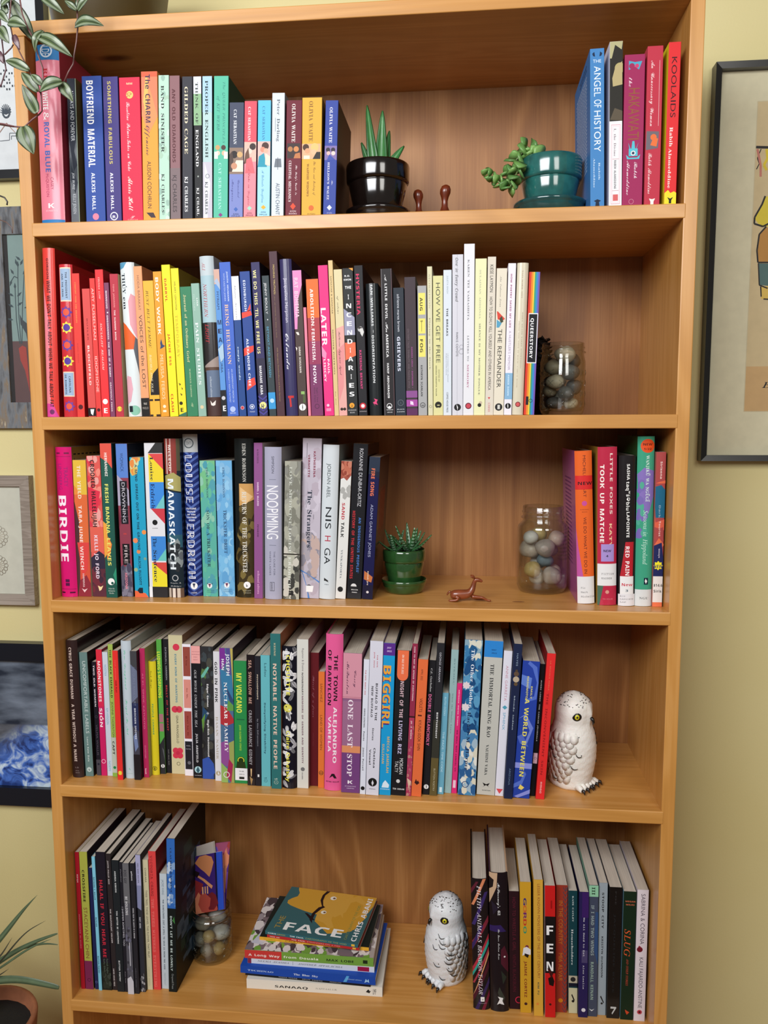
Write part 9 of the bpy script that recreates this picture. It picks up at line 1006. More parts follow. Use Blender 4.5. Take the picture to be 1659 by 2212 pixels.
fill((.7665, .1180, zB), .0305, .0075, .106, (.0100, .0150), [('5A5450', 'dark grey'), ('C8B89C', 'cream'), ('ACA494', 'buff grey'), ('6A6660', 'slate'), ('A8987C', 'tan')], 'the quilted jar', 3)
jar((.7425, .1330, zC), .0390, .1350, 'tall smooth glass jar of mixed beach pebbles, third shelf')
fill((.7425, .1330, zC), .0360, .0075, .112, (.0112, .0172), [('C4B49C', 'sandy'), ('A8988C', 'speckled grey'), ('C8AC98', 'pinkish'), ('B89C60', 'ochre'), ('C8C0B4', 'off white'), ('68767C', 'blue grey'), ('BCA894', 'beige')], 'the tall smooth jar', 9)
jar((.1895, .1290, zE), .0350, .0900, 'short glass jar of pebbles holding picture cards, lowest shelf', True)
fill((.1895, .1290, zE), .0312, .0075, .080, (.0100, .0145), [('8C8474', 'grey brown'), ('C0B8AC', 'pale'), ('5C5C58', 'dark grey'), ('B09868', 'tan'), ('A8A49C', 'light grey')], 'the jar with cards', 14)
# dark cone behind the quilted jar
pc = thing('pine_cone', 'dark pine cone standing behind the quilted jar, second shelf', 'pine cone', (.7415, .1900, zB))
cb = MB(); cb.lathe([(0, 0), (.012, .002), (.018, .03), (.016, .08), (.010, .115), (0, .128)], '1C120C', 18); cb.build('core', M_SOIL, pc, smooth=True)
cs_ = MB()
for i in range(120):
    a = i*2.39996; z = .004+i/120*.118; R_ = .013+.012*math.sin(math.pi*min(1, (z+.02)/.14))
    d = Vector((math.cos(a), math.sin(a), .35)).normalized(); p = Vector((0, 0, z))
    leaf_mesh(cs_, p+d*R_*.35, p+d*(R_+.001), .012, ['2A1C12', '3A281A', '2A1C12'], arch=.1, n=4, fold=-.2)
cs_.build('scales', M_SOIL, pc)['kind'] = 'stuff'

# cards standing in the jar
def card(label, tl, tr_, bl, lean, items, back='C8C0B4'):
    tl, tr_, bl = Vector(tl), Vector(tr_), Vector(bl); w = (tr_-tl).length; h = (tl-bl).length
    root = thing('picture_card', label, 'card', tuple(bl), 0, 'cards standing in the pebble jar')
    ex = (tr_-tl).normalized(); ez = (tl-bl+Vector((0, lean, 0))).normalized(); ey = ez.cross(ex).normalized()
    def place(mb): mb.v = [tuple(ex*x+ey*y+ez*z) for x, y, z in mb.v]
    mb = MB(); mb.box((0, 0, 0), (w, .0004, h), back); place(mb); mb.build('card_sheet', M_PAPER, root)
    pr = Print(w, h)
    for it in items: pr.item(it)
    if pr.mb.f: place(pr.mb); pr.mb.build('card_print', M_PRINT, root)['kind'] = 'stuff'
card('violet picture card with orange figures at the back of the jar', (.1647, .134, .694), (.2238, .134, .7047), (.1543, .134, .5718), .004,
  ['r 0 1 0 1 54308C', 'p 0,.4 .12,.6 .3,.9 .1,1 0,1 A84440', 'p .1,.5 .3,.6 .4,.9 .2,.95 D07050', 'p .4,.6 .55,.7 .7,1 .45,1 7048A0', 'n .0 .7 .3 .9 A05070,D88868,6C50B0,483080 6', 'r .35 .75 .86 .95 C08060'], '54308C')
card('pale grey card leaning left in the pebble jar', (.147, .13, .6877), (.1974, .13, .7063), (.1573, .13, .5695), .004, ['r 0 1 .94 1 A8A094'], 'B8B0A8')
card('postcard of a violin scroll and hand, front of the pebble jar', (.1611, .124, .6792), (.2128, .124, .6921), (.1637, .124, .5763), .004,
  ['r 0 1 0 1 3A2070', 'r 0 1 .76 .97 2C50C0', 'r 0 1 .72 .78 181030', 'p .02,.2 .01,.42 .06,.62 .16,.68 .3,.6 .4,.52 .3,.36 .24,.24 .12,.04 C88458', 'p .34,.15 .42,.35 .56,.62 .61,.58 .45,.3 .36,.1 D89868', 'p .25,.05 .3,.2 .38,.1 .32,.0 201018',
   'p .4,0 .5,.3 .65,.2 .8,.6 1,.6 1,0 8C2C30', 'r .55 .72 .25 .3 E0A878', 'r .55 .72 .34 .38 E0A878', 'r .55 .68 .42 .46 E0A878', 'r .78 .9 .3 .5 A84438', 'n .78 1 .1 .6 B04C40,702028,D08060 5'], 'E8E0D8')

# ---------------------------------------------------------------- pictures on the wall
def frame(name, label, x0, x1, z0, z1, fw, fcol, dep, mat=M_FRAME, planks=False):
    t = thing(name, label, 'picture', ((x0+x1)/2, WY, z0)); w = x1-x0; h = z1-z0
    mb = MB(); q = fw
    bars = [((-w/2, 0), (w/2, 0), (w/2-q, q), (-w/2+q, q)), ((-w/2, h), (-w/2+q, h-q), (w/2-q, h-q), (w/2, h)), ((-w/2, 0), (-w/2+q, q), (-w/2+q, h-q), (-w/2, h)), ((w/2, 0), (w/2, h), (w/2-q, h-q), (w/2-q, q))]
    for b in bars:
        m1 = MB(); y0, y1 = -dep, -.0005
        ib = [(x*.0+x, z) for x, z in b]
        vs = [(x, y0 if i_ in outer_ids(b, w, h) else y0+.002, z) for i_, (x, z) in enumerate(b)]+[(x, y1, z) for x, z in b]
        m1.add(vs, [(0, 1, 2, 3), (7, 6, 5, 4), (0, 4, 5, 1), (1, 5, 6, 2), (2, 6, 7, 3), (3, 7, 4, 0)], fcol)
        o = m1.build('frame_bar', mat, t)
        bm_fix(o)
    return t, w, h
def outer_ids(b, w, h): return [i for i, (x, z) in enumerate(b) if abs(abs(x)-w/2) < 1e-6 or abs(z) < 1e-6 or abs(z-h) < 1e-6]
import bmesh
def bm_fix(o):
    bm = bmesh.new(); bm.from_mesh(o.data); bmesh.ops.recalc_face_normals(bm, faces=bm.faces); bm.to_mesh(o.data); bm.free()
def sheet(t, w, h, q, dep, col, items, name='picture_sheet', mat=M_PAPER):
    mb = MB(); mb.box((-w/2+q-.001, -dep, q-.001), (w/2-q+.001, -.001, h-q+.001), col); mb.build(name, mat, t)
    if items:
        pw, ph = w-2*q, h-2*q; pr = Print(pw, ph)
        for it in items: pr.item(it)
        pr.mb.v = [(x-pw/2, y-dep, z+q) for x, y, z in pr.mb.v]
        pr.mb.build('picture_print', M_PAPER, t)['kind'] = 'stuff'
def weathered():
    m, nt, P, N, L = nodes('weathered_barn_wood')
    tc = N('ShaderNodeTexCoord'); mp = N('ShaderNodeMapping'); mp.inputs['Scale'].default_value = (60, 60, 14); L(tc.outputs['Object'], mp.inputs[0])
    no = N('ShaderNodeTexNoise'); no.inputs['Scale'].default_value = 2.0; no.inputs['Detail'].default_value = 6; L(mp.outputs[0], no.inputs['Vector'])
    cr = N('ShaderNodeValToRGB'); e = cr.color_ramp.elements; e[0].position = .3; e[0].color = lin('4A4A4C'); e[1].position = .72; e[1].color = lin('D0C8B0')
    k = e.new(.5); k.color = lin('74787C'); k = e.new(.64); k.color = lin('80705C'); L(no.outputs[0], cr.inputs[0]); L(cr.outputs[0], P.inputs['Base Color'])
    P.inputs['Roughness'].default_value = .8
    b = N('ShaderNodeBump'); b.inputs['Strength'].default_value = .6; b.inputs['Distance'].default_value = .002; L(no.outputs[0], b.inputs['Height']); L(b.outputs[0], P.inputs['Normal'])
    return m
M_BARN = weathered()
# sampler print, top left
t, w, h = frame('framed_picture', 'large white patterned print in a black frame at the upper left', -.62, -.098, 1.845, 2.42, .0155, '16181C', .018)
its = ['g .76 .94 .03 707880']
def PI(px, pz): return (px+w/2-.0155)/(w-.031), 1-(pz-.0155)/(h-.031)
def pic_line(col, pts, wd=.0012):
    out = []
    for (x0, z0), (x1, z1) in zip(pts, pts[1:]):
        dx, dz = x1-x0, z1-z0; l = math.hypot(dx, dz) or 1; nx, nz = -dz/l*wd/2, dx/l*wd/2
        q = [PI(x0+nx, z0+nz), PI(x1+nx, z1+nz), PI(x1-nx, z1-nz), PI(x0-nx, z0-nz)]
        out.append('p '+' '.join('%.4f,%.4f' % (v, u) for u, v in q)+' '+col)
    return out
its = []
cxm = -.359; 
def L2(p): return (p[0]-cxm, p[2]-1.845)
A_ = [L2(p) for p in [(-.1725, .25, 1.9125), (-.1722, .25, 1.9186), (-.1637, .25, 1.9183), (-.1634, .25, 1.9229), (-.1753, .25, 1.9234), (-.176, .25, 1.9118), (-.1914, .25, 1.9109)]]
its += pic_line('505860', A_)
its += pic_line('606870', [L2(p) for p in [(-.1785, .25, 2.1266), (-.1535, .25, 2.1253), (-.1583, .25, 2.0416)]], .0015)
its += pic_line('606870', [L2(p) for p in [(-.2255, .25, 1.9122), (-.1914, .25, 1.9109)]])
rnd = random.Random(4)
for r in range(14):
    for q in range(3):
        x, z = L2((-.181, .25, 2.0290)); u, v = PI(x+.004*(r % 7)*1.2-.02*q, z-.0052*(r//2)); u2 = u
        its.append('r %.4f %.4f %.4f %.4f 303840' % (v, v+.006, u, u+.005))
for an in range(11):
    x, z = L2((-.18, .25, 1.9589)); a = math.pi*(an/10); its += pic_line('3C4854', [(x, z-.004), (x+.010*math.cos(a), z+.013*math.sin(a))], .0012)
its += pic_line('3C4854', [L2(p) for p in [(-.1847, .25, 1.9652), (-.1854, .25, 1.9545), (-.1822, .25, 1.9498), (-.1772, .25, 1.9496), (-.1735, .25, 1.9540), (-.1729, .25, 1.9647)]], .003)
its += pic_line('A88878', [L2(p) for p in [(-.194, .25, 1.9241), (-.1849, .25, 1.9345), (-.1794, .25, 1.9404), (-.1714, .25, 1.9309), (-.165, .25, 1.9245)]], .0012)
sheet(t, w, h, .0155, .008, 'DCE2E4', its)
# carrot painting in barn wood frame
t, w, h = frame('framed_picture', 'carrot painting in a weathered grey barn wood frame on the left wall', -.2455, -.0300, 1.4112, 1.7990, .0465, '70747A', .012, M_BARN)
cxm = -.13775
def PI(px, pz): return (px+w/2-.0465)/(w-.093), 1-(pz-.0465)/(h-.093)
def L2(p): return (p[0]-cxm, p[2]-1.4112)
its = ['r 0 .63 0 1 7C9490', 'r .63 1 0 1 5C4444', 'r 0 1 0 .06 1C1818']
for ln in ([(-.1756, .252, 1.5623), (-.1771, .252, 1.6127), (-.1752, .252, 1.6771), (-.174, .252, 1.6971)], [(-.1738, .252, 1.5623), (-.1692, .252, 1.6287), (-.1624, .252, 1.6889), (-.1595, .252, 1.7087)], [(-.1782, .252, 1.5623), (-.1819, .252, 1.6047), (-.1818, .252, 1.6370), (-.1814, .252, 1.6596)], [(-.1752, .252, 1.6771), (-.1819, .252, 1.6805), (-.1876, .252, 1.6726)]): its += pic_line('38484C', [L2(p) for p in ln], .0016)
for (x, y, a) in ((36,575,90), (42,570,60), (26,590,120), (48,590,50), (33,570,100), (30,622,90), (25,638,150), (36,638,40), (25,662,150), (37,658,30), (22,606,250), (40,560,140), (24,690,170), (52,664,10)):
    x0, z0 = L2((-.1789, .252, 2.1411)) if False else (None, None)
LEAFP = [(-.174, .252, 1.6971), (-.1686, .252, 1.7010), (-.1834, .252, 1.6853), (-.1643, .252, 1.6849), (-.1764, .252, 1.7012), (-.1814, .252, 1.6596), (-.1865, .252, 1.6468), (-.1769, .252, 1.6466), (-.1876, .252, 1.6275), (-.177, .252, 1.6305), (-.1876, .252, 1.6726), (-.1699, .252, 1.7090), (-.1898, .252, 1.6048), (-.1642, .252, 1.6254)]
for p, a in zip(LEAFP, (90, 60, 120, 50, 100, 90, 150, 40, 150, 30, 250, 140, 170, 10)):
    x, z = L2(p); a = math.radians(a); c, s = math.cos(a), math.sin(a)
    q = [PI(x+(ex*c-ey*s), z+(ex*s+ey*c)) for ex, ey in ((-.002, 0), (.003, .0022), (.010, 0), (.003, -.0022))]
    its.append('p '+' '.join('%.4f,%.4f' % (v, u) for u, v in q)+' 38484C')
q = [PI(*L2(p)) for p in [(-.1753, .252, 1.6143), (-.1706, .252, 1.6045), (-.1606, .252, 1.5962), (-.1624, .252, 1.5637), (-.165, .252, 1.5801), (-.1745, .252, 1.5965)]]; its.append('p '+' '.join('%.4f,%.4f' % (v, u) for u, v in q)+' 3C4448')
q = [PI(*L2(p)) for p in [(-.1804, .252, 1.5542), (-.1731, .252, 1.5590), (-.1663, .252, 1.5556), (-.1646, .252, 1.5229), (-.163, .252, 1.4735), (-.1704, .252, 1.5147), (-.1781, .252, 1.5329)]]; its.append('p '+' '.join('%.4f,%.4f' % (v, u) for u, v in q)+' A04038')
sheet(t, w, h, .0465, .006, '7C9490', its)
# shell print
t, w, h = frame('framed_picture', 'pale sea shell print in a ribbed taupe frame at the left', -.46, -.1695, 1.0850, 1.3250, .0195, '8C7E72', .016, M_BARN if False else M_FRAME)
for o in list(t.children): o.data.materials.clear(); o.data.materials.append(wood('ribbed_taupe', 0, ('74685C', '94887C', 'ACA094', '5C5048'), 1.6, .6, broad=30, knots=False, coat=0))
cxm = -.31475
def PI(px, pz): return (px+w/2-.0195)/(w-.039), 1-(pz-.0195)/(h-.039)
def L2(p): return (p[0]-cxm, p[2]-1.085)
its = []
for (p, rr) in (((-.2402, .25, 1.2116), .021), ((-.2416, .25, 1.1579), .019), ((-.3423, .25, 1.2105), .02), ((-.346, .25, 1.1563), .02)):
    x, z = L2(p)
    for i in range(15):
        a = 2*math.pi*i/15; u, v = PI(x+rr*.8*math.cos(a), z+rr*.8*math.sin(a)); its.append('g %.4f %.4f %.4f 8C8474' % (v, u, .0042/(w-.039)))
        u, v = PI(x+rr*.55*math.cos(a), z+rr*.55*math.sin(a)); its += pic_line('A89C88', [(x+rr*.2*math.cos(a), z+rr*.2*math.sin(a)), (x+rr*.7*math.cos(a), z+rr*.7*math.sin(a))], .0008)
sheet(t, w, h, .0195, .008, 'C8C8B8', its)
# ocean photograph
t, w, h = frame('framed_picture', 'stormy blue ocean photograph in a wide black frame, lower left', -.60, -.0300, .6955, 1.0130, .0345, '101620', .020)
def ocean():
    m, nt, P, N, L = nodes('ocean_photograph')
    tc = N('ShaderNodeTexCoord'); sp = N('ShaderNodeSeparateXYZ'); L(tc.outputs['Object'], sp.inputs[0])
    def noise(scale, det, sx, sz, dist=0):
        mp = N('ShaderNodeMapping'); mp.inputs['Scale'].default_value = (sx, 1, sz); L(tc.outputs['Object'], mp.inputs[0])
        n = N('ShaderNodeTexNoise'); n.inputs['Scale'].default_value = scale; n.inputs['Detail'].default_value = det; n.inputs['Distortion'].default_value = dist; L(mp.outputs[0], n.inputs['Vector']); return n.outputs[0]
    sky = N('ShaderNodeValToRGB'); e = sky.color_ramp.elements; e[0].position = .35; e[0].color = lin('262E3C'); e[1].position = .68; e[1].color = lin('8490A0'); L(noise(9, 5, 1, 3.2), sky.inputs[0])
    sea = N('ShaderNodeValToRGB'); e = sea.color_ramp.elements; e[0].position = .36; e[0].color = lin('243A78'); e[1].position = .66; e[1].color = lin('D8ECF8'); k = e.new(.48); k.color = lin('4C78D0'); L(noise(26, 8, 1.3, 1.5, 1.2), sea.inputs[0])
    far = N('ShaderNodeValToRGB'); e = far.color_ramp.elements; e[0].position = .35; e[0].color = lin('282C34'); e[1].position = .7; e[1].color = lin('6C7078'); L(noise(16, 5, 1, 2.4), far.inputs[0])
    # sea turns from dark distant swell to bright surf toward the lower right
    ad = N('ShaderNodeMath'); ad.operation = 'MULTIPLY_ADD'; ad.inputs[1].default_value = 1.1; L(sp.outputs[0], ad.inputs[0]); L(sp.outputs[2], ad.inputs[2])
    ng = N('ShaderNodeMath'); ng.operation = 'MULTIPLY_ADD'; ng.inputs[1].default_value = -1.6; L(sp.outputs[2], ng.inputs[0]); L(sp.outputs[0], ng.inputs[2])
    mr = N('ShaderNodeMapRange'); mr.inputs[1].default_value = -.16; mr.inputs[2].default_value = -.07; L(ng.outputs[0], mr.inputs[0])
    mx = N('ShaderNodeMix'); mx.data_type = 'RGBA'; L(mr.outputs[0], mx.inputs[0]); L(far.outputs[0], mx.inputs[6]); L(sea.outputs[0], mx.inputs[7])
    hz = N('ShaderNodeMapRange'); hz.inputs[1].default_value = .155; hz.inputs[2].default_value = .158; L(sp.outputs[2], hz.inputs[0])
    m2 = N('ShaderNodeMix'); m2.data_type = 'RGBA'; L(hz.outputs[0], m2.inputs[0]); L(mx.outputs[2], m2.inputs[6]); L(sky.outputs[0], m2.inputs[7])
    L(m2.outputs[2], P.inputs['Base Color']); P.inputs['Roughness'].default_value = .3
    return m
sheet(t, w, h, .0345, .008, '506080', [], 'photograph', ocean())
# framed drawing, right
t, w, h = frame('framed_picture', 'tall black framed ink drawing with a wide cream mat at the right', 1.0075, 1.3700, 1.3540, 1.9790, .0095, '141412', .024)
cxm = 1.18875
def PI(px, pz): return (px+w/2-.0095)/(w-.019), 1-(pz-.0095)/(h-.019)
def L2(p): return (p[0]-cxm, p[2]-1.354)
(xa, za), (xb, zb) = L2((1.0753, .25, 1.9222)), L2((1.0808, .25, 1.4357))
u0_, v0_ = PI((xa+xb)/2, za); u1_, v1_ = PI(.085, zb)
its = ['r %.4f %.4f %.4f .80 C8BC98' % (v0_-.002, v1_+.002, u0_-.004), 'r %.4f %.4f %.4f .795 CCB88C' % (v0_, v1_, u0_), 'r %.4f %.4f %.4f .795 C8A470' % (v1_-.12, v1_, u0_)]
def P2(col, L_): its.append('p '+' '.join('%.4f,%.4f' % (v, u) for u, v in [PI(*L2(p)) for p in L_])+' '+col)
P2('D8C438', [(1.0799, .25, 1.7438), (1.0911, .25, 1.7650), (1.0934, .25, 1.7756), (1.1004, .25, 1.7775), (1.1413, .25, 1.7777), (1.1561, .25, 1.7630), (1.1713, .25, 1.7412), (1.1649, .25, 1.7307), (1.0976, .25, 1.7304), (1.0868, .25, 1.7350)])
P2('B8843C', [(1.0977, .25, 1.7289), (1.0875, .25, 1.7184), (1.0858, .25, 1.6932), (1.0881, .25, 1.6757), (1.1751, .25, 1.6693), (1.1768, .25, 1.7053), (1.1579, .25, 1.7287)])
P2('4C6C68', [(1.0896, .25, 1.6728), (1.0926, .25, 1.6385), (1.1344, .25, 1.6340), (1.1697, .25, 1.6391), (1.1695, .25, 1.6695)])
P2('D8B858', [(1.0949, .25, 1.6363), (1.0965, .25, 1.6165), (1.1652, .25, 1.6152), (1.1641, .25, 1.6370)])
for col, L_, wd in (('1C1814', [(1.0778, .25, 1.8534), (1.1095, .25, 1.8515), (1.1654, .25, 1.8530)], .004), ('1C1814', [(1.0857, .25, 1.8503), (1.0807, .25, 1.8364), (1.0839, .25, 1.8278), (1.0800, .25, 1.8194)], .0015), ('C07868', [(1.0800, .25, 1.8505), (1.0861, .25, 1.8256), (1.0869, .25, 1.8078)], .0035), ('D8C030', [(1.0941, .25, 1.8500), (1.0962, .25, 1.8358), (1.0911, .25, 1.8254), (1.0957, .25, 1.8175)], .004),
        ('1C1814', [(1.0954, .25, 1.7777), (1.0911, .25, 1.7650), (1.0806, .25, 1.7452), (1.0803, .25, 1.7352), (1.0941, .25, 1.7305), (1.1024, .25, 1.7346)], .0028), ('1C1814', [(1.0991, .25, 1.7303), (1.0889, .25, 1.7184), (1.0865, .25, 1.6932), (1.0888, .25, 1.6743), (1.1053, .25, 1.6739)], .0025), ('1C1814', [(1.0896, .25, 1.6728), (1.0926, .25, 1.6385), (1.1058, .25, 1.6331)], .002), ('1C1814', [(1.0949, .25, 1.6363), (1.0964, .25, 1.6201)], .002), ('1C1814', [(1.1001, .25, 1.6164), (1.1102, .25, 1.6155)], .002)):
    its += pic_line(col, [L2(p) for p in L_], wd)
(xs, zs) = L2((1.1043, .25, 1.4808)); us, vs_ = PI(xs, zs)
its.append('h BR %.4f %.4f %.4f %.4f 202018 i' % (vs_-.012, vs_+.012, us, us+.09))
sheet(t, w, h, .0095, .008, 'D6CFAE', its)

# ---------------------------------------------------------------- trailing vine on top of the bookcase
vp = thing('trailing_vine', 'striped inch plant trailing over the upper left corner from an olive brown pot', 'plant', (.0800, .1000, ZT+.0197))
vb = Vector((.0800, .1000, ZT+.0197))
mb = MB(); mb.lathe([(0, 0), (.072, 0), (.076, .004), (.096, .13), (.099, .14), (.095, .141), (.091, .125), (0, .125)], '4A3C1E', 48); mb.build('pot', M_CERAMIC if False else M_FRAME, vp, smooth=True)
mb = MB(); mb.lathe([(.0905, .1255), (.05, .130), (0, .131)], '1C140E', 24); mb.build('soil', M_SOIL, vp, smooth=True)
def stem(parent, pts, r, col, b): m_ = MB(); m_.tube(points_from(pts, b), r, col, 6); m_.build('stem', M_PLANT, parent, smooth=True)
lip = [(.06, .04, ZT+.148), (.03, .0, ZT+.175), (.01, -.03, ZT+.16)]
stem(vp, lip+[(.1082, -.05, 1.9946), (.1048, -.05, 1.9775), (.1035, -.05, 1.9631), (.1031, -.05, 1.9428), (.1004, -.05, 1.9255), (.0963, -.05, 1.9081), (.0945, -.05, 1.8976), (.0875, -.05, 1.8880), (.0797, -.05, 1.8736)], .0011, '6A4440', vb)
stem(vp, lip+[(.0255, -.055, 1.9909), (.0291, -.055, 1.9617), (.037, -.055, 1.9410), (.0448, -.055, 1.9272), (.0484, -.055, 1.9094), (.054, -.055, 1.8928), (.0538, -.055, 1.8775), (.0498, -.055, 1.8641), (.0504, -.055, 1.8374), (.0462, -.055, 1.8334), (.036, -.055, 1.8272), (.0236, -.055, 1.8176), (.0059, -.055, 1.8195), (-.0145, -.055, 1.8233)], .0011, '744848', vb)
stem(vp, lip+[(.0091, -.06, 1.9922), (.0173, -.06, 1.9773), (.0132, -.06, 1.9515), (.0167, -.06, 1.9322), (.0253, -.06, 1.9119), (.037, -.06, 1.8891), (.0475, -.06, 1.8652), (.051, -.06, 1.8591)], .0010, '6E4844', vb)
stem(vp, lip+[(-.0105, -.06, 1.9904), (.0004, -.06, 1.9551), (.0011, -.06, 1.9329), (.0029, -.06, 1.9083), (.0051, -.06, 1.8906), (-.0025, -.06, 1.8721), (-.0089, -.06, 1.8641)], .0010, '583038', vb)
stem(vp, [(.0043, -.06, 1.9094), (.0145, -.06, 1.9177), (.0174, -.06, 1.9216)], .0009, '6E4844', vb)
stem(vp, [(-.0108, -.06, 1.8226), (-.0009, -.06, 1.8210), (.012, -.06, 1.8175)], .0009, '7A4A4C', vb)
stem(vp, [(-.0131, -.06, 1.7280), (-.0066, -.06, 1.7254), (-.0029, -.06, 1.7198), (-.0038, -.06, 1.7155)], .0012, '4A4640', vb)
stem(vp, [(-.015, -.06, 1.6963), (-.0058, -.06, 1.6930), (.0018, -.06, 1.6854), (.002, -.06, 1.6781)], .0007, '6A5048', vb)
DG, SG, MG = '34442A', '8A987C', '55663E'
VL = [(82,78,155,122,26,.16), (93,66,76,114,16,.3), (162,56,224,55,24,.22), (90,-6,134,26,20,.12), (166,22,142,4,13,.1), (168,23,198,-6,15,.1), (168,18,171,-12,11,.1), (24,2,70,86,27,-.12),
      (18,48,58,57,26,.12), (-4,60,25,98,24,.15), (-6,24,21,51,17,.1), (63,152,8,128,20,.12), (82,198,46,156,21,.12), (92,184,67,161,15,.15), (134,176,87,199,27,.15), (131,179,157,219,22,.15), (79,244,46,181,24,-.12), (50,273,71,332,36,.1), (3,12,22,-8,14,.1), (14,30,5,2,14,.1)]
VB = [[(.0549, -.065, 1.9280), (.1004, -.065, 1.9003)], [(.0597, -.06, 1.9369), (.0473, -.06, 1.9097)], [(.1018, -.055, 1.9429), (.1414, -.055, 1.9414)], [(.0547, -.05, 1.9837), (.0822, -.05, 1.9636)], [(.1053, -.055, 1.9623), (.0905, -.055, 1.9735)], [(.1066, -.055, 1.9617), (.1265, -.055, 1.9773)], [(.1043, -.05, 1.9671), (.1071, -.05, 1.9843)], [(.0127, -.052, 1.9803), (.04, -.052, 1.9299)],
      [(.013, -.062, 1.9488), (.0385, -.062, 1.9423)], [(.0006, -.066, 1.9407), (.0181, -.066, 1.9178)], [(-.0029, -.06, 1.9645), (.0137, -.06, 1.9480)], [(.0398, -.064, 1.8862), (.0049, -.064, 1.9018)], [(.0496, -.062, 1.8596), (.0276, -.062, 1.8852)], [(.0586, -.066, 1.8658), (.0432, -.066, 1.8799)], [(.0849, -.064, 1.8701), (.0539, -.064, 1.8580)], [(.0798, -.058, 1.8710), (.0955, -.058, 1.8468)], [(.0462, -.062, 1.8326), (.0267, -.062, 1.8706)], [(.0274, -.064, 1.8155), (.0392, -.064, 1.7799)], [(.0033, -.06, 1.9711), (.0163, -.06, 1.9820)], [(.007, -.055, 1.9629), (.0021, -.055, 1.9794)]]
for (a, b), q in zip(VB, VL):
    a, b = Vector(a)-vb, Vector(b)-vb; b.y += random.uniform(-.006, .006)
    leaf_obj('leaf', vp, a, b, q[4]*.00063*1.12, [DG, SG, SG, MG, DG, MG, SG, SG, DG] if q[4] > 14 else [DG, SG, MG, SG, DG], up=(.1, -1, .25), arch=q[5], n=10, fold=.12, shape=.8, thick=.0005)
for p_ in ([(.0198, -.062, 1.9328), (.0272, -.062, 1.9133)], [(-.0011, -.066, 1.9117), (.0057, -.066, 1.8951)]):
    leaf_obj('leaf', vp, Vector(p_[0])-vb, Vector(p_[1])-vb, .0085, ['5C3C44', '7A5C60', '5C3C44'], up=(.1, -1, .2), arch=.1, shape=.8, thick=.0005)

# ---------------------------------------------------------------- strap leaved plant in a terracotta planter, lower left
pb = Vector((-.1950, .0550, 0))
dp = thing('potted_strap_plant', 'strap leaved plant in a tall terracotta planter at the lower left corner', 'plant', tuple(pb))
RH = .405
mb = MB(); mb.lathe([(0, 0), (.062, 0), (.066, .004), (.080, RH-.03), (.086, RH-.028), (.0885, RH-.004), (.087, RH), (.080, RH), (.0775, RH-.022), (0, RH-.022)], '9C6040', 48); mb.build('planter', M_TERRA, dp, smooth=True)
mb = MB(); mb.lathe([(.077, RH-.0215), (.04, RH-.014), (0, RH-.012)], '12100E', 24); mb.build('soil', M_SOIL, dp, smooth=True)
def strap(pts, wd, cols):
    pts = [Vector(p)-pb for p in pts]; mb = MB(); m = len(cols); vs = []; cs = []
    for i, p in enumerate(pts):
        t_ = (pts[min(i+1, len(pts)-1)]-pts[max(i-1, 0)]).normalized(); s_ = t_.cross(Vector((0, -1, .25))).normalized(); w_ = wd[i]/2
        for k in range(m+1): q = k/m*2-1; vs.append(tuple(p+s_*w_*q+Vector((0, -1, 0))*w_*.25*(1-q*q)))
    for i in range(len(pts)-1):
        for k in range(m): mb.c.append(lin(cols[k])); mb.f.append((i*(m+1)+k, i*(m+1)+k+1, (i+1)*(m+1)+k+1, (i+1)*(m+1)+k))
    mb.v = vs; o = mb.build('leaf', M_PLANT, dp, smooth=True); s = o.modifiers.new('thickness', 'SOLIDIFY'); s.thickness = .0007; s2 = o.modifiers.new('soft', 'SUBSURF'); s2.levels = 1; s2.render_levels = 2
GL = ['54684C', '64785A', '4A5E44']
u_ = .00068
root_ = [(-.195, .055, RH-.015), (-.197, .052, RH+.06)]
strap(root_+[(-.1852, .05, .5188), (-.1568, .05, .5516), (-.132, .05, .5815), (-.1057, .05, .6153), (-.0782, .05, .6439)], [.006, .012, 14*u_, 15*u_, 13*u_, 8*u_, .0003], GL)
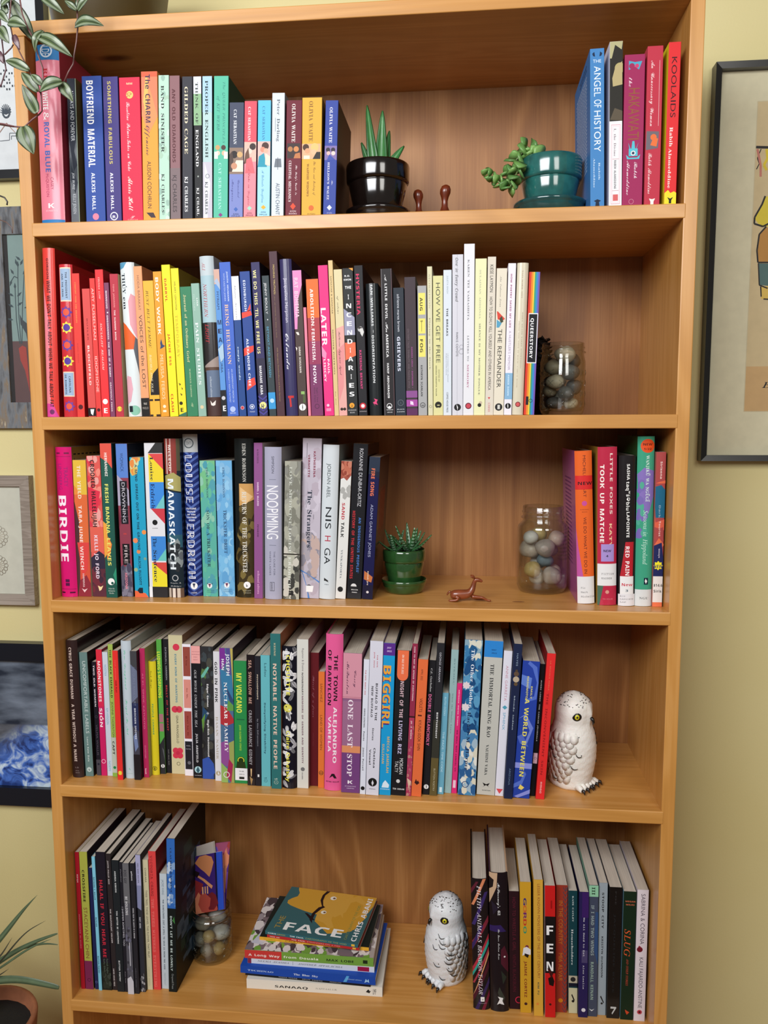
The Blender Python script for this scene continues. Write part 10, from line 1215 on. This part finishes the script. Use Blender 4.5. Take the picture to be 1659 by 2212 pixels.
strap(root_+[(-.1632, .04, .5066), (-.1386, .04, .5333), (-.1149, .04, .5638), (-.0935, .04, .5857), (-.0751, .04, .5967), (-.0602, .04, .6058)], [.004, .004, 4*u_, 5*u_, 4*u_, 3*u_, 2*u_, .0003], ['3C4034', '4A5040'])
strap(root_+[(-.1815, .055, .4961), (-.1484, .055, .522), (-.1167, .055, .5426), (-.083, .055, .5598), (-.049, .055, .5737)], [.006, .008, 10*u_, 15*u_, 11*u_, 9*u_, 5*u_], GL)
strap(root_+[(-.1753, .045, .4938), (-.141, .045, .5171), (-.1068, .045, .5436), (-.0816, .045, .5585), (-.0551, .045, .5701)], [.004, .004, 4*u_, 6*u_, 6*u_, 5*u_, .0003], GL)
strap(root_+[(-.1755, .06, .5081), (-.1326, .06, .5321), (-.1072, .06, .5431), (-.0781, .06, .5509), (-.0528, .06, .5493)], [.004, .006, 6*u_, 8*u_, 8*u_, 5*u_, 3*u_], GL)
strap(root_+[(-.2046, .05, .4753), (-.1625, .05, .4843), (-.125, .05, .4904), (-.0883, .05, .4864), (-.0478, .05, .4793)], [.008, .014, 20*u_, 21*u_, 19*u_, 17*u_, 13*u_], GL)
strap(root_+[(-.1557, .03, .5268), (-.1368, .03, .5446), (-.1261, .03, .5617), (-.1146, .03, .5796)], [.004, .005, 5*u_, 5*u_, 3*u_, .0003], ['3A3A30', '505444'])
strap(root_+[(-.1588, .045, .4933), (-.1451, .045, .5026), (-.1331, .045, .5118)], [.004, .005, 4*u_, 3*u_, .0003], ['3A3A30', '505444'])
for an, ln in ((2.6, .2), (3.3, .24), (3.9, .2), (1.9, .22), (-1.9, .2)):
    c, s = math.cos(an), math.sin(an)
    strap([(-.195, .055, RH-.015), (-.195+.02*c, .055+.02*s*.5, RH+.07), (-.195+.08*c, .055+.08*s*.5, RH+.07+ln*.4), (-.195+.16*c, .055+.12*s*.5, RH+.05+ln*.45), (-.195+.24*c, .055+.12*s*.5, RH+ln*.2)], [.008, .012, .013, .010, .0004], GL)
